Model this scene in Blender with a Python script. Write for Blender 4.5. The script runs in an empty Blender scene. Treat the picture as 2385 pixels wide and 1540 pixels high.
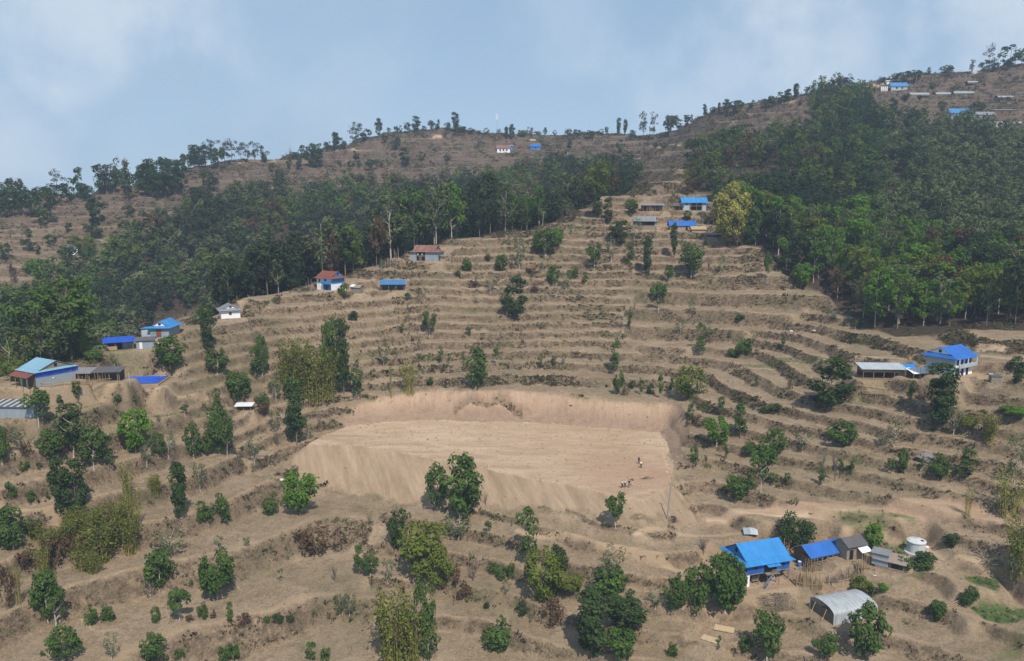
import bpy, math, random
import numpy as np
from mathutils import Vector, Matrix

# ------------------------------------------------------------------ camera, sky, sun, exposure
sc = bpy.context.scene
COL = sc.collection
FOC, CX, CY, PITCH = 788.0, 512.0, 330.5, math.radians(9.0)
CAM = np.array([0.0, 0.0, 60.0])
cam_data = bpy.data.cameras.new("camera")
cam_data.sensor_width = 36.0
cam_data.lens = 36.0 * FOC / 1024.0
cam_data.clip_start = 0.5
cam_data.clip_end = 6000.0
cam = bpy.data.objects.new("camera", cam_data)
COL.objects.link(cam)
cam.location = CAM
cam.rotation_euler = (math.radians(90) - PITCH, 0, 0)
sc.camera = cam

SUN_ELEV, SUN_AZ = math.radians(52), math.radians(162)     # azimuth clockwise from +Y: behind the camera, to the right
world = bpy.data.worlds.new("World")
sc.world = world
world.use_nodes = True
wn, wl = world.node_tree.nodes, world.node_tree.links
wn.clear()
w_out = wn.new("ShaderNodeOutputWorld")
w_bg = wn.new("ShaderNodeBackground")
w_bg.inputs["Strength"].default_value = 0.12
w_sky = wn.new("ShaderNodeTexSky")
w_sky.sky_type = 'NISHITA'
w_sky.sun_disc = False
w_sky.sun_elevation = SUN_ELEV
w_sky.sun_rotation = SUN_AZ
w_sky.altitude = 1500
w_sky.air_density = 1.0
w_sky.dust_density = 0.8
w_sky.ozone_density = 1.2
# a thin even veil of high haze, then soft drifting clouds, laid out by sky direction
w_geo = wn.new("ShaderNodeTexCoord")


def sky_noise(scale, detail, rough, loc, lo, hi, stretch=(1.0, 1.0, 1.8)):
    mp = wn.new("ShaderNodeMapping")
    mp.inputs["Scale"].default_value = stretch
    mp.inputs["Location"].default_value = loc
    n = wn.new("ShaderNodeTexNoise")
    n.inputs["Scale"].default_value = scale
    n.inputs["Detail"].default_value = detail
    n.inputs["Roughness"].default_value = rough
    n.inputs["Distortion"].default_value = 0.4
    r = wn.new("ShaderNodeMapRange")
    r.interpolation_type = 'SMOOTHSTEP'
    r.inputs["From Min"].default_value = lo
    r.inputs["From Max"].default_value = hi
    wl.new(w_geo.outputs["Generated"], mp.inputs["Vector"])
    wl.new(mp.outputs["Vector"], n.inputs["Vector"])
    wl.new(n.outputs["Fac"], r.inputs["Value"])
    return r.outputs[0]


def sky_mix(fac, a, b):
    m = wn.new("ShaderNodeMix")
    m.data_type = 'RGBA'
    for key, v in (("Factor", fac), ("A", a), ("B", b)):
        t = [s for s in m.inputs if s.name == key and s.type == ('VALUE' if key == "Factor" else 'RGBA')][0]
        if isinstance(v, bpy.types.NodeSocket):
            wl.new(v, t)
        else:
            t.default_value = v if key == "Factor" else (*v, 1)
    return [s for s in m.outputs if s.type == 'RGBA'][0]


s_col = sky_mix(0.72, w_sky.outputs["Color"], (2.75, 3.92, 5.25))
s_col = sky_mix(sky_noise(1.5, 5, 0.5, (1.7, 0.2, 0.1), 0.40, 0.64), s_col, (3.1, 4.25, 5.5))
# soft cloud banks: (direction, half-width, amount)
c_n = wn.new("ShaderNodeTexNoise")
c_n.inputs["Scale"].default_value = 9.0
c_n.inputs["Detail"].default_value = 6
c_n.inputs["Roughness"].default_value = 0.55
wl.new(w_geo.outputs["Generated"], c_n.inputs["Vector"])
for (cx, cz, half, amt) in ((-0.52, 0.235, 0.13, 0.95), (-0.66, 0.075, 0.10, 0.85), (0.66, 0.27, 0.26, 1.0), (0.26, 0.145, 0.13, 0.75), (-0.42, 0.29, 0.15, 0.5), (0.06, 0.27, 0.13, 0.35), (0.42, 0.20, 0.16, 0.6), (-0.25, 0.13, 0.14, 0.3)):
    cd_ = wn.new("ShaderNodeVectorMath")
    cd_.operation = 'DISTANCE'
    wl.new(w_geo.outputs["Generated"], cd_.inputs[0])
    cd_.inputs[1].default_value = Vector((cx, 1.0, cz)).normalized()
    ad_ = wn.new("ShaderNodeMath")
    ad_.operation = 'MULTIPLY_ADD'
    wl.new(c_n.outputs["Fac"], ad_.inputs[0])
    ad_.inputs[1].default_value = -half * 2.6
    wl.new(cd_.outputs["Value"], ad_.inputs[2])
    mr_ = wn.new("ShaderNodeMapRange")
    mr_.interpolation_type = 'SMOOTHSTEP'
    wl.new(ad_.outputs[0], mr_.inputs["Value"])
    mr_.inputs["From Min"].default_value = -half * 0.35
    mr_.inputs["From Max"].default_value = -half * 1.35
    mr_.inputs["To Max"].default_value = amt * 0.72
    s_col = sky_mix(mr_.outputs[0], s_col, (5.3, 6.0, 6.7))
wl.new(s_col, w_bg.inputs["Color"])
wl.new(w_bg.outputs["Background"], w_out.inputs["Surface"])

sun_data = bpy.data.lights.new("sun", 'SUN')
sun_data.energy = 4.6
sun_data.angle = math.radians(0.5)
sun_data.color = (1.0, 0.93, 0.83)
sun = bpy.data.objects.new("sun", sun_data)
COL.objects.link(sun)
sd = Vector((math.sin(SUN_AZ) * math.cos(SUN_ELEV), math.cos(SUN_AZ) * math.cos(SUN_ELEV), math.sin(SUN_ELEV)))
sun.rotation_euler = (-sd).to_track_quat('-Z', 'Y').to_euler()
sun.location = (40, -80, 200)

sc.view_settings.view_transform = 'Standard'
sc.view_settings.look = 'None'
sc.view_settings.exposure = 0.12
sc.view_settings.gamma = 1.0
sc.render.engine = 'CYCLES'
sc.cycles.use_denoising = True
sc.cycles.max_bounces = 5
sc.cycles.diffuse_bounces = 3
sc.cycles.glossy_bounces = 2
sc.cycles.transmission_bounces = 3
sc.cycles.transparent_max_bounces = 6
sc.cycles.volume_bounces = 0

# ------------------------------------------------------------------ pixel <-> ray helpers (photo laid out as 2385 x 1540)
PS = 1024.0 / 2385.0
cp, sp = math.cos(PITCH), math.sin(PITCH)


def az_tan(u, v):
    """photo point -> azimuth of its ray and tangent of its elevation"""
    x = (np.asarray(u, float) * PS - CX) / FOC
    y = (CY - np.asarray(v, float) * PS) / FOC
    dy = cp + y * sp
    dz = -sp + y * cp
    return np.arctan2(x, dy), dz / np.hypot(x, dy)


def to_pix(x, y, z):
    """world point -> photo point"""
    dx, dy, dz = np.asarray(x) - CAM[0], np.asarray(y) - CAM[1], np.asarray(z) - CAM[2]
    f = dy * cp - dz * sp
    up = dy * sp + dz * cp
    return (CX + FOC * dx / f) / PS, (CY - FOC * up / f) / PS


def noise2(x, y, seed):
    ix, iy = np.floor(x), np.floor(y)
    fx, fy = x - ix, y - iy
    fx = fx * fx * (3 - 2 * fx)
    fy = fy * fy * (3 - 2 * fy)

    def h(a, b):
        s = np.sin(a * 127.1 + b * 311.7 + seed * 74.7) * 43758.5453
        return s - np.floor(s)
    return ((h(ix, iy) * (1 - fx) + h(ix + 1, iy) * fx) * (1 - fy)
            + (h(ix, iy + 1) * (1 - fx) + h(ix + 1, iy + 1) * fx) * fy) * 2 - 1


def fbm(x, y, scale, octaves, seed):
    r, a, t = 0.0, 1.0, 0.0
    for k in range(octaves):
        f = 2.0 ** k / scale
        r = r + a * noise2(x * f + 17.3 * k, y * f - 9.1 * k, seed + k)
        t += a
        a *= 0.5
    return r / t


def smooth(e0, e1, x):
    t = np.clip((x - e0) / (e1 - e0), 0, 1)
    return t * t * (3 - 2 * t)


def in_poly(px, py, poly):
    inside = np.zeros(px.shape, bool)
    n = len(poly)
    for i in range(n):
        x0, y0 = poly[i]
        x1, y1 = poly[(i + 1) % n]
        c = ((y0 > py) != (y1 > py)) & (px < (x1 - x0) * (py - y0) / (y1 - y0 + 1e-12) + x0)
        inside ^= c
    return inside


def line_dist(px, py, pts, closed=False):
    d = np.full(px.shape, 1e9)
    n = len(pts)
    for i in range(n if closed else n - 1):
        x0, y0 = pts[i]
        x1, y1 = pts[(i + 1) % n]
        ex, ey = x1 - x0, y1 - y0
        t = np.clip(((px - x0) * ex + (py - y0) * ey) / (ex * ex + ey * ey + 1e-9), 0, 1)
        d = np.minimum(d, np.hypot(px - x0 - t * ex, py - y0 - t * ey))
    return d
# ------------------------------------------------------------------ terrain: what the photo shows, as (photo x, photo y, distance in metres)
SEEN = """0 880 190;150 849 195;340 784 212;437 750 222;516 738 232;567 708 236;684 674 246;818 643 255;941 602 264;1054 563 275;1191 546 288;
1304 520 300;1352 496 311;1423 459 328;1485 441 345;1570 421 375;1000 660 254;1000 740 242;1000 820 229;1000 905 205;1300 600 279;1300 660 264;
1300 740 249;1300 820 233;1300 905 206;1560 490 318;1600 540 298;1600 600 279;1600 660 264;1600 740 249;1600 820 233;1580 930 206;1640 450 350;1800 570 283;
1800 660 262;1800 740 247;1800 820 229;600 740 231;600 820 214;600 900 205;600 1000 194;800 985 203;845 937 208;300 830 200;300 900 190;300 1000 178;300 1100 168;
100 900 182;100 1000 173;100 1100 165;100 1230 158;100 1330 151;100 1440 141;100 1540 132;100 1700 118;600 1100 179;600 1230 157;600 1330 145;
600 1440 134;600 1540 125;600 1700 112;850 1165 167;1000 1182 158;1150 1190 151;1280 1200 148;1400 1212 146;1200 1330 138;1200 1440 128;1200 1540 119;1200 1700 107;1640 1220 148;1750 1190 152;1720 1100 166;
1700 1000 182;1750 900 204;1800 1330 139;1800 1440 130;1800 1540 121;1800 1700 110;2200 800 215;2200 880 190;2200 960 181;2200 1050 173;
2200 1190 158;2200 1330 147;2200 1440 137;2200 1540 128;2200 1700 115;2550 820 210;2550 880 194;2550 1050 176;2550 1190 162;2550 1330 150;
2550 1540 133;-300 900 180;-300 1100 168;-300 1330 156;-300 1540 138;
0 640 395;50 560 435;0 490 480;130 477 490;250 452 510;448 397 560;513 383 580;639 375 600;721 368 610;783 351 620;860 325 640;904 313 645;
969 306 650;1024 306 650;1133 315 660;1236 317 670;1338 317 670;1441 315 670;1543 320 640;1569 310 600;1635 273 590;1733 255 580;1817 241 580;
1890 228 590;1963 219 600;2055 193 640;2135 175 660;2190 175 670;2281 169 680;2385 153 690;2600 128 700;-300 470 480;650 420 540;450 470 480;300 530 435;
900 380 560;1100 380 560;1100 430 510;1300 380 560;1300 430 500;1450 400 480;1450 350 570;1540 345 570;1560 385 450;1750 330 490;1650 380 430;
1800 450 360;1900 560 312;2000 740 243;2000 600 290;2000 500 340;2000 400 410;2000 300 500;2200 700 258;2200 600 308;2200 500 360;2200 400 430;
2200 300 520;2200 230 600;2450 700 258;2450 600 310;2450 500 365;2450 400 435;2450 300 520;2450 220 610;2700 700 258;2700 400 435"""
# ground the photo cannot show, as (photo x, distance, height below or above the camera)
HIDDEN = """-300 215 -58;-300 280 -66;-300 360 -48;0 225 -60;0 280 -66;0 340 -52;300 250 -54;300 310 -60;300 380 -42;600 275 -45;600 330 -52;600 400 -32;900 300 -31;
900 360 -39;900 430 -18;1200 325 -18;1200 380 -23;1200 450 -4;1400 362 -2;1400 410 -3;-300 60 -88;600 60 -90;1200 60 -90;1800 60 -90;2600 60 -90;
-300 640 -30;130 660 -22;450 720 0;783 800 25;1024 840 30;1338 860 30;1569 800 45;1733 780 50;1963 800 65;2190 860 72;2600 900 90;
-300 1500 -150;300 1500 -130;1000 1500 -120;1700 1500 -100;2600 1500 -90"""
pts = []
for s in SEEN.replace("\n", "").split(";"):
    u, v, R = map(float, s.split())
    a, t = az_tan(u, v)
    pts.append((a, math.log(R), t))
for s in HIDDEN.replace("\n", "").split(";"):
    u, R, z = map(float, s.split())
    a, _ = az_tan(u, 480)
    pts.append((a, math.log(R), z / R))
pts = np.array(pts, float)
KA, KR = 1.0, 0.75


def tps(r2):
    return 0.5 * r2 * np.log(r2 + 1e-12)


_X = np.c_[pts[:, 0] * KA, pts[:, 1] * KR]
_n = len(_X)
_K = tps(((_X[:, None] - _X[None]) ** 2).sum(-1)) + np.eye(_n) * 2e-4
_P = np.c_[np.ones(_n), _X]
_w = np.linalg.solve(np.block([[_K, _P], [_P.T, np.zeros((3, 3))]]), np.r_[pts[:, 2], np.zeros(3)])

# polar grid round the camera's foot
AZ = np.radians(np.r_[np.arange(-50, -36, 0.5), np.arange(-36, 36, 0.076), np.arange(36, 50.1, 0.5)])
RR = np.r_[np.arange(55, 100, 1.0), np.arange(100, 330, 0.4), np.arange(330, 740, 0.95), np.geomspace(741, 1500, 40)]
NA, NR = len(AZ), len(RR)
ca = np.linspace(AZ[0], AZ[-1], 360)
cr = np.linspace(math.log(RR[0]), math.log(RR[-1]), 420)
_G = np.stack(np.meshgrid(ca * KA, cr * KR, indexing='ij'), -1).reshape(-1, 2)
coarse = np.empty(len(_G))
for i in range(0, len(_G), 20000):
    g = _G[i:i + 20000]
    coarse[i:i + 20000] = tps(((g[:, None] - _X[None]) ** 2).sum(-1)) @ _w[:_n] + np.c_[np.ones(len(g)), g] @ _w[_n:]
coarse = coarse.reshape(len(ca), len(cr))


def bilin(grid, fa, fr):
    i = np.clip(np.floor(fa).astype(int), 0, grid.shape[0] - 2)
    j = np.clip(np.floor(fr).astype(int), 0, grid.shape[1] - 2)
    a, b = np.clip(fa - i, 0, 1), np.clip(fr - j, 0, 1)
    return (grid[i, j] * (1 - a) * (1 - b) + grid[i + 1, j] * a * (1 - b)
            + grid[i, j + 1] * (1 - a) * b + grid[i + 1, j + 1] * a * b)


_fa = (AZ - ca[0]) / (ca[1] - ca[0])
_fr = (np.log(RR) - cr[0]) / (cr[1] - cr[0])
BASE = bilin(coarse, np.repeat(_fa[:, None], NR, 1), np.repeat(_fr[None], NA, 0)) * RR[None] + CAM[2]
GX = RR[None] * np.sin(AZ)[:, None]
GY = RR[None] * np.cos(AZ)[:, None]
GU, GV = to_pix(GX, GY, BASE)


def grid_at(grid, x, y):
    a, r = np.arctan2(x, y), np.hypot(x, y)
    return bilin(grid, np.interp(a, AZ, np.arange(NA)), np.interp(r, RR, np.arange(NR)))


def cast(u, v, grid, rmin=95.0):
    """photo point -> first ground point its ray meets on the polar height grid"""
    a, t = az_tan(u, v)
    fa = float(np.interp(a, AZ, np.arange(NA)))
    i = min(int(fa), NA - 2)
    col = grid[i] * (1 - (fa - i)) + grid[i + 1] * (fa - i) - CAM[2]
    d = col - float(t) * RR
    k = np.where((d[1:] >= 0) & (d[:-1] < 0) & (RR[1:] > rmin))[0]
    if len(k):
        j = k[0]
        R = RR[j] + (RR[j + 1] - RR[j]) * (-d[j]) / (d[j + 1] - d[j] + 1e-12)
    else:                                   # just above a skyline: the ridge under it
        m = (RR > rmin) & (RR < 900)
        R = RR[m][np.argmax((col / RR - float(t))[m])]
    x, y = R * math.sin(a), R * math.cos(a)
    return x, y, float(grid_at(grid, np.array(x), np.array(y)))


def P4(x0, y0, s, pts_):
    """points of an enlarged crop (its photo origin and scale in 4096-wide pixels) -> 2385-wide photo points"""
    k = 2385.0 / 4096.0
    return [((x0 + a * s) * k, (y0 + b * s) * k) for a, b in pts_]


Z = {1: (0, 400, .587), 2: (1300, 400, .587), 3: (2600, 100, .6273), 4: (0, 1200, .587), 5: (1300, 1200, .587),
     6: (2696, 1200, .587), 7: (0, 1745, .587), 8: (1300, 1745, .587), 9: (2696, 1745, .587), 10: (2500, 700, .3354),
     11: (3400, 1350, .2922), 12: (0, 1200, .3247), 13: (1200, 900, .2935), 14: (2400, 1750, .2597), 15: (2850, 2050, .3145),
     16: (2950, 2150, .1623), 17: (3150, 2120, .2306), 18: (3600, 2100, .3538), 19: (3400, 150, .2922), 20: (1800, 450, .2516)}


def zp(k, x, y):
    a = Z[k]
    return ((a[0] + x * a[2]) * 2385 / 4096, (a[1] + y * a[2]) * 2385 / 4096)


# ---- forest floor, seen from above the photo's tree line
CREST = [(-400, 900), (0, 880), (150, 849), (340, 775), (437, 745), (516, 730), (567, 703), (684, 670), (818, 640), (941, 598), (1054, 560), (1191, 543),
         (1304, 517), (1352, 492), (1423, 455), (1500, 430), (1570, 415)]
UPPER = [(-400, 700), (0, 700), (60, 655), (200, 605), (290, 575), (330, 525), (440, 480), (560, 470), (640, 452), (800, 452), (900, 452), (1010, 442), (1080, 418), (1150, 398),
         (1300, 392), (1420, 402), (1470, 428), (1500, 436)]
_ua = np.array([float(az_tan(u, 480)[0]) for u, v in UPPER])
_ur = []
for u, v in UPPER:
    x, y, z = cast(u, v, BASE, 300)
    _ur.append(math.hypot(x, y))
_ka = np.array([float(az_tan(u, 480)[0]) for u, v in CREST])
_kr = np.array([math.hypot(*cast(u, v + 6, BASE)[:2]) for u, v in CREST])
FR0 = np.interp(AZ, _ka, _kr)[:, None]
FR1 = np.interp(AZ, _ua, _ur)[:, None]
amax = float(az_tan(1500, 430)[0])
FL = smooth(3, 14, RR[None] - FR0) * smooth(-4, 14, FR1 - RR[None]) * (AZ[:, None] < amax)
WOOD = [(1690, 575), (1780, 585), (1830, 655), (1905, 680), (1950, 725), (2030, 765), (2105, 800), (2230, 795), (2700, 800), (2700, 330), (2385, 318), (2270, 305), (2170, 305), (2060, 300),
        (2020, 235), (1950, 215), (1895, 225), (1880, 262), (1905, 330), (1790, 338), (1700, 345), (1610, 365), (1595, 430), (1600, 452), (1660, 455), (1665, 520)]
_wd = line_dist(GU, GV, WOOD, True)
_wi = in_poly(GU, GV, WOOD) & (RR[None] > 225) & (RR[None] < 690)
FRW = np.where(_wi, smooth(0, 8, _wd), 0.0)
FOREST = np.maximum(FL, FRW)

# ---- the levelled earth field: cut into the slope behind, tipped out in front
ZF = CAM[2] - 56.0


def on_plane(u, v, z):
    a, t = az_tan(u, v)
    R = (z - CAM[2]) / float(t)
    return R * math.sin(a), R * math.cos(a)


FIELD_PIX = [(812, 992), (900, 984), (975, 978), (1060, 981), (1160, 984), (1250, 986), (1330, 990), (1420, 998), (1538, 1006), (1556, 1050),
             (1566, 1092), (1548, 1142), (1500, 1168), (1440, 1156), (1380, 1143), (1290, 1124), (1200, 1106), (1100, 1086), (1000, 1068), (920, 1052), (850, 1042), (775, 1036), (722, 1034), (762, 1012)]
FIELD = [on_plane(u, v, ZF) for u, v in FIELD_PIX]
TOE_PIX = [(684, 1104), (760, 1140), (850, 1163), (1000, 1182), (1150, 1190), (1280, 1200), (1400, 1212), (1520, 1221), (1634, 1226)]
TAN_FILL = math.tan(math.radians(36))
toe = []
for u, v in TOE_PIX:
    a, t = az_tan(u, v)
    rr = np.linspace(120, 190, 1400)
    zz = CAM[2] + rr * float(t)
    ff = ZF - TAN_FILL * line_dist(rr * math.sin(a), rr * math.cos(a), FIELD, True)
    k = int(np.argmax(zz >= ff)) if (zz - ff)[0] < 0 else int(np.argmin(np.abs(zz - ff)))
    toe.append((rr[k] * math.sin(a), rr[k] * math.cos(a), zz[k]))
toe = np.array(toe)
_ts = np.linspace(0, len(toe) - 1, 90)
toe = np.stack([np.interp(_ts, np.arange(len(toe)), toe[:, k]) for k in range(3)], -1)
_dz = toe[:, 2] - grid_at(BASE, toe[:, 0], toe[:, 1])
_box = (np.abs(GX) < 110) & (GY > 90) & (GY < 215)
_d2 = (GX[_box][:, None] - toe[:, 0]) ** 2 + (GY[_box][:, None] - toe[:, 1]) ** 2 + 0.3
_wt = 1 / _d2 ** 2
TD = np.full(GX.shape, 1e3)
TD[_box] = np.sqrt(_d2.min(1))
BASE[_box] += (_wt * _dz).sum(1) / _wt.sum(1) * np.exp(-(TD[_box] / 22) ** 2)
CUT_PIX = [(815, 955), (842, 936), (900, 922), (965, 911), (1060, 904), (1200, 907), (1290, 918), (1350, 928), (1450, 936), (1558, 940)]
def cut_rise(dd):
    return 0.62 * np.minimum(dd, 2.6) + math.tan(math.radians(56)) * np.maximum(dd - 2.6, 0)


ctop = []
for u, v in CUT_PIX:
    a, t = az_tan(u, v)
    rr = np.linspace(185, 235, 1600)
    zz = CAM[2] + rr * float(t)
    dd = line_dist(rr * math.sin(a), rr * math.cos(a), FIELD, True) * np.where(in_poly(rr * math.sin(a), rr * math.cos(a), FIELD), 0, 1)
    k = int(np.argmax((ZF + cut_rise(dd) >= zz) & (dd > 0)))
    ctop.append((rr[k] * math.sin(a), rr[k] * math.cos(a), zz[k]))
ctop = np.array(ctop)
_ts = np.linspace(0, len(ctop) - 1, 90)
ctop = np.stack([np.interp(_ts, np.arange(len(ctop)), ctop[:, k]) for k in range(3)], -1)
_dz = ctop[:, 2] - grid_at(BASE, ctop[:, 0], ctop[:, 1])
_box = (np.abs(GX) < 90) & (GY > 165) & (GY < 260)
_d2 = (GX[_box][:, None] - ctop[:, 0]) ** 2 + (GY[_box][:, None] - ctop[:, 1]) ** 2 + 0.3
_wt = 1 / _d2 ** 2
CD = np.full(GX.shape, 1e3)
CD[_box] = np.sqrt(_d2.min(1))
BASE[_box] += (_wt * _dz).sum(1) / _wt.sum(1) * np.exp(-(CD[_box] / 15) ** 2)
APRON = in_poly(GX, GY, [tuple(p[:2]) for p in toe] + FIELD[::-1][:1] + [FIELD[11], FIELD[14], FIELD[18], FIELD[22]])

# ---- terraces
ZT = np.array([-120, -62, -50, -10, 10, 60, 140.]) + CAM[2]
HT = np.array([2.5, 2.5, 2.3, 2.5, 3.3, 4.0, 4.2])
zs = np.linspace(ZT[0], ZT[-1], 2000)
phi = np.r_[0, np.cumsum(np.diff(zs) / np.interp(zs[1:], ZT, HT))]
warp = 0.62 * fbm(GX, GY, 64, 2, 3) + 0.24 * fbm(GX, GY, 22, 2, 9) + 0.13 * fbm(GX, GY, 5.5, 3, 19)
S = np.interp(BASE, zs, phi) + warp
wr = np.clip(0.37 + 0.26 * fbm(GX, GY, 15, 3, 31), 0.16, 0.66) * (0.62 + 0.38 * smooth(165, 200, RR[None]))


def terrace(s):
    k = np.floor(s)
    f = s - k
    t_ = np.clip((f - (1 - wr)) / wr, 0, 1)
    r = 0.55 * t_ + 0.45 * smooth(0, 1, t_)
    return k + 0.36 + 0.08 * np.minimum(f / (1 - wr), 1) + 0.92 * r, f


# two neighbouring steps run together here and there into one taller bank
pair = smooth(0.10, 0.16, fbm(GX, GY, 48, 2, 37)) * smooth(28, 40, np.hypot(GX - 5, GY - 150))
g1, F1 = terrace(S)
g2, F2 = terrace(S / 2 + 0.25)
step = np.interp(g1 * (1 - pair) + (g2 - 0.25) * 2 * pair - warp, phi, zs)
F = np.where(pair > 0.5, F2, F1)
RISER = smooth(-0.02, 0.08, F - (1 - wr) + 0.05 * fbm(GX, GY, 2.0, 2, 33)) * (1 - smooth(0.93, 1.0, F) * 0.7)
LIP = (1 - smooth(0.0, 0.10, F)) + smooth(0.965, 1.0, F)
LIP = np.clip(LIP, 0, 1)
HT_MIX = smooth(0, 6, TD) * (0.25 + 0.75 * smooth(0, 5, CD)) * (1 - 0.75 * FOREST) * (1 - smooth(700, 760, RR[None]))
HT0 = BASE * (1 - HT_MIX) + step * HT_MIX
RISER = RISER * (1 - FOREST)
LIP = LIP * (1 - FOREST)
rough = 0.10 * fbm(GX, GY, 2.2, 2, 41) * smooth(0, 200, 900 - RR[None]) + RISER * 0.32 * fbm(GX, GY, 2.2, 3, 47)
HT0 = HT0 + rough

# ---- cut and fill of the earth field
nx = fbm(GX, GY, 9, 3, 51) * 1.1
ny = fbm(GX, GY, 9, 3, 61) * 1.1
_box = (np.abs(GX) < 90) & (GY > 120) & (GY < 250)
FD = np.full(GX.shape, 1e3)
FD[_box] = line_dist(GX[_box] + nx[_box], GY[_box] + ny[_box], FIELD, True)
FIN = in_poly(GX + nx, GY + ny, FIELD)
FD = np.where(FIN, 0.0, FD)
runs = 0.06 * fbm(GX * 1.0, GY * 0.12, 1.6, 2, 71)
fill = ZF - TAN_FILL * np.minimum(FD, 40) + runs * smooth(0, 2, FD)
teeth = 0.10 * noise2(GX * 1.9, GY * 0.1, 81) + 0.6 * fbm(GX, GY, 8, 3, 83)
cut = ZF + cut_rise(FD) + teeth * smooth(0.6, 3, FD) - 1.2 * smooth(0, 2.5, FD) * 0
flat = ZF + 0.10 * fbm(GX, GY, 6, 3, 91) + 0.0 * GX
NAT = HT0
HT1 = np.where(FD < 60, np.minimum(np.maximum(NAT, fill), cut), NAT)
HT1 = np.where(APRON & ~FIN, fill, HT1)
HT1 = np.where(FIN, flat, HT1)
BARE = np.clip(1.0 * APRON + (np.abs(HT1 - NAT) > 0.02) * 1.0 * (FD < 40), 0, 1)
_fz = fbm(GX, GY, 3.0, 3, 141)
BARE = np.where((FD > 0) & (FD < 40), smooth(0.0, 0.55, np.abs(HT1 - NAT) + 0.28 * _fz - 0.05) * (FD < 40), BARE)
BARE = np.where(APRON, smooth(-0.2, 0.5, TD - 1.0 + _fz * 1.6), BARE)
BARE = np.where(FIN, 1.0, BARE)
CUTM = ((HT1 < NAT - 0.05) & ~FIN) * 1.0
FILLM = (((HT1 > NAT + 0.05) | APRON) & ~FIN) * 1.0
CUTM = CUTM * (1 - APRON)
RISER = RISER * (1 - BARE)
LIP = LIP * (1 - BARE)
# the slump in the middle of the cut bank: earth slid out below a cracked scarp
SL = P4(*Z[5], [(885, 730), (930, 690), (985, 652), (1050, 675), (1110, 690), (1180, 655), (1250, 690), (1290, 740), (1330, 752)])
_sl = [cast(u, v, HT1)[:2] for u, v in SL]
sx0, sy0 = np.mean([p[0] for p in _sl]), np.mean([p[1] for p in _sl])
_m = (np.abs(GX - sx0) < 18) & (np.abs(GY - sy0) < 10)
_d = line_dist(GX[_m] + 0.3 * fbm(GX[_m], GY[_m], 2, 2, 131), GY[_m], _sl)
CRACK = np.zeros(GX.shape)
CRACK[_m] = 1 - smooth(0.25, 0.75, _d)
below = np.zeros(GX.shape)
below[_m] = in_poly(GX[_m], GY[_m], _sl + [(sx0 + 11, sy0 - 9), (sx0 - 11, sy0 - 9)]) * smooth(0.1, 0.9, _d)
HT1 = HT1 - (1.5 * CRACK + 0.55 * below) * np.clip(CUTM + CRACK, 0, 1) * smooth(ZF + 0.2, ZF + 1.2, HT1)
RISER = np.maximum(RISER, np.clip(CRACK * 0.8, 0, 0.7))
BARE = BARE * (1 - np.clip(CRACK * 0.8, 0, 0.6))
# ------------------------------------------------------------------ building plots: (zoom, x, y) of the middle of the front foot, width, depth, turn against the line of sight
PLOTS = {
    'stilt': (16, 745, 1140, 8.6, 7.0, 20, 2.2), 'long_shed': (17, 700, 650, 7.9, 4.4, 26, 2.2), 'annex': (17, 1200, 510, 4.0, 3.4, 24, 2.0),
    'hut_back': (17, 1600, 610, 2.3, 1.7, -28, 1.0), 'hut_front': (17, 1770, 690, 3.6, 1.9, -28, 1.4), 'tank': (18, 228, 345, 3.2, 3.2, 0, 1.6),
    'mat_upper': (9, 335, 1330, 3.4, 1.7, -22, 0.5), 'mat_lower': (9, 240, 1405, 3.4, 1.9, -30, 0.5), 'crop_bed': (9, 2215, 1225, 9.0, 6.5, 4, 1.0), 'crop_strip': (9, 2090, 1030, 6.0, 3.0, -8, 0.6), 'tunnel': (15, 1815, 1383, 8.5, 5.8, 20, 1.4),
    'two_storey': (11, 1545, 522, 7.0, 6.2, 45, 1.6), 'right_shed': (11, 465, 570, 9.4, 4.0, -4, 1.4), 'lean': (11, 1000, 572, 4.6, 3.0, 8, 1.0), 'small_hut': (11, 2005, 625, 2.0, 1.6, -10, 0.4),
    'west_house': (12, 345, 1062, 6.0, 8.0, -42, 1.2), 'pole_shed': (12, 1160, 1010, 10.6, 3.0, 4, 1.6), 'pond': (12, 1675, 1066, 9.6, 8.4, 6, 1.4), 'metal_shed': (12, 150, 1455, 8.6, 3.6, -3, 0.6),
    'gable_house': (12, 1970, 462, 7.4, 4.4, 68, 0.6), 'tarp_shed': (12, 1470, 622, 6.2, 4.0, 20, 1.0), 'grey_hut': (12, 1790, 600, 3.8, 2.8, 14, 0.9),
    'white_house': (4, 1574, 125, 5.4, 5.0, 97, 0.8), 'red_house': (13, 330, 885, 6.2, 5.6, -38, 0.6), 'red_hut': (13, 755, 930, 3.0, 2.4, -20, 0.3),
    'blue_shed': (13, 1260, 893, 7.4, 3.6, 3, 0.4), 'hip_house': (13, 1690, 490, 10.0, 5.5, -16, 1.6),
    'up_shed': (10, 340, 432, 8.4, 4.0, 0, 1.0), 'up_blue': (10, 828, 425, 9.0, 4.6, 0, 0.6), 'up_grey': (10, 225, 652, 8.2, 4.8, -15, 1.2), 'up_low': (10, 690, 655, 9.4, 4.2, 0, 0.5),
    'thatch': (10, 880, 686, 5.0, 3.0, 0, 0.3), 'low_dark': (10, 1080, 742, 5.4, 2.4, 0, 0.2), 'tiny_shed': (10, 645, 420, 3.2, 2.4, 0, 0.2), 'shelter': (4, 1660, 755, 3.6, 2.0, 4, 0.3),
}


def yaw_of(u, v, rel):
    # rel is the turn as it looks in perspective: a level line square to the camera's axis stays level in the photo
    q, ta = math.radians(rel), math.tan(float(az_tan(u, v)[0]))
    return math.atan2(math.sin(q), math.cos(q) + ta * math.sin(q))


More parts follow.
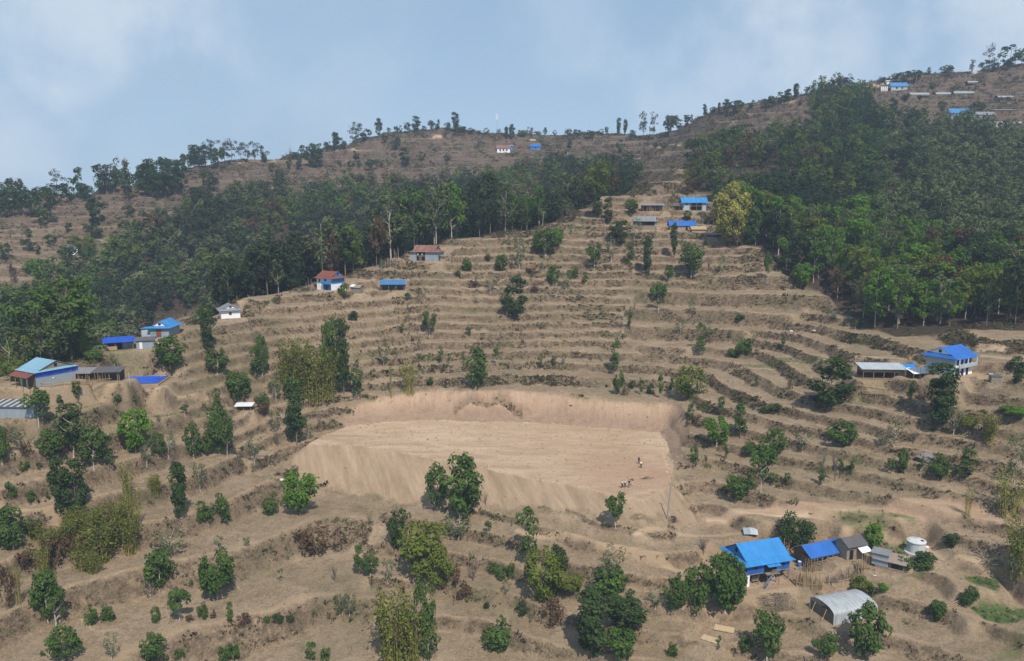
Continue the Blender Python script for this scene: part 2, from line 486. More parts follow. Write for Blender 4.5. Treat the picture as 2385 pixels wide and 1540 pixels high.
PLOT = {}
HT2 = HT1.copy()
for k, (zm, zx, zy, w, d, rel, marg) in PLOTS.items():
    u, v = zp(zm, zx, zy)
    x, y, z = cast(u, v, HT1)
    yaw = yaw_of(u, v, rel)
    c, s = math.cos(yaw), math.sin(yaw)
    # for a house whose gable faces us the front foot is its left end
    if abs(rel) > 60:
        ox, oy = w / 2, 0.0
    elif abs(rel) > 35:
        ox, oy = (0.0, d / 2)
    else:
        ox, oy = 0.0, d / 2
    mx, my = x + ox * c - oy * s, y + ox * s + oy * c
    PLOT[k] = (mx, my, z, yaw, w, d, math.hypot(x, y))
    near = (np.abs(GX - mx) < w + 8) & (np.abs(GY - my) < w + 8)
    lx = (GX - mx) * c + (GY - my) * s
    ly = -(GX - mx) * s + (GY - my) * c
    e = np.hypot(np.maximum(np.abs(lx) - w / 2 - marg, 0), np.maximum(np.abs(ly) - d / 2 - marg, 0))
    bl = np.where(near, 1 - smooth(0, 2.2, e), 0)
    HT2 = HT2 * (1 - bl) + (z + 0.0 * HT2) * bl
    RISER = RISER * (1 - bl * (e <= 0.3))
    yard = 0.45 if k in ('stilt', 'two_storey', 'west_house', 'hip_house', 'red_house', 'up_blue', 'up_grey') else 0.15
    BARE = np.maximum(BARE, bl * yard * (e < 1.8))

# ---- paths and dirt roads, green crops, scars (photo outlines laid on the ground)
GU, GV = to_pix(GX, GY, HT2)
VIS = np.ones(GX.shape, bool)


def ground_line(pts_):
    return [cast(u, v, HT2)[:2] for u, v in pts_]


PATHS = [(1.0, [(1700, 862), (1850, 846), (1990, 838), (2150, 826), (2240, 824), (2385, 838)]), (0.45, [(1205, 1236), (1290, 1246), (1380, 1262), (1460, 1275), (1560, 1320), (1650, 1345)]),
         (0.4, [(1480, 1243), (1600, 1248), (1700, 1243), (1790, 1232)]), (0.8, P4(*Z[9], [(1740, 770), (1900, 825), (2100, 840), (2250, 860)])),
         (0.45, P4(*Z[7], [(0, 490), (180, 500), (320, 530), (410, 570)])), (0.8, [(513, 382), (560, 381), (639, 377), (680, 372), (721, 368)]), (0.9, [(783, 350), (822, 347), (870, 346)]),
         (1.0, [(1514, 340), (1560, 336), (1645, 330), (1720, 331), (1806, 330)]), (0.9, [(1817, 243), (1850, 236), (1887, 228)]), (0.4, P4(*Z[4], [(350, 690), (700, 680), (1050, 660), (1400, 650)])),
         (0.4, [(2080, 1195), (2000, 1190), (1900, 1196), (1800, 1200), (1640, 1212)]), (0.35, P4(*Z[9], [(1120, 690), (1330, 600), (1560, 600)]))]
PATHM = np.zeros(GX.shape)
TRACKS = [[(1545, 1010), (1560, 1070), (1590, 1130), (1640, 1222)], [(1535, 1012), (1548, 1072), (1575, 1130), (1622, 1220)]]
for wd, pl in PATHS + [(0.22, t_) for t_ in TRACKS]:
    gl = ground_line(pl)
    gx = [p[0] for p in gl]
    gy = [p[1] for p in gl]
    m = (GX > min(gx) - 5) & (GX < max(gx) + 5) & (GY > min(gy) - 5) & (GY < max(gy) + 5)
    dd = np.full(GX.shape, 99.0)
    jit = 0.5 * fbm(GX[m], GY[m], 5, 2, 101)
    dd[m] = line_dist(GX[m] + jit, GY[m] + jit, gl)
    PATHM = np.maximum(PATHM, (1 - smooth(wd * 0.6, wd * 1.5 + 0.12, dd)) * (0.4 if wd == 0.22 else 1.0) * (0.55 + 0.45 * smooth(-0.3, 0.2, fbm(GX, GY, 5, 2, 105))))
GREEN = np.zeros(GX.shape)
GREENS = [(1.3, P4(*Z[9], [(1990, 1165), (2090, 1085), (2250, 1060), (2440, 1080), (2440, 1230), (2320, 1275), (2220, 1290), (2100, 1250)])),
          (1.0, P4(*Z[9], [(1940, 955), (2060, 925), (2240, 1000), (2240, 1050), (2060, 1020)])), (1.1, P4(*Z[4], [(1010, 790), (1200, 775), (1430, 768), (1420, 788), (1220, 802), (1030, 806)])),
          (0.75, P4(*Z[9], [(1100, 980), (1300, 930), (1500, 950), (1650, 900), (1900, 880), (1700, 960), (1450, 1040), (1200, 1010)])), (0.75, P4(*Z[9], [(1400, 700), (1600, 690), (1610, 820), (1740, 880), (1560, 890), (1450, 780)])),
          (0.5, P4(*Z[6], [(420, 440), (800, 395), (1300, 390), (1300, 410), (800, 430), (480, 470)])), (0.4, P4(*Z[9], [(2100, 1533), (2250, 1430), (2400, 1350), (2400, 1533)])),
          (0.35, P4(*Z[4], [(560, 400), (900, 370), (1100, 430), (740, 430), (440, 450)])), (0.45, P4(*Z[5], [(0, 380), (300, 360), (700, 372), (1100, 380), (600, 395), (100, 420)])),
          (0.4, P4(*Z[6], [(1110, 660), (1440, 680), (1440, 730), (1130, 720)])), (0.5, P4(*Z[9], [(1000, 520), (1500, 510), (1650, 570), (1640, 640), (1300, 640), (1050, 600)]))]
for amt, pl in GREENS:
    gl = ground_line(pl)
    gx = [p[0] for p in gl]
    gy = [p[1] for p in gl]
    m = (GX > min(gx) - 4) & (GX < max(gx) + 4) & (GY > min(gy) - 4) & (GY < max(gy) + 4)
    jx = fbm(GX[m], GY[m], 4, 3, 111) * 1.2
    ins = in_poly(GX[m] + jx, GY[m] + jx, gl)
    dl = line_dist(GX[m] + jx, GY[m] + jx, gl, True)
    GREEN[m] = np.maximum(GREEN[m], amt * ins * smooth(0, 0.8, dl))
SCARS = [(0.9, P4(*Z[3], [(1350, 415), (1380, 385), (1480, 362), (1530, 372), (1470, 385), (1420, 420)])), (0.8, P4(*Z[2], [(705, 262), (740, 236), (800, 240), (790, 268)])),
         (0.8, P4(*Z[7], [(735, 1050), (760, 1010), (910, 1005), (920, 1060), (830, 1050)])), (0.7, P4(*Z[7], [(520, 1240), (620, 1230), (640, 1320), (800, 1305), (800, 1335), (580, 1335)])),
         (0.7, P4(*Z[7], [(1690, 1310), (1720, 1225), (1790, 1235), (1780, 1320)])), (0.8, P4(*Z[7], [(1600, 1010), (1650, 1010), (1680, 1080), (1620, 1040)])),
         (0.7, P4(*Z[9], [(1680, 470), (1900, 520), (2140, 520), (2150, 610), (2000, 590), (1750, 520)])), (0.75, P4(*Z[6], [(2040, 300), (2200, 290), (2300, 330), (2250, 360), (2050, 350)])),
         (0.6, P4(*Z[6], [(1880, 310), (2020, 300), (2030, 350), (1880, 345)])), (0.6, P4(*Z[6], [(850, 40), (930, 25), (945, 90), (890, 80)])), (0.6, P4(*Z[4], [(980, 370), (1080, 360), (1060, 420), (960, 410)])),
         (0.85, [(1640, 1200), (1900, 1170), (2200, 1150), (2380, 1190), (2330, 1240), (2150, 1215), (1900, 1205), (1640, 1232)])]
for amt, pl in SCARS:
    gl = ground_line(pl)
    gx = [p[0] for p in gl]
    gy = [p[1] for p in gl]
    m = (GX > min(gx) - 4) & (GX < max(gx) + 4) & (GY > min(gy) - 4) & (GY < max(gy) + 4)
    jx = fbm(GX[m], GY[m], 4, 3, 121) * 1.2
    ins = in_poly(GX[m] + jx, GY[m] + jx, gl)
    dl = line_dist(GX[m] + jx, GY[m] + jx, gl, True)
    BARE[m] = np.maximum(BARE[m], amt * ins * smooth(0, 0.7, dl))

# ---- node helpers
def new_mat(name):
    m = bpy.data.materials.new(name)
    m.use_nodes = True
    nt = m.node_tree
    nt.nodes.clear()
    return m, nt.nodes, nt.links


def val(nodes, links, kind, **kw):
    n = nodes.new(kind)
    for k, v in kw.items():
        if k.startswith('in_'):
            key = k[3:]
            key = int(key) if key.isdigit() else key
            tgt = n.inputs[key]
            if hasattr(v, 'is_output') or isinstance(v, bpy.types.NodeSocket):
                links.new(v, tgt)
            else:
                tgt.default_value = v
        else:
            setattr(n, k, v)
    return n


def mixc(nodes, links, fac, a, b, blend='MIX'):
    n = nodes.new("ShaderNodeMix")
    n.data_type = 'RGBA'
    n.blend_type = blend
    for key, v in (("Factor", fac), ("A", a), ("B", b)):
        t = [s for s in n.inputs if s.name == key and (s.type == ('VALUE' if key == "Factor" else 'RGBA'))][0]
        if isinstance(v, bpy.types.NodeSocket):
            links.new(v, t)
        else:
            t.default_value = v if key == "Factor" else (*v[:3], 1)
    return [s for s in n.outputs if s.type == 'RGBA'][0]


def mth(nodes, links, op, a, b=0.0, clamp=False):
    n = nodes.new("ShaderNodeMath")
    n.operation = op
    n.use_clamp = clamp
    for i, v in enumerate((a, b)):
        if isinstance(v, bpy.types.NodeSocket):
            links.new(v, n.inputs[i])
        else:
            n.inputs[i].default_value = v
    return n.outputs[0]


def tex(nodes, links, vec, scale, detail=4, rough=0.6, dist=0.0, stretch=None):
    if stretch:
        mp = nodes.new("ShaderNodeMapping")
        mp.inputs["Scale"].default_value = stretch
        links.new(vec, mp.inputs["Vector"])
        vec = mp.outputs[0]
    n = nodes.new("ShaderNodeTexNoise")
    n.inputs["Scale"].default_value = scale
    n.inputs["Detail"].default_value = detail
    n.inputs["Roughness"].default_value = rough
    n.inputs["Distortion"].default_value = dist
    links.new(vec, n.inputs["Vector"])
    return n.outputs["Fac"]


def ramp(nodes, links, fac, lo, hi):
    n = nodes.new("ShaderNodeMapRange")
    n.inputs["From Min"].default_value = lo
    n.inputs["From Max"].default_value = hi
    links.new(fac, n.inputs["Value"])
    return n.outputs[0]


def ground_material():
    m, N, L = new_mat("terraced_earth")
    out = N.new("ShaderNodeOutputMaterial")
    b = N.new("ShaderNodeBsdfPrincipled")
    b.inputs["Roughness"].default_value = 0.95
    b.inputs["Specular IOR Level"].default_value = 0.15
    pos = N.new("ShaderNodeNewGeometry").outputs["Position"]
    a1 = val(N, L, "ShaderNodeAttribute", attribute_name="mask")
    a2 = val(N, L, "ShaderNodeAttribute", attribute_name="mask_b")
    s1 = val(N, L, "ShaderNodeSeparateColor", in_0=a1.outputs["Color"])
    s2 = val(N, L, "ShaderNodeSeparateColor", in_0=a2.outputs["Color"])
    riser, bare, green = s1.outputs[0], s1.outputs[1], s1.outputs[2]
    wood, cutm, path = s2.outputs[0], s2.outputs[1], s2.outputs[2]
    lip = a1.outputs["Alpha"]
    fillm = a2.outputs["Alpha"]
    n_big = tex(N, L, pos, 0.035, 4, 0.6)
    n_mid = tex(N, L, pos, 0.16, 5, 0.65)
    n_sm = tex(N, L, pos, 0.75, 6, 0.72)
    n_fine = tex(N, L, pos, 2.6, 4, 0.75)
    # treads: dry stubble and tilled earth
    tread = mixc(N, L, ramp(N, L, n_big, 0.35, 0.65), (0.244, 0.182, 0.120), (0.308, 0.232, 0.158))
    tread = mixc(N, L, ramp(N, L, n_mid, 0.42, 0.68), tread, (0.195, 0.142, 0.085))
    tread = mixc(N, L, mth(N, L, 'MULTIPLY', ramp(N, L, n_sm, 0.50, 0.66), 0.7), tread, (0.130, 0.090, 0.056))
    tread = mixc(N, L, mth(N, L, 'MULTIPLY', ramp(N, L, n_fine, 0.52, 0.68), 0.6), tread, (0.375, 0.275, 0.185))
    tread = mixc(N, L, mth(N, L, 'MULTIPLY', ramp(N, L, n_fine, 0.50, 0.34), 0.55), tread, (0.125, 0.088, 0.056))
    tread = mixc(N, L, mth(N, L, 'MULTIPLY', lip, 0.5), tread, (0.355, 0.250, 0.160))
    # risers: brush, dead grass, crumbling earth
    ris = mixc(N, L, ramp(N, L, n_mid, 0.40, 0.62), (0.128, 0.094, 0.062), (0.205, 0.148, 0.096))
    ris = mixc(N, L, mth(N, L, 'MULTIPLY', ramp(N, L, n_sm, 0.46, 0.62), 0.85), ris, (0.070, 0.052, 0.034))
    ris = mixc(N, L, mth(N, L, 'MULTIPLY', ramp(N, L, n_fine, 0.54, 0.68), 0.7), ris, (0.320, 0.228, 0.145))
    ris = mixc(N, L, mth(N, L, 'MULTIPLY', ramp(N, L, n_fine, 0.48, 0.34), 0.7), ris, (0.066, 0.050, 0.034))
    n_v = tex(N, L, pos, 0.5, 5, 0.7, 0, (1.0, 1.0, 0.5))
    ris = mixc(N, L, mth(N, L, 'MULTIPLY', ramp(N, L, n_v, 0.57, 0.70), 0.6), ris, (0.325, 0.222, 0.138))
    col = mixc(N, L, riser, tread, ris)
    # greener and greyer patches
    n_g = tex(N, L, pos, 0.05, 5, 0.65, 0.4)
    col = mixc(N, L, mth(N, L, 'MULTIPLY', ramp(N, L, n_g, 0.50, 0.68), 0.48), col, (0.105, 0.098, 0.048))
    # cloud shade on the far ridge put into its ground colour, with redder patches
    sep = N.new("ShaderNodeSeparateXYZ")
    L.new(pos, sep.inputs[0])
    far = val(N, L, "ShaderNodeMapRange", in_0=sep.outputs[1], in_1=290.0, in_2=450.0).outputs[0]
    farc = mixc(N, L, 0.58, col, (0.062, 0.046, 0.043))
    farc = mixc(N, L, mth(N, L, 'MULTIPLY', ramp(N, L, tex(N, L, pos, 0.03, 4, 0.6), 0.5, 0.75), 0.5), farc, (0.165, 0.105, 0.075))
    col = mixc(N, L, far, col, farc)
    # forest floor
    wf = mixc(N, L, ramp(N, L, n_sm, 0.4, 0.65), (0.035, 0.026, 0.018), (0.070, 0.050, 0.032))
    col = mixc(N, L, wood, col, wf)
    # freshly moved earth
    n_st = tex(N, L, pos, 0.16, 7, 0.64, 0.9, (0.45, 1.5, 1.0))
    earth = mixc(N, L, ramp(N, L, n_st, 0.38, 0.60), (0.345, 0.240, 0.160), (0.465, 0.345, 0.240))
    redside = val(N, L, "ShaderNodeMapRange", in_0=sep.outputs[0], in_1=-8.0, in_2=30.0).outputs[0]
    earth = mixc(N, L, mth(N, L, 'MULTIPLY', redside, ramp(N, L, n_big, 0.40, 0.6)), earth, (0.350, 0.230, 0.150))
    tr = tex(N, L, pos, 0.8, 6, 0.72, 1.2, (0.35, 1.4, 1.0))
    earth = mixc(N, L, mth(N, L, 'MULTIPLY', ramp(N, L, tr, 0.53, 0.70), 0.5), earth, (0.255, 0.165, 0.108))
    earth = mixc(N, L, mth(N, L, 'MULTIPLY', ramp(N, L, tr, 0.46, 0.32), 0.5), earth, (0.520, 0.385, 0.268))
    rot = N.new("ShaderNodeMapping")
    rot.inputs["Rotation"].default_value = (0, 0, math.radians(-24))
    L.new(pos, rot.inputs["Vector"])
    n_run = tex(N, L, rot.outputs[0], 0.55, 6, 0.66, 0.35, (1.0, 0.13, 0.13))
    fe = mixc(N, L, ramp(N, L, n_run, 0.40, 0.64), (0.270, 0.192, 0.126), (0.365, 0.268, 0.182))
    fe = mixc(N, L, mth(N, L, 'MULTIPLY', ramp(N, L, n_sm, 0.54, 0.68), 0.35), fe, (0.235, 0.160, 0.105))
    earth = mixc(N, L, fillm, earth, fe)
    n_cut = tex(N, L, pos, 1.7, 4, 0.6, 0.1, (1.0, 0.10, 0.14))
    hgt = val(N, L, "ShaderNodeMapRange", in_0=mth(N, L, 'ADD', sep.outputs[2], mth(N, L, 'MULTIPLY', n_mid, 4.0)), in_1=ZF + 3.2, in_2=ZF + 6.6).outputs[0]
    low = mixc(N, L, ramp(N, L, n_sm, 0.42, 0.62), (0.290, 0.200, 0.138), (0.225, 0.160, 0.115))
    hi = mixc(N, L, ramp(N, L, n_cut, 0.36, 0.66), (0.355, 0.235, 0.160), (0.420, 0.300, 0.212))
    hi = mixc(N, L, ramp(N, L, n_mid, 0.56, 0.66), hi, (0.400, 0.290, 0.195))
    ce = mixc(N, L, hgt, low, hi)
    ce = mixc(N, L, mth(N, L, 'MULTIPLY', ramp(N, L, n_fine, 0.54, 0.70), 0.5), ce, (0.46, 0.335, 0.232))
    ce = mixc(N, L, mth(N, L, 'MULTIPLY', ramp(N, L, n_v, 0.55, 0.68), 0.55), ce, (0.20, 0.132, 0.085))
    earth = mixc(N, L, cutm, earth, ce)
    earth = mixc(N, L, mth(N, L, 'MULTIPLY', ramp(N, L, n_fine, 0.58, 0.78), 0.3), earth, (0.24, 0.155, 0.10))
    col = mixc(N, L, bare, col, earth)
    col = mixc(N, L, mth(N, L, 'MULTIPLY', path, 0.8), col, mixc(N, L, bare, (0.385, 0.275, 0.175), (0.56, 0.425, 0.30)))
    # crops and grass
    gr = mixc(N, L, ramp(N, L, n_sm, 0.38, 0.64), (0.030, 0.070, 0.018), (0.085, 0.125, 0.030))
    col = mixc(N, L, mth(N, L, 'MULTIPLY', green, ramp(N, L, n_sm, 0.25, 0.5), True), col, gr)
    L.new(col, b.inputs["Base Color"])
    h = mth(N, L, 'ADD', mth(N, L, 'MULTIPLY', n_sm, 0.8), mth(N, L, 'MULTIPLY', n_fine, 0.4))
    bp = N.new("ShaderNodeBump")
    bp.inputs["Strength"].default_value = 0.75
    bp.inputs["Distance"].default_value = 0.5
    L.new(h, bp.inputs["Height"])
    L.new(bp.outputs[0], b.inputs["Normal"])
    L.new(b.outputs[0], out.inputs[0])
    return m


def build_terrain():
    me = bpy.data.meshes.new("terrain")
    co = np.stack([GX, GY, HT2], -1).reshape(-1, 3).astype(np.float32)
    idx = np.arange(NA * NR).reshape(NA, NR)
    q = np.stack([idx[:-1, :-1], idx[:-1, 1:], idx[1:, 1:], idx[1:, :-1]], -1).reshape(-1, 4)[:, ::-1]
    nf = len(q)
    me.vertices.add(len(co))
    me.vertices.foreach_set("co", co.ravel())
    me.loops.add(nf * 4)
    me.loops.foreach_set("vertex_index", q.ravel().astype(np.int32))
    me.polygons.add(nf)
    me.polygons.foreach_set("loop_start", (np.arange(nf) * 4).astype(np.int32))
    me.polygons.foreach_set("use_smooth", np.ones(nf, bool))
    me.update(calc_edges=True)
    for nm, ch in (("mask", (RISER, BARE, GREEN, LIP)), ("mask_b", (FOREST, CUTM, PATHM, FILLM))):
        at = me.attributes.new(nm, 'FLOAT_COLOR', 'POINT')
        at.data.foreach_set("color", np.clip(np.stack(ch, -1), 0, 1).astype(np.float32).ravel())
    me.materials.append(ground_material())
    o = bpy.data.objects.new("terrain", me)
    COL.objects.link(o)
    o["kind"] = "structure"
    o["label"] = "dry terraced hillside with a levelled earth field"
    return o


terrain = build_terrain()
# ------------------------------------------------------------------ tagging
def tag(o, label, cat, group=None, kind=None):
    if label:
        o["label"] = label
    if cat:
        o["category"] = cat
    if group:
        o["group"] = group
    if kind:
        o["kind"] = kind
    return o


def mesh_from(name, verts, faces, mats, attr=None, smooth_=False, mat_idx=None):
    me = bpy.data.meshes.new(name)
    me.from_pydata(verts if isinstance(verts, list) else verts.tolist(), [], faces if isinstance(faces, list) else faces.tolist())
    for m in mats:
        me.materials.append(m)
    if attr is not None:
        a = me.attributes.new("tone", 'FLOAT', 'POINT')
        a.data.foreach_set("value", np.asarray(attr, np.float32))
    if smooth_:
        me.polygons.foreach_set("use_smooth", np.ones(len(me.polygons), bool))
    if mat_idx is not None:
        me.polygons.foreach_set("material_index", np.asarray(mat_idx, np.int32))
    me.update()
    return me


def link(name, me, parent=None):
    o = bpy.data.objects.new(name, me)
    COL.objects.link(o)
    if parent is not None:
        o.parent = parent
    return o


def empty(name, loc, rz=0.0):
    o = bpy.data.objects.new(name, None)
    COL.objects.link(o)
    o.empty_display_size = 0.5
    o.location = loc
    o.rotation_euler = (0, 0, rz)
    return o


# ------------------------------------------------------------------ foliage and bark
def leaf_material(name, dark, light, alt, translucent=0.25):
    m, N, L = new_mat(name)
    out = N.new("ShaderNodeOutputMaterial")
    at = val(N, L, "ShaderNodeAttribute", attribute_name="tone").outputs["Fac"]
    oi = N.new("ShaderNodeObjectInfo").outputs["Random"]
    c = mixc(N, L, at, dark, light)
    c = mixc(N, L, mth(N, L, 'MULTIPLY', oi, 0.55), c, alt)
    d = val(N, L, "ShaderNodeBsdfDiffuse", in_Color=c)
    t = val(N, L, "ShaderNodeBsdfTranslucent", in_Color=c)
    mx = N.new("ShaderNodeMixShader")
    mx.inputs[0].default_value = translucent
    L.new(d.outputs[0], mx.inputs[1])
    L.new(t.outputs[0], mx.inputs[2])
    L.new(mx.outputs[0], out.inputs[0])
    return m


def plain_mat(name, col, rough=0.9, spec=0.2, var=0.25, scale=1.5, metal=0.0):
    m, N, L = new_mat(name)
    out = N.new("ShaderNodeOutputMaterial")
    b = N.new("ShaderNodeBsdfPrincipled")
    b.inputs["Roughness"].default_value = rough
    b.inputs["Specular IOR Level"].default_value = spec
    b.inputs["Metallic"].default_value = metal
    co = N.new("ShaderNodeTexCoord").outputs["Object"]
    n = tex(N, L, co, scale, 5, 0.65)
    lo = tuple(c * (1 - var) for c in col)
    hi = tuple(min(1, c * (1 + var)) for c in col)
    L.new(mixc(N, L, ramp(N, L, n, 0.3, 0.7), lo, hi), b.inputs["Base Color"])
    L.new(b.outputs[0], out.inputs[0])
    return m


LM = {
    'mid': leaf_material("leaves_mid_green", (0.034, 0.066, 0.014), (0.110, 0.182, 0.040), (0.085, 0.125, 0.038)),
    'dark': leaf_material("leaves_dark_green", (0.021, 0.042, 0.014), (0.066, 0.112, 0.032), (0.058, 0.084, 0.030)),
    'bright': leaf_material("leaves_bright_green", (0.052, 0.115, 0.011), (0.145, 0.270, 0.034), (0.115, 0.195, 0.036), 0.3),
    'pale': leaf_material("leaves_grey_green", (0.058, 0.082, 0.034), (0.155, 0.188, 0.080), (0.128, 0.135, 0.062)),
    'olive': leaf_material("leaves_olive", (0.062, 0.090, 0.013), (0.180, 0.215, 0.038), (0.138, 0.165, 0.032)),
    'yellow': leaf_material("leaves_yellow_bloom", (0.130, 0.130, 0.022), (0.480, 0.430, 0.120), (0.32, 0.30, 0.075)),
    'brown': leaf_material("leaves_dry_brown", (0.060, 0.038, 0.022), (0.165, 0.100, 0.056), (0.110, 0.070, 0.044)),
    'wood': leaf_material("leaves_forest", (0.016, 0.032, 0.015), (0.048, 0.076, 0.030), (0.052, 0.066, 0.032), 0.2),
    'pine': leaf_material("leaves_pine", (0.022, 0.038, 0.020), (0.058, 0.080, 0.038), (0.054, 0.066, 0.036), 0.15),
    'scrub': leaf_material("scrub_stems", (0.060, 0.046, 0.030), (0.190, 0.142, 0.086), (0.12, 0.09, 0.055), 0.2),
    'scrubd': leaf_material("scrub_dark", (0.024, 0.019, 0.014), (0.066, 0.050, 0.034), (0.05, 0.038, 0.027), 0.2),
    'scrubg': leaf_material("scrub_leaves", (0.036, 0.044, 0.016), (0.110, 0.112, 0.044), (0.09, 0.085, 0.035), 0.2),
    'bamboo': leaf_material("leaves_bamboo", (0.082, 0.112, 0.016), (0.255, 0.290, 0.056), (0.205, 0.210, 0.046), 0.3),
}
BARK = plain_mat("bark_grey_brown", (0.16, 0.125, 0.095), var=0.35, scale=3)
BARK_PALE = plain_mat("bark_pale", (0.34, 0.30, 0.25), var=0.25, scale=3)
CULM = plain_mat("bamboo_culm", (0.29, 0.255, 0.075), var=0.35, scale=2)
TWIG = plain_mat("dry_twig", (0.150, 0.118, 0.100), var=0.3, scale=2)

rng = np.random.default_rng(11)


def unit(v):
    return v / (np.linalg.norm(v, axis=-1, keepdims=True) + 1e-9)


def leaf_quads(cent, normal, size, r):
    """one pointed leaf spray (a quad) per centre"""
    n = len(cent)
    ref = unit(r.normal(size=(n, 3)))
    a = unit(np.cross(normal, ref))
    b = np.cross(normal, a)
    s = size[:, None] if np.ndim(size) else size
    la = s * r.uniform(0.7, 1.25, (n, 1))
    lb = s * r.uniform(0.38, 0.72, (n, 1))
    sag = normal * s * r.uniform(-0.22, 0.22, (n, 1))
    v = np.stack([cent - a * la * .55, cent - b * lb * .5 + sag, cent + a * la * .55, cent + b * lb * .5 + sag], 1)
    f = np.arange(n * 4).reshape(n, 4)
    return v.reshape(-1, 3), f


def crown_mesh(name, mat, seed, profile, clumps, leaves, size, clump_r=0.16, hollow=0.35, tall=1.6, droop=0.0):
    """profile: list of (height, radius); clumps are spread through that volume, leaves over each clump. tall: typical height/width"""
    r = np.random.default_rng(seed)
    ph = np.array([p[0] for p in profile])
    pr = np.array([p[1] for p in profile])
    vs, fs, ts, cs = [], [], [], []
    off = 0
    k = 0
    hw = np.interp(np.linspace(ph[0], ph[-1], 60), ph, pr) + 0.03
    cdf = np.cumsum(hw) / hw.sum()
    while k < clumps:
        h = np.interp(r.random(), cdf, np.linspace(ph[0], ph[-1], 60))
        R = np.interp(h, ph, pr)
        rad = R * math.sqrt(r.uniform(hollow, 1.0)) * 0.86
        an = r.uniform(0, 2 * math.pi)
        c = np.array([rad * math.cos(an), rad * math.sin(an), h])
        cr_ = clump_r * r.uniform(0.6, 1.3)
        n = int(leaves * r.uniform(0.6, 1.4) * (cr_ / clump_r) ** 1.5)
        d = unit(r.normal(size=(n, 3)) + np.array([0, 0, 0.35]))
        rr = cr_ * r.uniform(0.45, 1.08, (n, 1)) ** 0.7
        sc_ = np.array([1, 1, 1 / tall * 1.15])
        p = c + d * rr * sc_
        if droop:
            p[:, 2] -= droop * r.random(n) * np.linalg.norm(p[:, :2], axis=1)
        nrm = unit(d * 0.75 + np.array([0, 0, 0.45]) + r.normal(size=(n, 3)) * 0.5 + unit(c - np.array([0, 0, ph.mean()])) * 0.3)
        v, f = leaf_quads(p / sc_, nrm, np.full(n, size) * r.uniform(0.6, 1.35, n), r)
        v = v * sc_
        tone = np.clip(r.uniform(0.15, 0.85) * 0.55 + r.random(n) * 0.45, 0, 1)
        vs.append(v)
        fs.append(f + off)
        ts.append(np.repeat(tone, 4))
        off += len(v)
        cs.append(c)
        k += 1
    v = np.concatenate(vs)
    return mesh_from(name, v, np.concatenate(fs), [mat], np.concatenate(ts)), cs


def tube(vs, fs, p0, p1, r0, r1, sides=5):
    p0, p1 = Vector(p0), Vector(p1)
    d = (p1 - p0)
    if d.length < 1e-6:
        return
    q = d.to_track_quat('Z', 'Y')
    b = len(vs)
    for p, r in ((p0, r0), (p1, r1)):
        for k in range(sides):
            a = 2 * math.pi * k / sides
            vs.append(tuple(p + q @ Vector((r * math.cos(a), r * math.sin(a), 0))))
    for k in range(sides):
        k2 = (k + 1) % sides
        fs.append((b + k, b + k2, b + sides + k2, b + sides + k))
    fs.append(tuple(b + sides + k for k in range(sides)))


def trunk_mesh(name, mat, seed, clumps, top=0.75, r0=0.028, limbs=7, fork=0.3, lean=0.04, twigs=0):
    r = np.random.default_rng(seed)
    vs, fs = [], []
    pts_ = [np.array([0, 0, -0.06])]
    n = 5
    for k in range(1, n + 1):
        z = top * k / n
        pts_.append(np.array([r.normal() * lean * k / n, r.normal() * lean * k / n, z]))
    rad = [r0 * (1 - 0.75 * k / n) for k in range(n + 1)]
    for k in range(n):
        tube(vs, fs, pts_[k], pts_[k + 1], rad[k] * (1.5 if k == 0 else 1), rad[k + 1])
    order = list(range(len(clumps)))
    r.shuffle(order)
    for k in order[:limbs]:
        c = clumps[k]
        z = max(fork, min(top * 0.95, c[2] - 0.18 - 0.25 * np.hypot(c[0], c[1])))
        t = z / top * n
        i = min(int(t), n - 1)
        s = pts_[i] + (pts_[i + 1] - pts_[i]) * (t - i)
        m = s * 0.45 + c * 0.55 + np.array([0, 0, -0.03])
        rr = r0 * 0.42
        tube(vs, fs, s, m, rr, rr * 0.65, 4)
        tube(vs, fs, m, c, rr * 0.65, rr * 0.2, 4)
        for _ in range(twigs):
            e = c + r.normal(size=3) * np.array([0.13, 0.13, 0.07]) + np.array([0, 0, 0.04])
            s2 = m + (c - m) * r.uniform(0.2, 0.9)
            tube(vs, fs, s2, e, rr * 0.3, rr * 0.08, 3)
    return mesh_from(name, vs, fs, [mat], None, True)


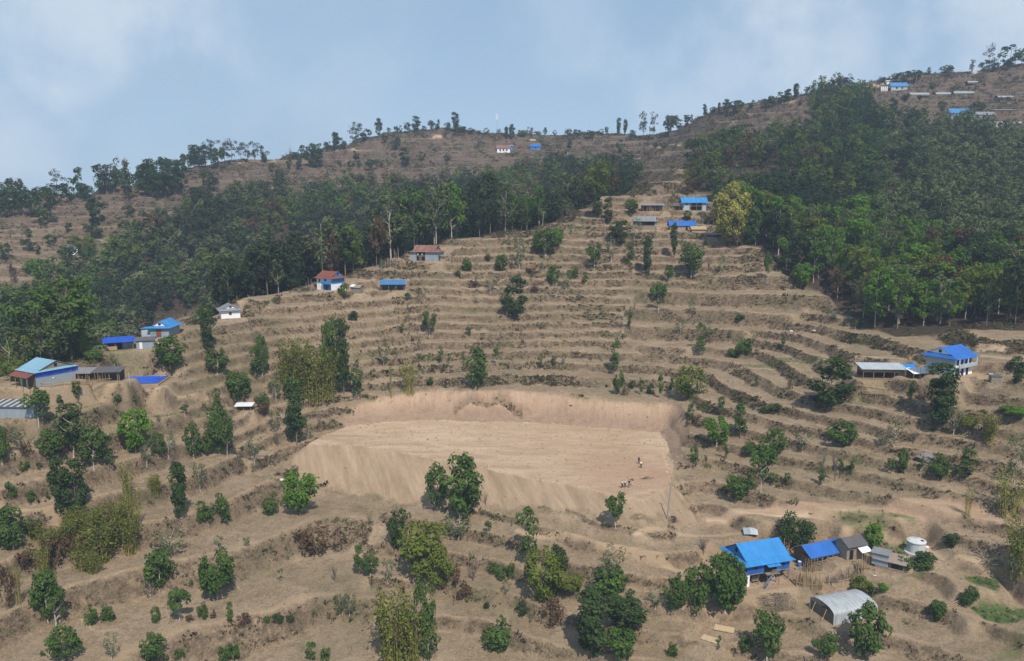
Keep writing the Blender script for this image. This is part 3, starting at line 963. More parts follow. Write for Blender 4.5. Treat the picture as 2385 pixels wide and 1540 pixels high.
def bamboo(seed, n=34, leafy=1.0, spread=0.42):
    r = np.random.default_rng(seed)
    vs, fs = [], []
    cents, nrm = [], []
    start = 0.16 if leafy > 1 else 0.42
    for k in range(n):
        a = r.uniform(0, 2 * math.pi)
        b0 = np.array([math.cos(a), math.sin(a), 0]) * 0.26 * math.sqrt(r.random())
        out = np.array([math.cos(a + r.normal() * 0.5), math.sin(a + r.normal() * 0.5), 0]) * r.uniform(0.05, 1.0) * spread
        H = r.uniform(0.5, 1.0)
        prev = b0 + np.array([0, 0, -0.03])
        segs = 6
        for s in range(1, segs + 1):
            t = s / segs
            p = b0 + out * t ** 2.0 + np.array([0, 0, H * (t - 0.12 * t ** 3)])
            tube(vs, fs, prev, p, 0.0105 * (1.15 - t * 0.85), 0.0105 * (1.15 - (t + 1 / segs) * 0.85), 3)
            if t > start:
                m = int(leafy * r.uniform(3, 16) * (0.5 + t))
                c = prev + (p - prev) * r.random((m, 1)) + r.normal(size=(m, 3)) * np.array([0.065, 0.065, 0.03])
                cents.append(c)
                nrm.append(unit(r.normal(size=(m, 3)) * 0.8 + np.array([0, 0, 0.6]) + out))
            prev = p
    culms = mesh_from("culms", vs, fs, [CULM])
    c, nn = np.concatenate(cents), np.concatenate(nrm)
    v, f = leaf_quads(c * np.array([1, 1, 2.0]), nn, np.full(len(c), 0.08) * r.uniform(0.5, 1.3, len(c)), r)
    v = v * np.array([1, 1, 0.5])
    mats = [LM['bamboo'], LM['olive'], LM['brown']]
    mi = r.choice(3, size=len(c), p=[0.46, 0.32, 0.22] if leafy > 1 else [0.7, 0.1, 0.2])
    lm = mesh_from("foliage", v, f, mats, np.repeat(np.clip(r.random(len(c)) * 0.8 + 0.1, 0, 1), 4), False, mi)
    return lm, culms


def bare(seed, mat, spread=0.42, n=14, r0=0.03):
    r = np.random.default_rng(seed)
    vs, fs = [], []
    tube(vs, fs, (0, 0, -0.05), (0.01, 0, 0.36), r0, r0 * 0.7, 5)
    base = np.array([0.01, 0, 0.36])
    tips = []
    for k in range(n):
        a = r.uniform(0, 2 * math.pi)
        e = np.array([math.cos(a) * spread * r.uniform(.3, 1), math.sin(a) * spread * r.uniform(.3, 1), r.uniform(0.6, 1.0)])
        s = base * r.uniform(0.55, 1.0)
        m = s * 0.5 + e * 0.5 + r.normal(size=3) * 0.03
        tube(vs, fs, s, m, r0 * .5, r0 * .3, 4)
        tube(vs, fs, m, e, r0 * .3, r0 * .1, 3)
        for _ in range(5):
            s2 = m + (e - m) * r.uniform(-0.4, 0.9)
            tube(vs, fs, s2, s2 + r.normal(size=3) * np.array([0.11, 0.11, 0.06]) + np.array([0, 0, 0.07]), r0 * .16, r0 * .06, 3)
        tips.append(e)
    return mesh_from("branches", vs, fs, [mat], None, False), tips


def blob(h0, h1, w=0.5, low=0.6):
    """a rounded crown profile between two heights"""
    hs = np.linspace(h0, h1, 9)
    t = np.linspace(0, 1, 9)
    rr = w * np.sqrt(np.clip(1 - (2 * t - 1) ** 2, 0, 1)) * np.where(t < 0.5, low + (1 - low) * t * 2, 1.0)
    return list(zip(hs, np.maximum(rr, 0.05)))


def lumpy(h0, h1, seed, w=0.5, n=4):
    """several tiers of lopped regrowth one above another"""
    r = np.random.default_rng(seed)
    out = []
    for k in range(n):
        a = h0 + (h1 - h0) * k / n
        b = h0 + (h1 - h0) * (k + 1) / n
        ww = w * r.uniform(0.5, 1.0)
        out += [(a, ww * 0.45), ((a + b) / 2, ww), (b - 0.01, ww * 0.5)]
    return out


KINDS = {}


def kind(code, name, cat, look, builder, variants):
    KINDS[code] = dict(name=name, cat=cat, look=look, protos=[builder(k) for k in range(variants)])


def leafy(mat, prof, clumps, leaves, size, bark, **kw):
    tkw = {k: kw.pop(k) for k in ('top', 'r0', 'limbs', 'fork', 'lean', 'twigs') if k in kw}

    def f(k):
        sd = hash_seed(mat, clumps, leaves, k)
        p = prof(sd) if callable(prof) else prof
        cm, cs = crown_mesh("crown", LM[mat], sd, p, clumps, leaves, size, **kw)
        tm = trunk_mesh("trunk", bark, sd + 1, cs, **tkw)
        return [("crown", cm), ("trunk", tm)]
    return f


def hash_seed(*a):
    s = 7
    for c in str(a):
        s = (s * 131 + ord(c)) % 1000003
    return s


kind('R', 'round_tree', 'tree', 'round dense mid green tree', leafy('mid', blob(0.16, 1.0), 26, 62, 0.10, BARK_PALE, top=0.6, r0=0.026, tall=1.2), 4)
kind('B', 'bright_round_tree', 'tree', 'round bright green tree', leafy('bright', blob(0.14, 1.0), 26, 62, 0.10, BARK_PALE, top=0.6, r0=0.026, tall=1.2), 3)
kind('L', 'long_stemmed_tree', 'tree', 'long-stemmed leafy tree', leafy('mid', blob(0.34, 1.0), 20, 55, 0.105, BARK_PALE, top=0.8, r0=0.022, fork=0.3, tall=1.5), 3)
kind('T', 'tall_tree', 'tree', 'tall dense dark green tree', leafy('dark', lambda s: lumpy(0.14, 1.0, s), 32, 62, 0.105, BARK, top=0.9, r0=0.02, limbs=10, fork=0.15, tall=2.2), 4)
kind('C', 'narrow_tree', 'tree', 'narrow upright green tree', leafy('mid', lambda s: lumpy(0.16, 1.0, s, 0.5, 3), 18, 48, 0.13, BARK, top=0.9, r0=0.03, limbs=6, fork=0.15, tall=2.6, clump_r=0.2), 4)
kind('S', 'sparse_tree', 'tree', 'sparse grey-green tree', leafy('pale', blob(0.22, 1.0), 22, 17, 0.085, BARK_PALE, top=0.75, r0=0.022, limbs=18, fork=0.12, lean=0.08, twigs=2, tall=1.5, clump_r=0.13), 4)
kind('U', 'shrub', 'shrub', 'leafy green shrub', leafy('mid', blob(0.02, 1.0, 0.5, 0.9), 16, 46, 0.135, BARK, top=0.5, r0=0.03, fork=0.05, tall=1.0, clump_r=0.2), 4)
kind('D', 'dark_shrub', 'shrub', 'dark green bush', leafy('dark', blob(0.02, 1.0, 0.5, 0.9), 16, 46, 0.135, BARK, top=0.5, r0=0.03, fork=0.05, tall=1.0, clump_r=0.2), 3)
kind('Y', 'sapling', 'tree', 'small leafy sapling', leafy('mid', blob(0.22, 1.0, 0.45), 9, 30, 0.20, BARK_PALE, top=0.8, r0=0.03, limbs=4, fork=0.1, tall=2.0, clump_r=0.22), 4)
kind('E', 'pale_sapling', 'tree', 'thin pale green sapling', leafy('pale', blob(0.2, 1.0, 0.45), 9, 18, 0.18, BARK_PALE, top=0.85, r0=0.03, limbs=6, fork=0.1, tall=2.0, clump_r=0.2), 3)
kind('P', 'pine_tree', 'tree', 'open-crowned dark tree', leafy('pine', lambda s: lumpy(0.30, 1.0, s, 0.5, 3), 20, 24, 0.085, BARK, top=0.95, r0=0.016, limbs=16, fork=0.3, tall=1.8, clump_r=0.12, twigs=1), 3)
kind('H', 'ridge_tree', 'tree', 'leafy dark tree on the ridge', leafy('dark', blob(0.18, 1.0), 16, 34, 0.14, BARK, top=0.8, r0=0.022, limbs=6, tall=1.6, clump_r=0.19), 4)
kind('W', 'drooping_tree', 'tree', 'dense dark drooping tree', leafy('dark', blob(0.03, 1.0, 0.5, 0.95), 30, 70, 0.075, BARK, top=0.5, r0=0.025, tall=1.0, droop=0.25), 1)
kind('G', 'blossoming_tree', 'tree', 'big round yellow-green blossoming tree', leafy('yellow', blob(0.12, 1.0, 0.5, 0.8), 110, 70, 0.055, BARK, top=0.7, r0=0.022, limbs=14, tall=1.6, clump_r=0.12), 1)
kind('O', 'olive_tree', 'tree', 'broad yellowish-green tree', leafy('olive', blob(0.08, 1.0, 0.5, 0.8), 34, 55, 0.08, BARK, top=0.6, r0=0.024, limbs=10, fork=0.1, tall=1.2, clump_r=0.14), 3)
kind('K', 'pollarded_tree', 'tree', 'lopped pale-trunked tree', leafy('mid', lambda s: lumpy(0.3, 1.0, s, 0.5, 3), 17, 50, 0.11, BARK_PALE, top=0.72, r0=0.034, limbs=17, fork=0.2, lean=0.06, twigs=1, tall=1.9), 2)
kind('X', 'dry_leaved_bush', 'shrub', 'dry brown-leaved bush', leafy('brown', blob(0.02, 1.0, 0.5, 0.9), 16, 30, 0.11, BARK, top=0.5, r0=0.02, limbs=12, fork=0.04, twigs=1, tall=1.0, clump_r=0.18), 3)
kind('N', 'bare_tree', 'tree', 'leafless grey tree', lambda k: [("branches", bare(300 + k, TWIG)[0])], 3)
kind('M', 'bare_shrub', 'shrub', 'leafless twiggy shrub', lambda k: [("branches", bare(330 + k, TWIG, 0.5, 22, 0.018)[0])], 3)
kind('A', 'bamboo_clump', 'bamboo', 'leafy bamboo clump', lambda k: list(zip(("foliage", "culms"), bamboo(400 + k, 38, 1.05))), 3)
kind('V', 'bamboo_stand', 'bamboo', 'thin yellowish bamboo stand', lambda k: list(zip(("foliage", "culms"), bamboo(440 + k, 34, 0.4, 0.30))), 3)

# every tree the photo shows apart: crop number, then kind x y height width in that crop
TREES = """7 B 2045 530 275 200;7 R 1480 1112 322 215;7 R 1092 1042 252 180;7 L 1225 1257 225 145;7 S 1165 812 190 230;7 X 2135 792 195 190;7 U 1843 532 140 95;7 T 1228 572 382 150;7 S 1365 372 200 95;
7 C 1375 592 150 70;7 C 1425 602 155 75;7 U 1515 562 165 105;7 E 1490 800 122 60;7 T 425 530 400 140;7 T 525 565 385 160;7 R 640 216 275 165;7 C 742 230 235 95;7 U 75 422 110 58;7 U 205 436 62 52;
7 R 95 772 272 190;7 R 15 762 180 130;7 S 255 602 90 105;7 R 325 1262 330 170;7 K 385 1302 262 150;7 U 620 1285 125 72;7 U 742 1256 107 88;7 U 1060 1261 92 62;7 S 1025 1102 130 90;7 U 1385 1241 100 58;
7 C 1565 1266 138 62;7 X 1650 1286 72 92;7 D 1890 1276 62 62;7 D 1975 1256 36 52;7 U 1825 1266 46 36;7 E 2145 1246 72 40;7 S 2335 1216 172 112;7 E 1300 1046 82 34;7 E 1915 992 92 44;7 M 2280 992 132 62;
7 E 1680 762 86 42;7 X 1297 1262 48 52;7 X 1450 1242 60 42;7 R 440 1526 206 190;7 S 760 1526 182 98;7 R 1040 1531 172 160;7 Y 1205 1531 72 42;7 Y 1245 1531 76 36;7 Y 1135 1531 42 36;7 U 1525 1522 92 68;
7 R 1592 1531 112 82;7 Y 2120 1531 122 66;7 U 2220 1526 82 66;7 Y 295 1502 42 36;7 A 885 795 380 170;7 V 870 485 370 140;7 A 690 855 330 230;7 A 565 905 260 160;7 A 480 705 185 130;7 V 300 965 330 130;
7 V 130 1145 360 80;7 X 370 905 230 120;7 X 55 1175 285 90;7 A 1060 402 172 92;7 A 400 720 150 120;7 A 520 640 200 150;7 A 610 720 240 170;7 A 760 760 300 170;7 A 690 640 220 150;7 A 330 800 200 140;7 X 450 800 150 120;7 A 640 930 200 130;7 V 930 640 330 110;7 X 600 830 170 130;7 A 240 700 150 120;7 X 190 900 150 110;7 A 820 640 250 150;7 X 770 640 130 100;
4 L 265 862 252 148;4 S 500 1062 345 225;4 T 490 1000 280 180;4 R 350 1092 200 140;4 B 925 1037 287 182;4 N 968 1032 240 60;4 R 1080 1067 152 92;4 S 1150 1077 182 95;4 R 1320 1077 216 112;4 R 1400 1057 142 92;
4 R 1495 1052 312 152;4 L 1550 1072 272 102;4 S 1735 1117 216 112;4 N 1890 1002 152 92;4 S 1870 902 152 92;4 T 2022 987 382 166;4 Y 1260 792 77 52;4 C 1485 722 122 56;4 Y 805 702 62 46;4 Y 917 706 56 36;
4 C 525 687 152 62;4 Y 415 722 76 46;4 M 1130 697 82 26;4 M 1410 662 52 18;4 R 1625 692 192 152;4 S 1882 697 182 82;4 U 1790 722 82 82;4 R 1160 462 197 184;4 R 1482 502 167 142;4 T 1420 342 292 112;
4 C 1742 542 222 84;4 R 1790 512 252 82;4 S 1745 292 82 82;4 N 1710 212 112 44;4 S 780 448 92 72;4 U 640 412 82 102;4 O 135 447 40 40;4 O 105 547 140 150;4 R 15 1112 222 100;4 S 130 1032 162 122;
4 X 180 1052 82 72;4 S 250 1012 92 72;4 U 165 1152 56 52;4 Y 268 1162 56 32;4 A 1985 612 425 150;4 A 2065 640 430 180;4 A 2235 662 380 180;4 A 1945 600 330 130;4 U 2010 640 110 130;4 A 2150 692 462 190;4 V 2062 622 300 110;4 S 2105 952 102 62;4 N 2178 892 152 52;4 U 1870 620 70 60;
4 S 1000 1130 190 100;4 E 1085 840 50 30;4 X 1780 760 60 90;4 S 640 470 70 50;
5 R 1030 602 256 156;5 L 710 252 176 96;5 T 1290 122 268 170;5 L 2270 84 197 92;5 C 2080 207 137 46;5 C 1970 507 246 82;5 R 2000 642 142 76;5 Y 785 432 116 46;5 Y 845 432 66 24;5 Y 940 432 76 24;5 Y 1165 432 97 46;
5 Y 1465 467 102 36;5 Y 1560 442 56 42;5 E 1630 442 76 42;5 Y 525 232 72 32;5 Y 975 252 66 42;5 S 400 462 212 82;5 S 650 547 82 62;5 D 715 572 46 52;5 N 1195 302 112 34;5 N 1130 292 122 52;5 N 1335 262 92 32;
5 D 2095 602 52 40;5 Y 2155 642 112 42;5 Y 2285 672 152 42;5 Y 2355 642 112 36;5 V 570 634 292 150;5 V 450 664 300 26;5 R 45 657 490 120;5 T 130 642 500 130;5 C 215 662 232 102;5 R 765 1442 300 140;5 R 930 1492 400 260;
5 L 1980 1557 238 128;5 D 190 140 60 60;5 X 2050 650 60 50;5 D 2220 640 70 50;
8 S 910 692 165 205;8 N 1095 472 102 52;8 D 500 732 215 112;8 M 500 560 110 90;8 M 305 622 122 84;8 O 680 962 392 300;8 O 790 1034 285 180;8 K 1385 884 372 152;8 Y 1110 667 86 46;8 C 235 947 202 72;8 R 308 952 162 102;
8 M 70 992 132 58;8 S 430 1002 172 92;8 S 170 1237 172 102;8 E 100 1222 92 62;8 A 470 1535 560 280;8 A 590 1545 480 200;8 L 680 1535 545 150;8 R 705 1531 255 132;8 N 1010 987 152 152;8 U 1150 932 72 58;8 U 1205 972 92 72;
8 U 1270 967 102 52;8 S 1240 1082 102 62;8 O 1490 1112 342 262;8 D 1595 932 172 112;8 O 1685 1072 142 132;8 S 1810 1052 182 64;8 S 1965 1002 252 172;8 U 1940 1082 172 192;8 T 1815 1535 462 270;8 T 2040 1342 275 250;
8 R 2010 1531 202 190;8 R 2365 1192 205 132;8 S 2250 1172 132 112;8 E 2050 1012 72 34;8 D 1340 1212 82 72;8 D 1105 1172 38 44;8 X 1550 1282 162 142;8 U 1170 1444 192 180;8 U 2372 1502 92 62;8 X 850 1012 132 142;8 X 930 1090 90 120;8 N 600 1540 200 40;
9 S 330 1162 330 180;9 R 60 1172 262 142;9 R 350 1192 362 250;9 U 180 1152 260 150;9 N 200 802 132 132;9 W 820 752 222 212;9 B 1360 762 162 132;9 R 630 1532 312 190;9 U 490 1462 102 72;9 R 1300 1502 335 250;9 R 1030 1492 142 152;
9 R 1785 1267 142 96;9 R 2030 1132 102 72;9 D 1985 1142 62 82;9 O 1275 1087 122 132;9 C 1350 1102 102 52;9 B 1420 1062 56 62;9 U 1590 885 60 110;9 U 1690 890 55 110;9 D 1480 830 50 60;9 B 1540 860 40 70;9 D 1900 752 82 102;9 Y 10 1502 92 42;9 Y 310 1412 52 28;9 S 1590 1282 42 52;
9 N 2310 1042 200 110;9 S 2310 1034 272 102;9 A 2335 952 500 190;9 Y 300 1455 46 24;9 D 1700 860 70 120;
6 O 110 662 212 202;6 C 115 802 152 52;6 Y 205 802 96 42;6 C 320 787 147 56;6 Y 565 582 66 36;6 X 795 607 62 42;6 T 1060 742 335 262;6 B 290 992 192 152;6 C 450 942 232 96;6 C 345 1082 122 46;6 U 135 1092 92 56;
6 R 700 1042 152 152;6 S 870 1042 172 112;6 R 1130 992 162 182;6 L 590 1312 332 152;6 R 520 1062 90 90;6 R 420 1372 167 142;6 C 510 1312 162 92;6 Y 665 1257 76 42;6 C 770 1267 102 46;6 C 1000 1262 112 56;6 N 1095 1232 252 112;
6 N 1015 1152 132 72;6 C 1135 1192 122 56;6 C 1205 1182 107 66;6 C 1475 1182 122 56;6 R 1555 1172 152 72;6 Y 1680 1162 86 42;6 R 1800 1227 167 116;6 C 2000 1182 162 112;6 S 1500 1002 172 122;6 M 1630 982 122 112;6 T 1810 862 410 235;
6 S 1905 922 232 112;6 A 2140 962 222 142;6 C 1610 692 152 72;6 D 2340 482 92 112;6 D 2345 562 62 62;6 O 2000 872 92 122;6 S 2320 1252 332 162;6 V 2280 1482 422 260;6 V 2000 1472 252 70;6 S 1085 130 80 90;6 N 1043 192 272 60;
6 C 185 377 222 82;6 S 40 252 122 82;6 S 230 252 92 52;6 U 475 372 107 82;6 U 410 382 62 72;6 S 545 292 92 62;6 C 740 332 92 38;6 S 785 202 82 38;6 Y 1235 202 62 34;6 D 450 137 32 62;6 S 120 92 92 72;6 E 380 277 72 38;
6 E 565 377 52 38;6 S 1420 990 90 90;6 D 1960 1190 50 100;6 Y 1210 880 60 40;6 B 2310 790 60 150;6 D 1000 690 40 120;6 D 620 770 40 60;6 D 690 745 40 90;
2 U 960 1152 72 72;2 R 1205 1167 107 86;2 N 1275 1162 152 52;2 S 1325 1152 222 102;2 D 1110 1102 52 38;2 R 1500 1062 177 152;2 B 1572 1002 132 96;2 S 1435 962 82 62;2 S 1690 922 82 62;2 N 1765 1192 182 72;2 L 1835 1152 167 102;
2 Y 1775 1252 76 46;2 R 1555 1262 122 92;2 S 1490 1172 82 62;2 R 1690 1217 82 72;2 S 1645 1292 132 92;2 S 1950 1102 182 84;2 C 2075 1142 172 62;2 T 2195 1212 272 86;2 T 2000 992 172 122;2 S 2110 972 162 102;2 T 1930 842 167 72;
2 T 1850 802 172 96;2 R 2085 772 92 92;2 Y 2345 1242 112 52;2 S 1130 1312 122 72;2 S 1215 1352 82 62;2 Y 565 1372 56 34;2 S 670 1352 82 44;2 N 1500 1402 132 38;2 N 2110 1432 82 44;2 S 385 1182 102 44;2 S 470 1192 52 34;
2 Y 910 1212 62 34;2 N 1670 822 92 112;2 U 130 1340 90 70;2 S 1030 1230 60 40;2 S 1240 1490 150 60;2 X 1420 1180 40 90;2 X 1000 1270 40 90;2 X 1420 1300 50 60;2 X 1680 820 60 60;
10 T 580 988 402 112;10 R 790 1205 372 272;10 N 995 1207 302 132;10 S 1150 1192 232 152;10 G 1250 835 695 395;10 N 1335 935 450 60;10 D 1440 832 172 202;10 R 740 532 102 102;10 S 925 602 152 62;10 L 520 1292 222 92;10 R 390 1492 192 152;
10 S 690 792 112 62;10 N 790 792 112 62;10 L 1700 1282 352 92;10 B 2100 1332 282 212;10 S 340 762 122 92;10 X 1330 850 150 150;10 D 960 830 80 40;10 S 1180 850 100 90
"""
RIDGE = """1 H 60 792 200 120;1 P 130 792 262 122;1 H 300 862 262 132;1 T 660 852 202 132;1 H 640 952 112 102;1 P 390 642 172 132;1 T 545 692 222 62;1 H 480 702 162 92;1 H 270 622 82 92;1 P 730 642 222 162;1 X 830 602 202 102;1 H 870 682 202 92;
1 T 1040 662 252 122;1 T 1130 662 262 122;1 T 1240 612 212 112;1 T 1245 422 102 42;1 T 1330 462 152 102;1 H 1490 472 152 92;1 P 1440 442 182 122;1 P 1580 432 162 112;1 P 1640 422 152 82;1 P 1740 432 152 102;1 H 1800 427 112 62;
1 H 1850 512 82 34;1 T 2040 482 92 52;1 T 2160 462 172 92;1 H 2080 392 82 72;1 H 2000 402 52 62;1 T 2290 342 117 52;1 H 2340 332 72 62;1 H 1910 552 82 62;1 H 195 937 62 44;1 H 185 1032 92 72;1 H 260 1052 82 44;1 H 350 1002 92 72;
1 H 35 1092 112 72;1 X 95 1252 142 40;1 H 470 902 72 38;1 H 820 872 72 52;1 H 880 802 92 72;1 X 65 1312 52 46;1 N 75 982 132 52;1 H 15 800 180 100;1 O 560 1030 110 150;1 O 620 1060 130 70;1 B 770 1060 90 110;1 B 250 1190 110 140;1 H 450 1080 90 90;1 H 585 1085 75 80;1 P 90 770 230 130;1 H 160 790 200 120;1 H 110 700 160 110;1 P 30 740 200 120;1 H 210 720 120 90;1 H 230 800 150 100;1 H 340 720 110 90;1 H 420 690 120 90;1 T 575 690 120 70;1 H 610 670 90 70;1 H 700 640 190 110;1 P 690 620 190 110;1 H 780 640 180 110;1 T 990 660 220 110;1 T 1080 670 230 120;1 T 1190 640 220 120;1 H 950 640 150 90;1 P 1400 430 160 100;1 P 1530 430 165 100;1 P 1690 430 140 90;1 T 1380 460 150 90;1 H 1280 450 110 80;1 H 2120 450 110 90;1 H 1440 620 140 110;1 N 920 460 90 40;1 N 860 480 90 40;1 N 1980 410 100 40;1 N 1960 420 80 40;1 N 940 470 80 30;1 H 1970 470 60 40;
2 T 75 332 107 52;2 H 20 352 72 44;2 P 190 302 132 92;2 P 230 292 152 82;2 H 270 282 82 72;2 T 365 252 132 52;2 H 305 242 52 28;2 H 435 217 32 28;2 H 485 227 52 32;2 H 515 227 52 24;2 H 560 222 72 42;2 T 620 217 102 62;2 H 675 217 42 28;
2 H 720 207 72 42;2 H 765 207 72 46;2 H 835 212 62 46;2 T 890 207 122 62;2 T 1235 267 82 38;2 T 1275 267 107 44;2 H 410 292 52 42;2 H 485 342 102 52;2 T 545 452 122 76;2 H 215 402 56 52;2 H 180 472 62 52;2 H 230 467 56 32;2 H 320 472 72 82;
2 H 665 412 56 42;2 H 835 432 62 46;2 H 385 457 36 22;2 H 100 462 42 24;2 X 1395 247 62 44;2 O 1345 247 46 62;2 H 1100 237 46 38;2 H 1050 237 32 32;2 H 1500 242 56 28;2 H 1450 242 32 44;2 H 1565 242 38 28;2 H 1655 247 52 46;2 H 1720 247 46 52;
2 H 1805 267 62 66;2 H 1880 237 38 42;2 H 1920 237 56 28;2 T 2000 242 117 38;2 T 2045 242 107 38;2 H 2095 252 46 42;2 P 2165 262 187 102;2 P 2240 262 172 82;2 P 2350 252 152 82;2 H 1670 332 56 34;2 H 2010 362 92 52;2 H 2250 332 46 42;2 H 2300 332 42 52;
2 H 930 215 40 60;2 H 990 230 40 50;2 H 900 235 50 90;2 N 1235 200 60 40;2 H 1185 225 30 25;
3 H 130 692 122 82;3 H 180 662 62 52;3 T 235 642 72 42;3 T 262 617 52 22;3 T 350 582 76 34;3 H 400 572 52 42;3 T 440 572 76 28;3 T 485 562 92 52;3 H 550 562 82 82;3 H 590 532 42 24;3 H 645 532 52 46;3 H 780 522 72 62;3 H 740 522 52 42;3 T 830 502 72 42;
3 T 870 502 92 62;3 T 930 472 97 52;3 H 1000 442 52 32;3 H 1030 462 76 42;3 H 1150 412 67 38;3 H 1190 432 42 42;3 H 1230 432 46 42;3 T 1310 472 112 72;3 D 1090 502 82 102;3 H 1180 502 82 72;3 H 960 512 36 28;3 H 1365 387 38 18;3 H 1475 367 38 46;
3 H 1520 352 26 22;3 H 1560 362 56 52;3 H 1620 367 72 72;3 H 1690 367 82 72;3 H 1710 330 42 40;3 T 1778 317 46 24;3 H 1888 322 66 86;3 P 2050 312 97 66;3 H 2130 312 82 62;3 P 2160 292 167 92;3 H 2200 292 56 46;3 H 2290 277 147 122;3 H 2370 262 117 52;
3 T 1550 592 122 62;3 H 1860 562 76 52;3 H 1750 592 72 42;3 H 2050 542 46 46;3 H 2110 562 72 52;3 H 1720 477 28 26;3 H 1630 477 42 46;3 H 1800 407 42 46;3 H 2080 540 60 40
"""
LANDMARKS = [("the blue-roofed stilt house", 1765, 1320), ("the long blue-roofed shed", 1920, 1275), ("the white water tank", 2143, 1275), ("the plastic tunnel greenhouse", 1975, 1425),
             ("the two-storey farmhouse", 2220, 855), ("the long open shed at right", 2058, 865), ("the pale-blue-roofed farmhouse", 100, 870), ("the blue tarpaulin pond", 317, 888),
             ("the grey shed at the left edge", 30, 950), ("the white-gabled blue house", 380, 765), ("the small white house", 535, 725), ("the red-roofed blue house", 765, 655),
             ("the small blue open shed", 912, 662), ("the rusty hip-roofed house", 995, 590), ("the grey house high on the spur", 1500, 515), ("the blue house high on the spur", 1617, 473),
             ("the spur's low blue-roofed house", 1590, 523), ("the tiny white-roofed shelter", 568, 945), ("the people on the field", 1475, 1110), ("the field's utility pole", 1556, 1170),
             ("the field's far left corner", 810, 990), ("the slumped cut bank", 1130, 940), ("the embankment's left foot", 700, 1110), ("the embankment's middle foot", 1060, 1190),
             ("the photo's bottom left corner", 60, 1500), ("the photo's bottom edge centre", 1150, 1500), ("the big bamboo left of the field", 745, 850), ("the ploughed strips at lower left", 480, 1330),
             ("the telecom mast", 1157, 300), ("the blue-grey ridge house", 2093, 205), ("the white ridge shrine", 2265, 165), ("the right slope's white blockhouse", 2065, 285),
             ("the red-roofed village house", 1165, 345), ("the ridge's far left end", 60, 460), ("the dip in the skyline", 1440, 315), ("the right ridge's dirt road", 1760, 332), ("the left ridge's pale road", 620, 380)]
ORD = ["nearest", "second nearest", "third nearest", "fourth nearest", "fifth nearest", "sixth nearest", "seventh nearest", "eighth nearest", "ninth nearest", "tenth nearest", "eleventh nearest", "twelfth nearest", "thirteenth nearest", "fourteenth nearest"]
GROUPS = {'R': 'round green trees on the terraces', 'Y': 'saplings along the terraces', 'E': 'thin saplings along the terraces', 'U': 'shrubs on the terraces', 'D': 'dark bushes on the terraces',
          'S': 'sparse trees on the terraces', 'T': 'tall dark trees', 'C': 'narrow trees on the terraces', 'N': 'leafless trees', 'M': 'leafless shrubs', 'X': 'dry bushes', 'A': 'bamboo clumps',
          'V': 'thin bamboo stands', 'H': 'trees along the ridge', 'P': 'open-crowned ridge trees', 'L': 'long-stemmed trees', 'B': 'bright green trees', 'O': 'yellowish trees', 'K': 'lopped trees'}
PLACED = []


def px_per_m(x, y, z):
    u0, v0 = to_pix(x, y, z)
    u1, v1 = to_pix(x, y, z + 1.0)
    f = (y * cp - (z - CAM[2]) * sp)
    return math.hypot(u1 - u0, v1 - v0), FOC / f / PS


_count = {}


def grow(code, x, y, z, h, w, rz, variant=None):
    K = KINDS[code]
    k = _count.get(code, 0) if variant is None else variant
    _count[code] = k + 1
    root = empty(K['name'], (x, y, z), rz)
    root.scale = (w, w, h)
    for nm, me in K['protos'][k % len(K['protos'])]:
        link(nm, me, root)
    return root


def plant(text):
    for s in text.replace("\n", "").split(";"):
        if not s.strip():
            continue
        zm, code, X, Y, H, W = s.split()
        zm, X, Y, H, W = int(zm), float(X), float(Y), float(H), float(W)
        u, v = zp(zm, X, Y)
        k = Z[zm][2] * 2385 / 4096
        x, y, z = cast(u, v, HT2)
        pv, ph = px_per_m(x, y, z)
        h, w = H * k / pv, W * k / ph
        o = grow(code, x, y, z - 0.05, h, w * (1.18 if code not in 'AVNM' else 1.0), rng.uniform(0, 6.28))
        size = "small " if h < 2.6 else ("big " if h > 10 else "")
        PLACED.append((o, code, u, v - H * k * 0.5, size, x, y))


plant(TREES)
plant(RIDGE)


def label_trees():
    sets = {}
    for it in PLACED:
        o, code, u, v, size = it[:5]
        d = [(math.hypot((u - l[1]), (v - l[2]) * 1.3), l) for l in LANDMARKS]
        dist, l = min(d, key=lambda q: q[0])
        du, dv = u - l[1], (v - l[2]) * 1.3
        side = ("right of" if du > 0 else "left of") if abs(du) > abs(dv) else ("below" if dv > 0 else "above")
        look = KINDS[code]['look']
        if 'small' not in look and 'big' not in look and 'tall' not in look:
            look = size + look
        sets.setdefault((look, side, l[0]), []).append((dist, o, code))
    for (look, side, lm), mem in sets.items():
        mem.sort(key=lambda q: q[0])
        for i, (dist, o, code) in enumerate(mem):
            if len(mem) == 1:
                t = f"{look} {side} {lm}"
            else:
                t = f"{look}, {ORD[min(i, 13)]} {side} {lm}"
            tag(o, t, KINDS[code]['cat'], GROUPS.get(code))


label_trees()
# ------------------------------------------------------------------ the two woods
fr = np.random.default_rng(77)
LOOKS = {'wood': 'dark green', 'pale': 'thin grey-green', 'mid': 'mid green', 'olive': 'olive green', 'brown': 'brown-leaved', 'bright': 'bright green'}
FPROTO = {}
for mk, nvar in (('wood', 4), ('pale', 3), ('mid', 3), ('olive', 2), ('brown', 2), ('bright', 2)):
    FPROTO[mk] = []
    for k in range(nvar):
        sd = hash_seed('forest', mk, k)
        prof = blob(0.30, 1.0, 0.5, 0.55) if k % 2 == 0 else lumpy(0.25, 1.0, sd, 0.52, 3)
        lv = 26 if mk == 'pale' else 44
        cm, cs = crown_mesh("crown", LM[mk], sd, prof, 30, lv, 0.085, tall=2.0, clump_r=0.13)
        tm = trunk_mesh("trunk", BARK_PALE if (mk == 'pale' or k == 1) else BARK, sd + 1, cs, top=0.9, r0=0.017, limbs=8, fork=0.25, lean=0.03)
        FPROTO[mk].append([("crown", cm), ("trunk", tm)])


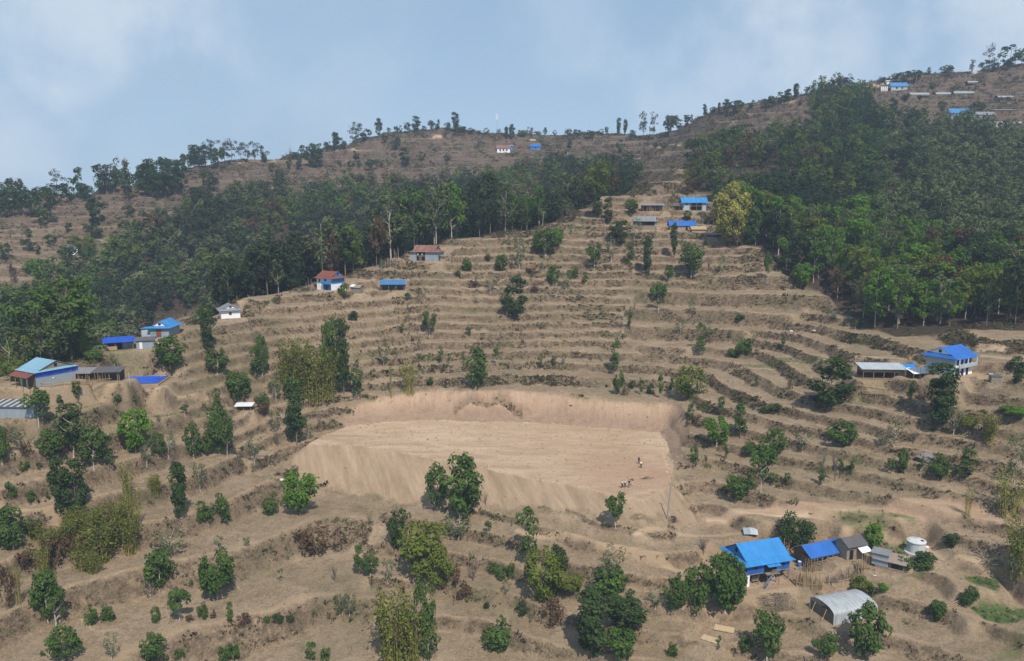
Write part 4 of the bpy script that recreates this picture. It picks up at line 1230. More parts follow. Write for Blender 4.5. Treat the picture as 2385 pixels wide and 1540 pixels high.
def tallest_to(ai, j):
    """steepest line of sight the ground needs, from the camera to just short of a point"""
    return np.max((HT2[ai, :max(j - 4, 1)] - CAM[2]) / RR[:max(j - 4, 1)])


cand = []
for zone in ('left', 'right'):
    r = 232.0 if zone == 'right' else 205.0
    while r < 690:
        sp_ = 5.2 + (r - 200) * 0.0085
        a = math.radians(-37) if zone == 'left' else math.radians(10)
        a1 = amax if zone == 'left' else math.radians(37)
        while a < a1:
            aa, rr_ = a + fr.normal() * sp_ * 0.3 / r, r + fr.normal() * sp_ * 0.3
            a += sp_ / r
            x, y = rr_ * math.sin(aa), rr_ * math.cos(aa)
            m = float(grid_at(FL if zone == 'left' else FRW, np.array(x), np.array(y)))
            if fr.random() > m * 1.15 - 0.08:
                continue
            z = float(grid_at(HT2, np.array(x), np.array(y)))
            u, v = to_pix(x, y, z)
            dens = float(fbm(np.array(x), np.array(y), 34, 2, 201))
            if zone == 'right' and dens < -0.42 and rr_ > 330:
                continue
            if zone == 'left' and (dens < -0.40 and rr_ > 330):
                continue
            h = fr.uniform(10.5, 18.0) * (1.05 if zone == 'left' else 0.92)
            if zone == 'left' and rr_ < 300:
                h *= 1.25
            if m < 0.75:
                h *= 0.7
            w = h * fr.uniform(0.48, 0.76)
            hue = float(fbm(np.array(x), np.array(y), 26, 2, 211)) + fr.normal() * 0.22
            if zone == 'left':
                mk = 'wood' if hue < 0.02 else ('pale' if hue < 0.22 else ('mid' if hue < 0.42 else ('brown' if fr.random() < 0.5 else 'olive')))
                if fr.random() < 0.03:
                    mk = 'bright'
            else:
                up = smooth(330, 520, rr_)
                if u > 2060 and rr_ > 300:
                    mk = 'pale' if fr.random() < 0.78 else 'wood'
                else:
                    mk = 'wood' if hue < -0.16 else ('mid' if hue < 0.03 else ('olive' if hue < 0.20 else ('brown' if hue < 0.34 else 'pale')))
                    if rr_ < 320 and fr.random() < 0.34:
                        mk = 'bright'
            ai = int(np.clip(np.interp(aa, AZ, np.arange(NA)), 0, NA - 1))
            j = int(np.searchsorted(RR, rr_))
            need = tallest_to(ai, j)
            vis = (z + h - CAM[2]) / rr_ - max(need, (z - CAM[2]) / rr_)
            if vis < 0.004 or abs(math.degrees(aa)) > 35.5:
                continue
            cand.append((vis * (1.5 if rr_ < 300 else 1.0), x, y, z, h, w, mk, zone, u, v - 60))
        r += sp_ * 0.88
cand.sort(key=lambda c: -c[0] * (1.0 if c[6] != 'bright' else 1.3))
N_SINGLE = 292
for c in cand[:N_SINGLE]:
    _, x, y, z, h, w, mk, zone, u, v = c
    o = empty("forest_tree", (x, y, z - 0.1), fr.uniform(0, 6.28))
    o.scale = (w, w, h)
    for nm, me in FPROTO[mk][int(fr.integers(len(FPROTO[mk])))]:
        link(nm, me, o)
    side = "wooded valley behind the spur's skyline" if zone == 'left' else "wooded slope right of the spur"
    where = "western" if (zone == 'left' and x < -110) else ("middle" if zone == 'left' and x < -40 else ("eastern" if zone == 'left' else ("lower" if math.hypot(x, y) < 310 else "upper")))
    tag(o, f"{LOOKS[mk]} forest tree in the {where} part of the {side}", "tree", f"{LOOKS[mk]} trees in the {where} part of the {'valley' if zone == 'left' else 'right-hand'} wood")

# the rest of each wood: beyond counting, one mass per wood
for zone in ('left', 'right'):
    keys = list(FPROTO)
    low = {}
    for mk in keys:
        low[mk] = []
        for k in range(3):
            sd = hash_seed('far', mk, k)
            me, cs = crown_mesh("tmp", LM[mk], sd, blob(0.15, 1.0, 0.5, 0.7), 24, 24, 0.115, tall=2.0, clump_r=0.15)
            n = len(me.vertices)
            v = np.empty(n * 3, np.float32)
            me.vertices.foreach_get("co", v)
            t = np.empty(n, np.float32)
            me.attributes["tone"].data.foreach_get("value", t)
            low[mk].append((v.reshape(-1, 3), t))
            bpy.data.meshes.remove(me)
    V, T, MI = [], [], []
    for c in cand[N_SINGLE:]:
        if c[7] != zone:
            continue
        _, x, y, z, h, w, mk, _zn, u, v_ = c
        v, t = low[mk][int(fr.integers(3))]
        an = fr.uniform(0, 6.28)
        ca_, sa_ = math.cos(an), math.sin(an)
        p = np.stack([x + w * (v[:, 0] * ca_ - v[:, 1] * sa_), y + w * (v[:, 0] * sa_ + v[:, 1] * ca_), z + h * v[:, 2]], -1)
        V.append(p)
        T.append(np.clip(t * 0.8 + fr.uniform(-0.15, 0.3), 0, 1))
        MI.append(np.full(len(p) // 4, keys.index(mk)))
    if V:
        V = np.concatenate(V)
        me = mesh_from("distant_forest", V, np.arange(len(V)).reshape(-1, 4), [LM[k] for k in keys], np.concatenate(T), False, np.concatenate(MI))
        o = link("distant_forest", me)
        tag(o, "dense far-off wood " + ("in the valley behind the spur" if zone == 'left' else "climbing the slope right of the spur"), "forest", None, "stuff")

# ------------------------------------------------------------------ brush on the terrace banks
def brush(name, mats, n, seed, weight, smin, smax, per, label, up=0.9):
    r = np.random.default_rng(seed)
    area = np.gradient(RR)[None] * RR[None] * np.gradient(AZ)[:, None]
    P = (weight * area * ((RR[None] > 100) & (RR[None] < 700) & (np.abs(AZ[:, None]) < math.radians(36)))).ravel()
    P = np.cumsum(P / P.sum())
    idx = np.searchsorted(P, r.random(n))
    i, j = idx // NR, np.minimum(idx % NR, NR - 1)
    i = np.minimum(i, NA - 1)
    c = np.stack([GX[i, j], GY[i, j], HT2[i, j]], -1) + np.c_[r.normal(size=(n, 2)) * 0.15, np.zeros(n)]
    R = RR[j]
    s = r.uniform(smin, smax, n) * (1 + np.clip((R - 250) / 400, 0, 1)) * np.where(r.random(n) < 0.08, 1.7, 1)
    cc = np.repeat(c, per, 0)
    ss = np.repeat(s, per)
    off = r.normal(size=(n * per, 3)) * np.array([0.42, 0.42, 0.22]) * ss[:, None]
    off[:, 2] = np.abs(off[:, 2]) + 0.12 * ss
    nrm = unit(off * np.array([1, 1, .6]) + np.array([0, 0, up * 0.3]) + r.normal(size=off.shape) * 0.6)
    v, f = leaf_quads(cc + off, nrm, ss * r.uniform(0.4, 0.8, n * per), r)
    tone = np.repeat(np.clip(np.repeat(r.uniform(0.0, 0.7, n), per) + r.random(n * per) * 0.3, 0, 1), 4)
    mi = np.repeat(r.integers(0, len(mats), n), per)
    me = mesh_from(name, v, f, mats, tone, False, mi)
    o = link(name, me)
    tag(o, label, "brush", None, "stuff")


patch = smooth(-0.25, 0.45, fbm(GX, GY, 7, 3, 301))
brush("dry_brush", [LM['scrub'], LM['scrubd'], LM['scrub'], LM['scrubg'], LM['scrubd']], 72000, 5, (RISER > 0.5) * (0.55 + 0.45 * smooth(150, 185, RR[None])) * (0.12 + patch) * (1 - BARE) * (1 - 0.75 * smooth(330, 420, RR[None])) * smooth(0.2, 1, 1.2 - FOREST), 0.22, 0.62, 6, "dry brown brush and dead grass on the terrace banks")
brush("dry_grass", [LM['scrub'], LM['scrub'], LM['scrubd']], 26000, 6, (1 - RISER) * (0.06 + smooth(0.05, 0.6, fbm(GX, GY, 6, 3, 311))) * (1 - BARE) * (1 - PATHM) * (1 - FOREST), 0.10, 0.30, 5, "scattered tufts of dry grass on the terraces")
brush("dark_bushes", [LM['scrub'], LM['scrubg'], LM['scrub'], LM['scrubd'], LM['pale'], LM['scrubg']], 10000, 9, (RISER > 0.4) * (0.3 + 0.7 * smooth(150, 190, RR[None])) * smooth(0.02, 0.30, fbm(GX, GY, 11, 3, 331)) * (1 - 0.85 * smooth(330, 420, RR[None])) * (1 - BARE) * (1 - FOREST), 0.35, 0.95, 10, "dark low bushes crowding the terrace banks")
brush("green_undergrowth", [LM['scrubg'], LM['mid'], LM['pale']], 12000, 7, (RISER > 0.4) * smooth(0.15, 0.5, fbm(GX, GY, 13, 3, 321)) * (1 - BARE) * (1 - FOREST) + 3.0 * np.clip(GREEN - 0.35, 0, 0.6), 0.22, 0.6, 7, "low green weeds along the terrace banks and crop beds")
brush("forest_undergrowth", [LM['wood'], LM['brown'], LM['pale']], 9000, 8, FOREST * (RR[None] < 600), 0.5, 1.5, 7, "dark undergrowth on the floor of the woods")
# ------------------------------------------------------------------ building materials
def sheet_mat(name, col, rough=0.45, spec=0.4, pitch=9.0, var=0.12, rust=None, rust_amt=0.5):
    """corrugated metal sheet: ribs along the slope, a little weathering"""
    m, N, L = new_mat(name)
    out = N.new("ShaderNodeOutputMaterial")
    b = N.new("ShaderNodeBsdfPrincipled")
    b.inputs["Roughness"].default_value = rough
    b.inputs["Specular IOR Level"].default_value = spec
    co = N.new("ShaderNodeTexCoord").outputs["Object"]
    n = tex(N, L, co, 1.2, 5, 0.65, 0, (1, 0.35, 0.35))
    c = mixc(N, L, ramp(N, L, n, 0.3, 0.7), tuple(x * (1 - var) for x in col), tuple(min(1, x * (1 + var)) for x in col))
    if rust:
        n2 = tex(N, L, co, 0.9, 6, 0.7, 0, (1.6, 0.3, 0.3))
        c = mixc(N, L, mth(N, L, 'MULTIPLY', ramp(N, L, n2, 0.42, 0.62), rust_amt), c, rust)
    # sheets of slightly different age
    sx = N.new("ShaderNodeSeparateXYZ")
    L.new(co, sx.inputs[0])
    st = mth(N, L, 'FLOOR', mth(N, L, 'MULTIPLY', sx.outputs[0], 1.15))
    wn_ = N.new("ShaderNodeTexWhiteNoise")
    wn_.noise_dimensions = '1D'
    L.new(st, wn_.inputs["W"])
    c = mixc(N, L, mth(N, L, 'MULTIPLY', wn_.outputs["Value"], 0.22), c, tuple(x * 0.6 for x in col))
    L.new(c, b.inputs["Base Color"])
    wv = mth(N, L, 'SINE', mth(N, L, 'MULTIPLY', sx.outputs[0], pitch * 6.28))
    bp = N.new("ShaderNodeBump")
    bp.inputs["Strength"].default_value = 0.5
    bp.inputs["Distance"].default_value = 0.03
    L.new(wv, bp.inputs["Height"])
    L.new(bp.outputs[0], b.inputs["Normal"])
    L.new(b.outputs[0], out.inputs[0])
    return m


BM = {
    'sky_roof': sheet_mat("sky_blue_roofing", (0.034, 0.215, 0.52), 0.45, 0.35, 9.0, 0.16), 'blue_roof': sheet_mat("blue_roofing", (0.020, 0.125, 0.44), 0.5, 0.35, 9.0, 0.16), 'deep_roof': sheet_mat("deep_blue_roofing", (0.013, 0.072, 0.43), 0.55),
    'dull_blue': sheet_mat("faded_blue_roofing", (0.050, 0.185, 0.40), 0.55), 'pale_roof': sheet_mat("pale_blue_roofing", (0.20, 0.36, 0.46), 0.5), 'rust_roof': sheet_mat("rusty_roofing", (0.20, 0.085, 0.065), 0.75, 0.2, rust=(0.27, 0.19, 0.17), rust_amt=0.7),
    'red_roof': sheet_mat("red_roofing", (0.21, 0.070, 0.050), 0.7, 0.2, rust=(0.14, 0.05, 0.04)), 'grey_roof': sheet_mat("grey_roofing", (0.22, 0.23, 0.245), 0.6, 0.3, rust=(0.16, 0.135, 0.12)),
    'dark_roof': sheet_mat("dark_grey_roofing", (0.105, 0.10, 0.105), 0.8, 0.2), 'zinc_wall': sheet_mat("zinc_walling", (0.27, 0.315, 0.35), 0.5, 0.4), 'pale_zinc': sheet_mat("pale_zinc_walling", (0.40, 0.44, 0.47), 0.55, 0.35),
    'tan_sheet': sheet_mat("weathered_tan_sheet", (0.30, 0.23, 0.185), 0.8, 0.2, rust=(0.20, 0.18, 0.17)),
    'white': plain_mat("white_limewash", (0.76, 0.76, 0.76), 0.85, 0.2, 0.06, 2), 'blue_wall': sheet_mat("blue_panel_walling", (0.022, 0.105, 0.40), 0.6, 0.3), 'sky_wall': plain_mat("sky_blue_paint", (0.04, 0.22, 0.50), 0.7, 0.2, 0.15, 2),
    'mud': plain_mat("mud_plaster", (0.33, 0.235, 0.155), 0.95, 0.1, 0.2, 1.6), 'brown': plain_mat("brown_timber", (0.13, 0.085, 0.055), 0.85, 0.2, 0.3, 4), 'timber': plain_mat("weathered_timber", (0.25, 0.20, 0.155), 0.9, 0.15, 0.3, 4),
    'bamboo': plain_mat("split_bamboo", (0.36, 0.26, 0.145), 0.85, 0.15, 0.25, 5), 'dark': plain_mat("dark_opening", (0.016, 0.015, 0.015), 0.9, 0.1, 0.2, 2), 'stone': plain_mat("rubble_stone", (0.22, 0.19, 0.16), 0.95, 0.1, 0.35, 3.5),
    'thatch': plain_mat("straw_thatch", (0.34, 0.255, 0.155), 0.95, 0.1, 0.3, 4), 'tarp': plain_mat("blue_tarpaulin", (0.012, 0.075, 0.47), 0.45, 0.4, 0.25, 1.2), 'plastic': None, 'concrete': plain_mat("pale_concrete", (0.47, 0.48, 0.48), 0.85, 0.2, 0.14, 1.4),
    'steel': plain_mat("painted_steel_post", (0.10, 0.125, 0.17), 0.6, 0.4, 0.15, 3), 'red': plain_mat("red_brown_paint", (0.22, 0.055, 0.040), 0.75, 0.2, 0.2, 3), 'green': plain_mat("sea_green_paint", (0.04, 0.40, 0.28), 0.7, 0.2, 0.1, 3),
    'glass': plain_mat("window_glass", (0.035, 0.045, 0.055), 0.15, 0.5, 0.2, 1), 'sheet_white': plain_mat("white_plastic_sheet", (0.66, 0.68, 0.70), 0.5, 0.4, 0.1, 1), 'drum': plain_mat("blue_drum_plastic", (0.05, 0.15, 0.42), 0.45, 0.4, 0.1, 1),
    'galv': plain_mat("galvanised_steel", (0.36, 0.38, 0.40), 0.45, 0.5, 0.12, 3, 0.6), 'straw': plain_mat("dry_stalks", (0.27, 0.20, 0.115), 0.95, 0.1, 0.35, 5), 'mat': plain_mat("woven_bamboo_mat", (0.43, 0.325, 0.20), 0.9, 0.1, 0.12, 6),
    'rock': plain_mat("grey_boulder", (0.17, 0.155, 0.145), 0.95, 0.1, 0.35, 1.6), 'brush_roof': plain_mat("heaped_brushwood", (0.165, 0.135, 0.10), 0.95, 0.1, 0.4, 6),
}


def plastic_mat():
    m, N, L = new_mat("greenhouse_film")
    out = N.new("ShaderNodeOutputMaterial")
    b = N.new("ShaderNodeBsdfPrincipled")
    b.inputs["Base Color"].default_value = (0.50, 0.53, 0.56, 1)
    b.inputs["Roughness"].default_value = 0.4
    co = N.new("ShaderNodeTexCoord").outputs["Object"]
    n = tex(N, L, co, 1.3, 5, 0.65, 0.3, (2.2, 0.4, 0.5))
    L.new(mixc(N, L, ramp(N, L, n, 0.35, 0.68), (0.33, 0.355, 0.375), (0.56, 0.585, 0.61)), b.inputs["Base Color"])
    tr = N.new("ShaderNodeBsdfTranslucent")
    tr.inputs["Color"].default_value = (0.55, 0.58, 0.6, 1)
    mx = N.new("ShaderNodeMixShader")
    mx.inputs[0].default_value = 0.25
    L.new(b.outputs[0], mx.inputs[1])
    L.new(tr.outputs[0], mx.inputs[2])
    L.new(mx.outputs[0], out.inputs[0])
    return m


BM['plastic'] = plastic_mat()


class MB:
    """collects simple solids, then links them as one mesh object"""
    def __init__(self):
        self.v, self.f = [], []

    def box(self, x0, x1, y0, y1, z0, z1):
        b = len(self.v)
        self.v += [(x, y, z) for z in (z0, z1) for x, y in ((x0, y0), (x1, y0), (x1, y1), (x0, y1))]
        self.f += [tuple(b + i for i in q) for q in ((3, 2, 1, 0), (4, 5, 6, 7), (0, 1, 5, 4), (1, 2, 6, 5), (2, 3, 7, 6), (3, 0, 4, 7))]
        return self

    def poly(self, *p):
        b = len(self.v)
        self.v += [tuple(q) for q in p]
        self.f.append(tuple(range(b, b + len(p))))
        return self

    def slab(self, pts_, t):
        """a polygon given thickness downwards"""
        b, n = len(self.v), len(pts_)
        self.v += [tuple(p) for p in pts_] + [(p[0], p[1], p[2] - t) for p in pts_]
        self.f.append(tuple(range(b, b + n)))
        self.f.append(tuple(b + n + i for i in reversed(range(n))))
        for i in range(n):
            j = (i + 1) % n
            self.f.append((b + j, b + i, b + n + i, b + n + j))
        return self

    def tube(self, p0, p1, r0, r1=None, sides=6):
        tube(self.v, self.f, p0, p1, r0, r0 if r1 is None else r1, sides)
        return self

    def build(self, name, mat, parent=None, label=None):
        me = mesh_from(name, self.v, self.f, [BM[mat] if isinstance(mat, str) else mat])
        o = link(name, me, parent)
        if label:
            o["label"] = label
        return o


def plot_root(key, name, label, cat, group=None):
    x, y, z, yaw, w, d, dist = PLOT[key]
    return tag(empty(name, (x, y, z), yaw), label, cat, group), w, d


def spot(k, X, Y, name, label, cat, rel=0, group=None, mesh=None):
    u, v = zp(k, X, Y)
    x, y, z = cast(u, v, HT2)
    o = empty(name, (x, y, z), yaw_of(u, v, rel))
    return tag(o, label, cat, group)


def opening(root, what, face, pos, z, w, h, ex, mat='dark', frame='timber', lab=None):
    """a door or window on a wall. face: f/r/l/b, pos along it, ex = wall plane distance from the centre"""
    def put(m, a0, a1, z0, z1, out0, out1):
        if face == 'f':
            m.box(a0, a1, -ex - out1, -ex - out0, z0, z1)
        elif face == 'b':
            m.box(a0, a1, ex + out0, ex + out1, z0, z1)
        elif face == 'r':
            m.box(ex + out0, ex + out1, a0, a1, z0, z1)
        else:
            m.box(-ex - out1, -ex - out0, a0, a1, z0, z1)
    t = 0.08
    m = MB()
    put(m, pos - w / 2, pos - w / 2 + t, z, z + h, 0.003, 0.06)
    put(m, pos + w / 2 - t, pos + w / 2, z, z + h, 0.003, 0.06)
    put(m, pos - w / 2 + t, pos + w / 2 - t, z + h - t, z + h, 0.003, 0.06)
    if what == 'window':
        put(m, pos - w / 2 + t, pos + w / 2 - t, z, z + t, 0.003, 0.06)
    o = m.build(what, frame, root, lab)
    p = MB()
    put(p, pos - w / 2 + t, pos + w / 2 - t, z + (t if what == 'window' else 0), z + h - t, 0.003, 0.03)
    p.build('pane' if what == 'window' else 'leaf', mat, o)
    return o


def walls(root, w, d, z0, z1, mat, name="wall", t=0.16, label=None):
    m = MB()
    m.box(-w / 2, w / 2, -d / 2, -d / 2 + t, z0, z1)
    m.box(-w / 2, w / 2, d / 2 - t, d / 2, z0, z1)
    m.box(-w / 2, -w / 2 + t, -d / 2 + t, d / 2 - t, z0, z1)
    m.box(w / 2 - t, w / 2, -d / 2 + t, d / 2 - t, z0, z1)
    return m.build(name, mat, root, label)


def skirt_roof(root, w, d, h, rise, o, mat, gable_mat, ky=0.7, kz=0.22, inset=0.5, vent=True, name="roof"):
    """main gable over a lower skirt on all four sides"""
    ex, ey = w / 2 + o, d / 2 + o
    kx, kyy, zk, zr = ex - o - inset, ey * ky, h + rise * kz, h + rise
    e = [(-ex, -ey, h - 0.12), (ex, -ey, h - 0.12), (ex, ey, h - 0.12), (-ex, ey, h - 0.12)]
    k = [(-kx, -kyy, zk), (kx, -kyy, zk), (kx, kyy, zk), (-kx, kyy, zk)]
    m = MB()
    for i in range(4):
        j = (i + 1) % 4
        m.slab([e[i], e[j], k[j], k[i]], 0.05)
    g = 0.28
    up = zr - zk
    # upper planes start a little below and outside the kink so that they lap the skirt
    f0, z0 = kyy * 1.03, zk - up * 0.03 + 0.05
    m.slab([(-kx - g, -f0, z0), (kx + g, -f0, z0), (kx + g, 0, zr), (-kx - g, 0, zr)], 0.05)
    m.slab([(kx + g, f0, z0), (-kx - g, f0, z0), (-kx - g, 0, zr), (kx + g, 0, zr)], 0.05)
    m.build(name, mat, root)
    for s in (-1, 1):
        gb = MB()
        x0, x1 = (s * kx - 0.05, s * kx + 0.05)
        b = len(gb.v)
        tri = [(-kyy * 0.96, zk + 0.01), (kyy * 0.96, zk + 0.01), (0, zr - 0.09)]
        gb.v += [(x0, a, c) for a, c in tri] + [(x1, a, c) for a, c in tri]
        gb.f += [(b, b + 2, b + 1), (b + 3, b + 4, b + 5), (b, b + 1, b + 4, b + 3), (b + 1, b + 2, b + 5, b + 4), (b + 2, b, b + 3, b + 5)]
        gb.build("gable", gable_mat, root)
    if vent:
        for s in (-1, 1):
            v = MB().box(s * kx + (0.053 if s > 0 else -0.11), s * kx + (0.11 if s > 0 else -0.053), -0.3, 0.3, zk + up * 0.16, zk + up * 0.62)
            v.build("gable_window", 'dark', root)


def gable_roof(root, w, d, h, rise, o, mat, gable_mat=None, name="roof"):
    ex, ey = w / 2 + o, d / 2 + o
    zl = h - rise * o / (d / 2)
    m = MB()
    m.slab([(-ex, -ey, zl), (ex, -ey, zl), (ex, 0, h + rise), (-ex, 0, h + rise)], 0.05)
    m.slab([(ex, ey, zl), (-ex, ey, zl), (-ex, 0, h + rise), (ex, 0, h + rise)], 0.05)
    m.build(name, mat, root)
    if gable_mat:
        for s in (-1, 1):
            gb = MB()
            x0, x1 = sorted((s * w / 2, s * (w / 2 - 0.1)))
            b = len(gb.v)
            tri = [(-d / 2 + .02, h), (d / 2 - .02, h), (0, h + rise - 0.08)]
            gb.v += [(x0, a, c) for a, c in tri] + [(x1, a, c) for a, c in tri]
            gb.f += [(b, b + 2, b + 1), (b + 3, b + 4, b + 5), (b, b + 1, b + 4, b + 3), (b + 1, b + 2, b + 5, b + 4), (b + 2, b, b + 3, b + 5)]
            gb.build("gable", gable_mat, root)


def mono_roof(root, w, d, hf, hb, o, mat, name="roof"):
    ex, ey = w / 2 + o, d / 2 + o
    sl = (hb - hf) / d
    MB().slab([(-ex, -ey, hf - sl * o), (ex, -ey, hf - sl * o), (ex, ey, hb + sl * o), (-ex, ey, hb + sl * o)], 0.05).build(name, mat, root)


def posts(root, xs, ys, z1, r=0.07, mat='timber', name="post"):
    for x in xs:
        for y in ys:
            zt = z1(x, y) if callable(z1) else z1
            MB().tube((x, y, -0.1), (x, y, zt), r, r, 6).build(name, mat, root)


# ------------------------------------------------------------------ lower right farmstead
r, w, d = plot_root('stilt', 'stilt_house', 'stilt house with bright sky-blue hipped roof and deep blue upper storey', 'house')
h1, h2 = 2.1, 4.15
MB().box(-w / 2 - 0.7, w / 2 + 0.9, -d / 2 - 0.7, d / 2 + 0.4, -0.5, 0.06).build("plinth", 'mud', r)
m = MB()
m.box(-w / 2, -w / 2 + 0.18, -d / 2 + 0.46, d / 2, 0.06, h1)
m.box(-w / 2 + 0.18, w / 2, d / 2 - 0.18, d / 2, 0.06, h1)
m.box(w / 2 - 0.9, w / 2 - 0.72, -d / 2 + 2.1, d / 2 - 0.18, 0.06, h1)
m.build("ground_wall", 'pale_zinc', r)
MB().box(-w / 2 + 0.18, w / 2 - 0.9, -d / 2 + 2.1, -d / 2 + 2.25, 0.06, h1).build("inner_wall", 'brown', r)
MB().box(-w / 2 - 0.02, -w / 2 + 0.56, -d / 2 - 0.02, -d / 2 + 0.45, 0.06, h1).build("corner_pillar", 'white', r)
for x in (-w / 2 + 2.4, w / 2 - 2.6, w / 2 - 0.15):
    MB().box(x - 0.05, x + 0.05, -d / 2 + 0.02, -d / 2 + 0.12, 0.06, h1).build("post", 'steel', r)
MB().box(-w / 2, w / 2, -d / 2, d / 2, h1 + 0.003, h1 + 0.14).build("upper_floor", 'timber', r)
m = MB()
m.box(-w / 2, -0.85, -d / 2, -d / 2 + 0.1, h1 + 0.143, h2)
m.box(1.55, w / 2, -d / 2, -d / 2 + 0.1, h1 + 0.143, h2)
m.box(-w / 2, -w / 2 + 0.1, -d / 2 + 0.1, d / 2, h1 + 0.143, h2)
m.box(w / 2 - 0.1, w / 2, -d / 2 + 0.1, d / 2, h1 + 0.143, h2)
m.box(-w / 2 + 0.1, w / 2 - 0.1, d / 2 - 0.1, d / 2, h1 + 0.143, h2)
m.build("upper_wall", 'blue_wall', r)
MB().box(-0.85, 1.55, -d / 2 + 1.5, -d / 2 + 1.6, h1 + 0.143, h2).build("porch_back_wall", 'brown', r)
opening(r, 'window', 'f', -2.5, h1 + 0.8, 0.9, 0.9, d / 2, 'glass', 'blue_wall')
opening(r, 'window', 'f', 2.95, h1 + 0.75, 0.9, 1.0, d / 2, 'glass', 'blue_wall')
opening(r, 'door', 'f', 0.35, h1 + 0.15, 0.9, 1.6, d / 2 - 1.5, 'dark', 'timber')
skirt_roof(r, w, d, h2, 2.35, 0.75, 'sky_roof', 'sky_wall', ky=0.72, kz=0.20, inset=0.15)
MB().slab([(-0.9, -d / 2 - 1.3, h2 - 0.42), (1.7, -d / 2 - 1.3, h2 - 0.42), (1.7, -d / 2 - 0.2, h2 - 0.16), (-0.9, -d / 2 - 0.2, h2 - 0.16)], 0.04).build("porch_roof", 'sky_roof', r)
m = MB()
m.box(-0.9, 1.7, -d / 2 - 0.95, -d / 2 - 0.003, h1, h1 + 0.1)
m.build("porch_deck", 'timber', r)
m = MB()
for x in np.linspace(0.15, 1.65, 7):
    m.box(x - 0.03, x + 0.03, -d / 2 - 0.95, -d / 2 - 0.90, h1 + 0.103, h1 + 0.75)
m.box(0.1, 1.7, -d / 2 - 0.96, -d / 2 - 0.89, h1 + 0.753, h1 + 0.83)
m.build("railing", 'timber', r)
for x in (-0.8, 1.6):
    MB().box(x - 0.04, x + 0.04, -d / 2 - 0.92, -d / 2 - 0.84, 0.06, h1).build("porch_post", 'steel', r)
m = MB()
a, b = Vector((-1.0, -d / 2 - 1.0, 0.06)), Vector((-0.0, -d / 2 - 0.98, h1 + 0.1))
for k in range(9):
    p = Vector((-1.75, 0, 0.06)).lerp(Vector((-0.15, 0, h1 + 0.05)), k / 8)
    m.box(p.x, p.x + 0.22, -d / 2 - 1.75, -d / 2 - 1.02, p.z, p.z + 0.05)
m.tube((-1.8, -d / 2 - 1.74, 0.05), (0.02, -d / 2 - 1.74, h1 + 0.1), 0.05).tube((-1.8, -d / 2 - 1.03, 0.05), (0.02, -d / 2 - 1.03, h1 + 0.1), 0.05)
m.tube((-1.8, -d / 2 - 1.74, 0.75), (0.02, -d / 2 - 1.74, h1 + 0.8), 0.03)
m.build("stair", 'galv', r)
b1 = tag(empty("bench", r.matrix_world @ Vector((0, 0, 0)), 0), "slatted grey bench under the stilt house", "bench")
b1.location = Vector(PLOT['stilt'][:3]) + Matrix.Rotation(PLOT['stilt'][3], 3, 'Z') @ Vector((-1.9, -d / 2 + 0.9, 0.06))
b1.rotation_euler[2] = PLOT['stilt'][3]
MB().box(-0.65, 0.65, -0.2, 0.2, 0.42, 0.48).build("seat", 'timber', b1)
m = MB()
for k in range(3):
    m.box(-0.65, 0.65, 0.17, 0.21, 0.62 + 0.2 * k, 0.74 + 0.2 * k)
m.build("backrest", 'timber', b1)
for x in (-0.55, 0.55):
    MB().box(x - 0.03, x + 0.03, 0.213, 0.26, 0, 1.15).build("leg", 'steel', b1)
    MB().box(x - 0.03, x + 0.03, -0.2, -0.15, 0, 0.417).build("leg", 'steel', b1)

r, w, d = plot_root('long_shed', 'livestock_shed', 'long timber livestock shed with plain royal-blue roof', 'shed')
r.scale = (1, 1, 1.22)
walls(r, w - 0.2, 1.9, 0, 2.3, 'brown').location = (0, 1.2, 0)
posts(r, (-w / 2 + 0.1, -w / 6, w / 6, w / 2 - 0.1), (-d / 2 + 0.1,), 2.15)
posts(r, (-w / 2 + 0.1, w / 2 - 0.1), (d / 2 - 0.1,), 2.3)
m = MB()
for k in range(4):
    m.box(-w / 2 + 0.12, w / 2 - 0.12, -d / 2 + 0.17, -d / 2 + 0.23, 0.25 + 0.28 * k, 0.33 + 0.28 * k)
m.build("rail", 'timber', r)
m = MB()
for x in np.linspace(-w / 2 + 0.1, w / 2 - 0.25, 14):
    m.box(x, x + 0.42, -d / 2 + 0.03, -d / 2 + 0.09, 1.62 + 0.06 * math.sin(x * 5), 2.1)
m.build("fascia", 'timber', r)
m = MB()
for k in range(6):
    m.box(-w / 2 + 0.02, -w / 2 + 0.08, -d / 2 + 0.3, 0.2, 0.2 + 0.3 * k, 0.32 + 0.3 * k)
m.build("side_slats", 'timber', r)
gable_roof(r, w, d, 2.2, 1.05, 0.3, 'blue_roof', 'brown')
r, w, d = plot_root('annex', 'thatch_walled_shed', 'grey-roofed shed joined to the right of the long blue-roofed shed', 'shed')
r.scale = (1, 1, 1.12)
walls(r, w, d - 0.6, 0, 2.35, 'timber')
opening(r, 'door', 'f', -1.0, 0, 1.0, 1.7, d / 2 - 0.3)
gable_roof(r, w, d, 2.4, 0.85, 0.25, 'dark_roof', 'timber')
MB().slab([(0.1, -d / 2 - 1.1, 1.45), (2.3, -d / 2 - 1.1, 1.5), (2.3, -d / 2 + 0.2, 2.0), (0.1, -d / 2 + 0.2, 1.95)], 0.03).build("awning", 'sheet_white', r)
posts(r, (0.2, 1.2, 2.2), (-d / 2 - 1.0,), 1.5, 0.04)
r, w, d = plot_root('hut_back', 'outhouse', 'small outhouse with grey flat roof, behind the tan-roofed hut', 'hut')
r.scale = (1.15, 1.15, 1.15)
walls(r, w, d, 0, 1.85, 'zinc_wall')
opening(r, 'door', 'l', 0, 0, 0.8, 1.6, w / 2, 'sheet_white', 'galv')
mono_roof(r, w, d, 1.9, 2.05, 0.2, 'grey_roof')
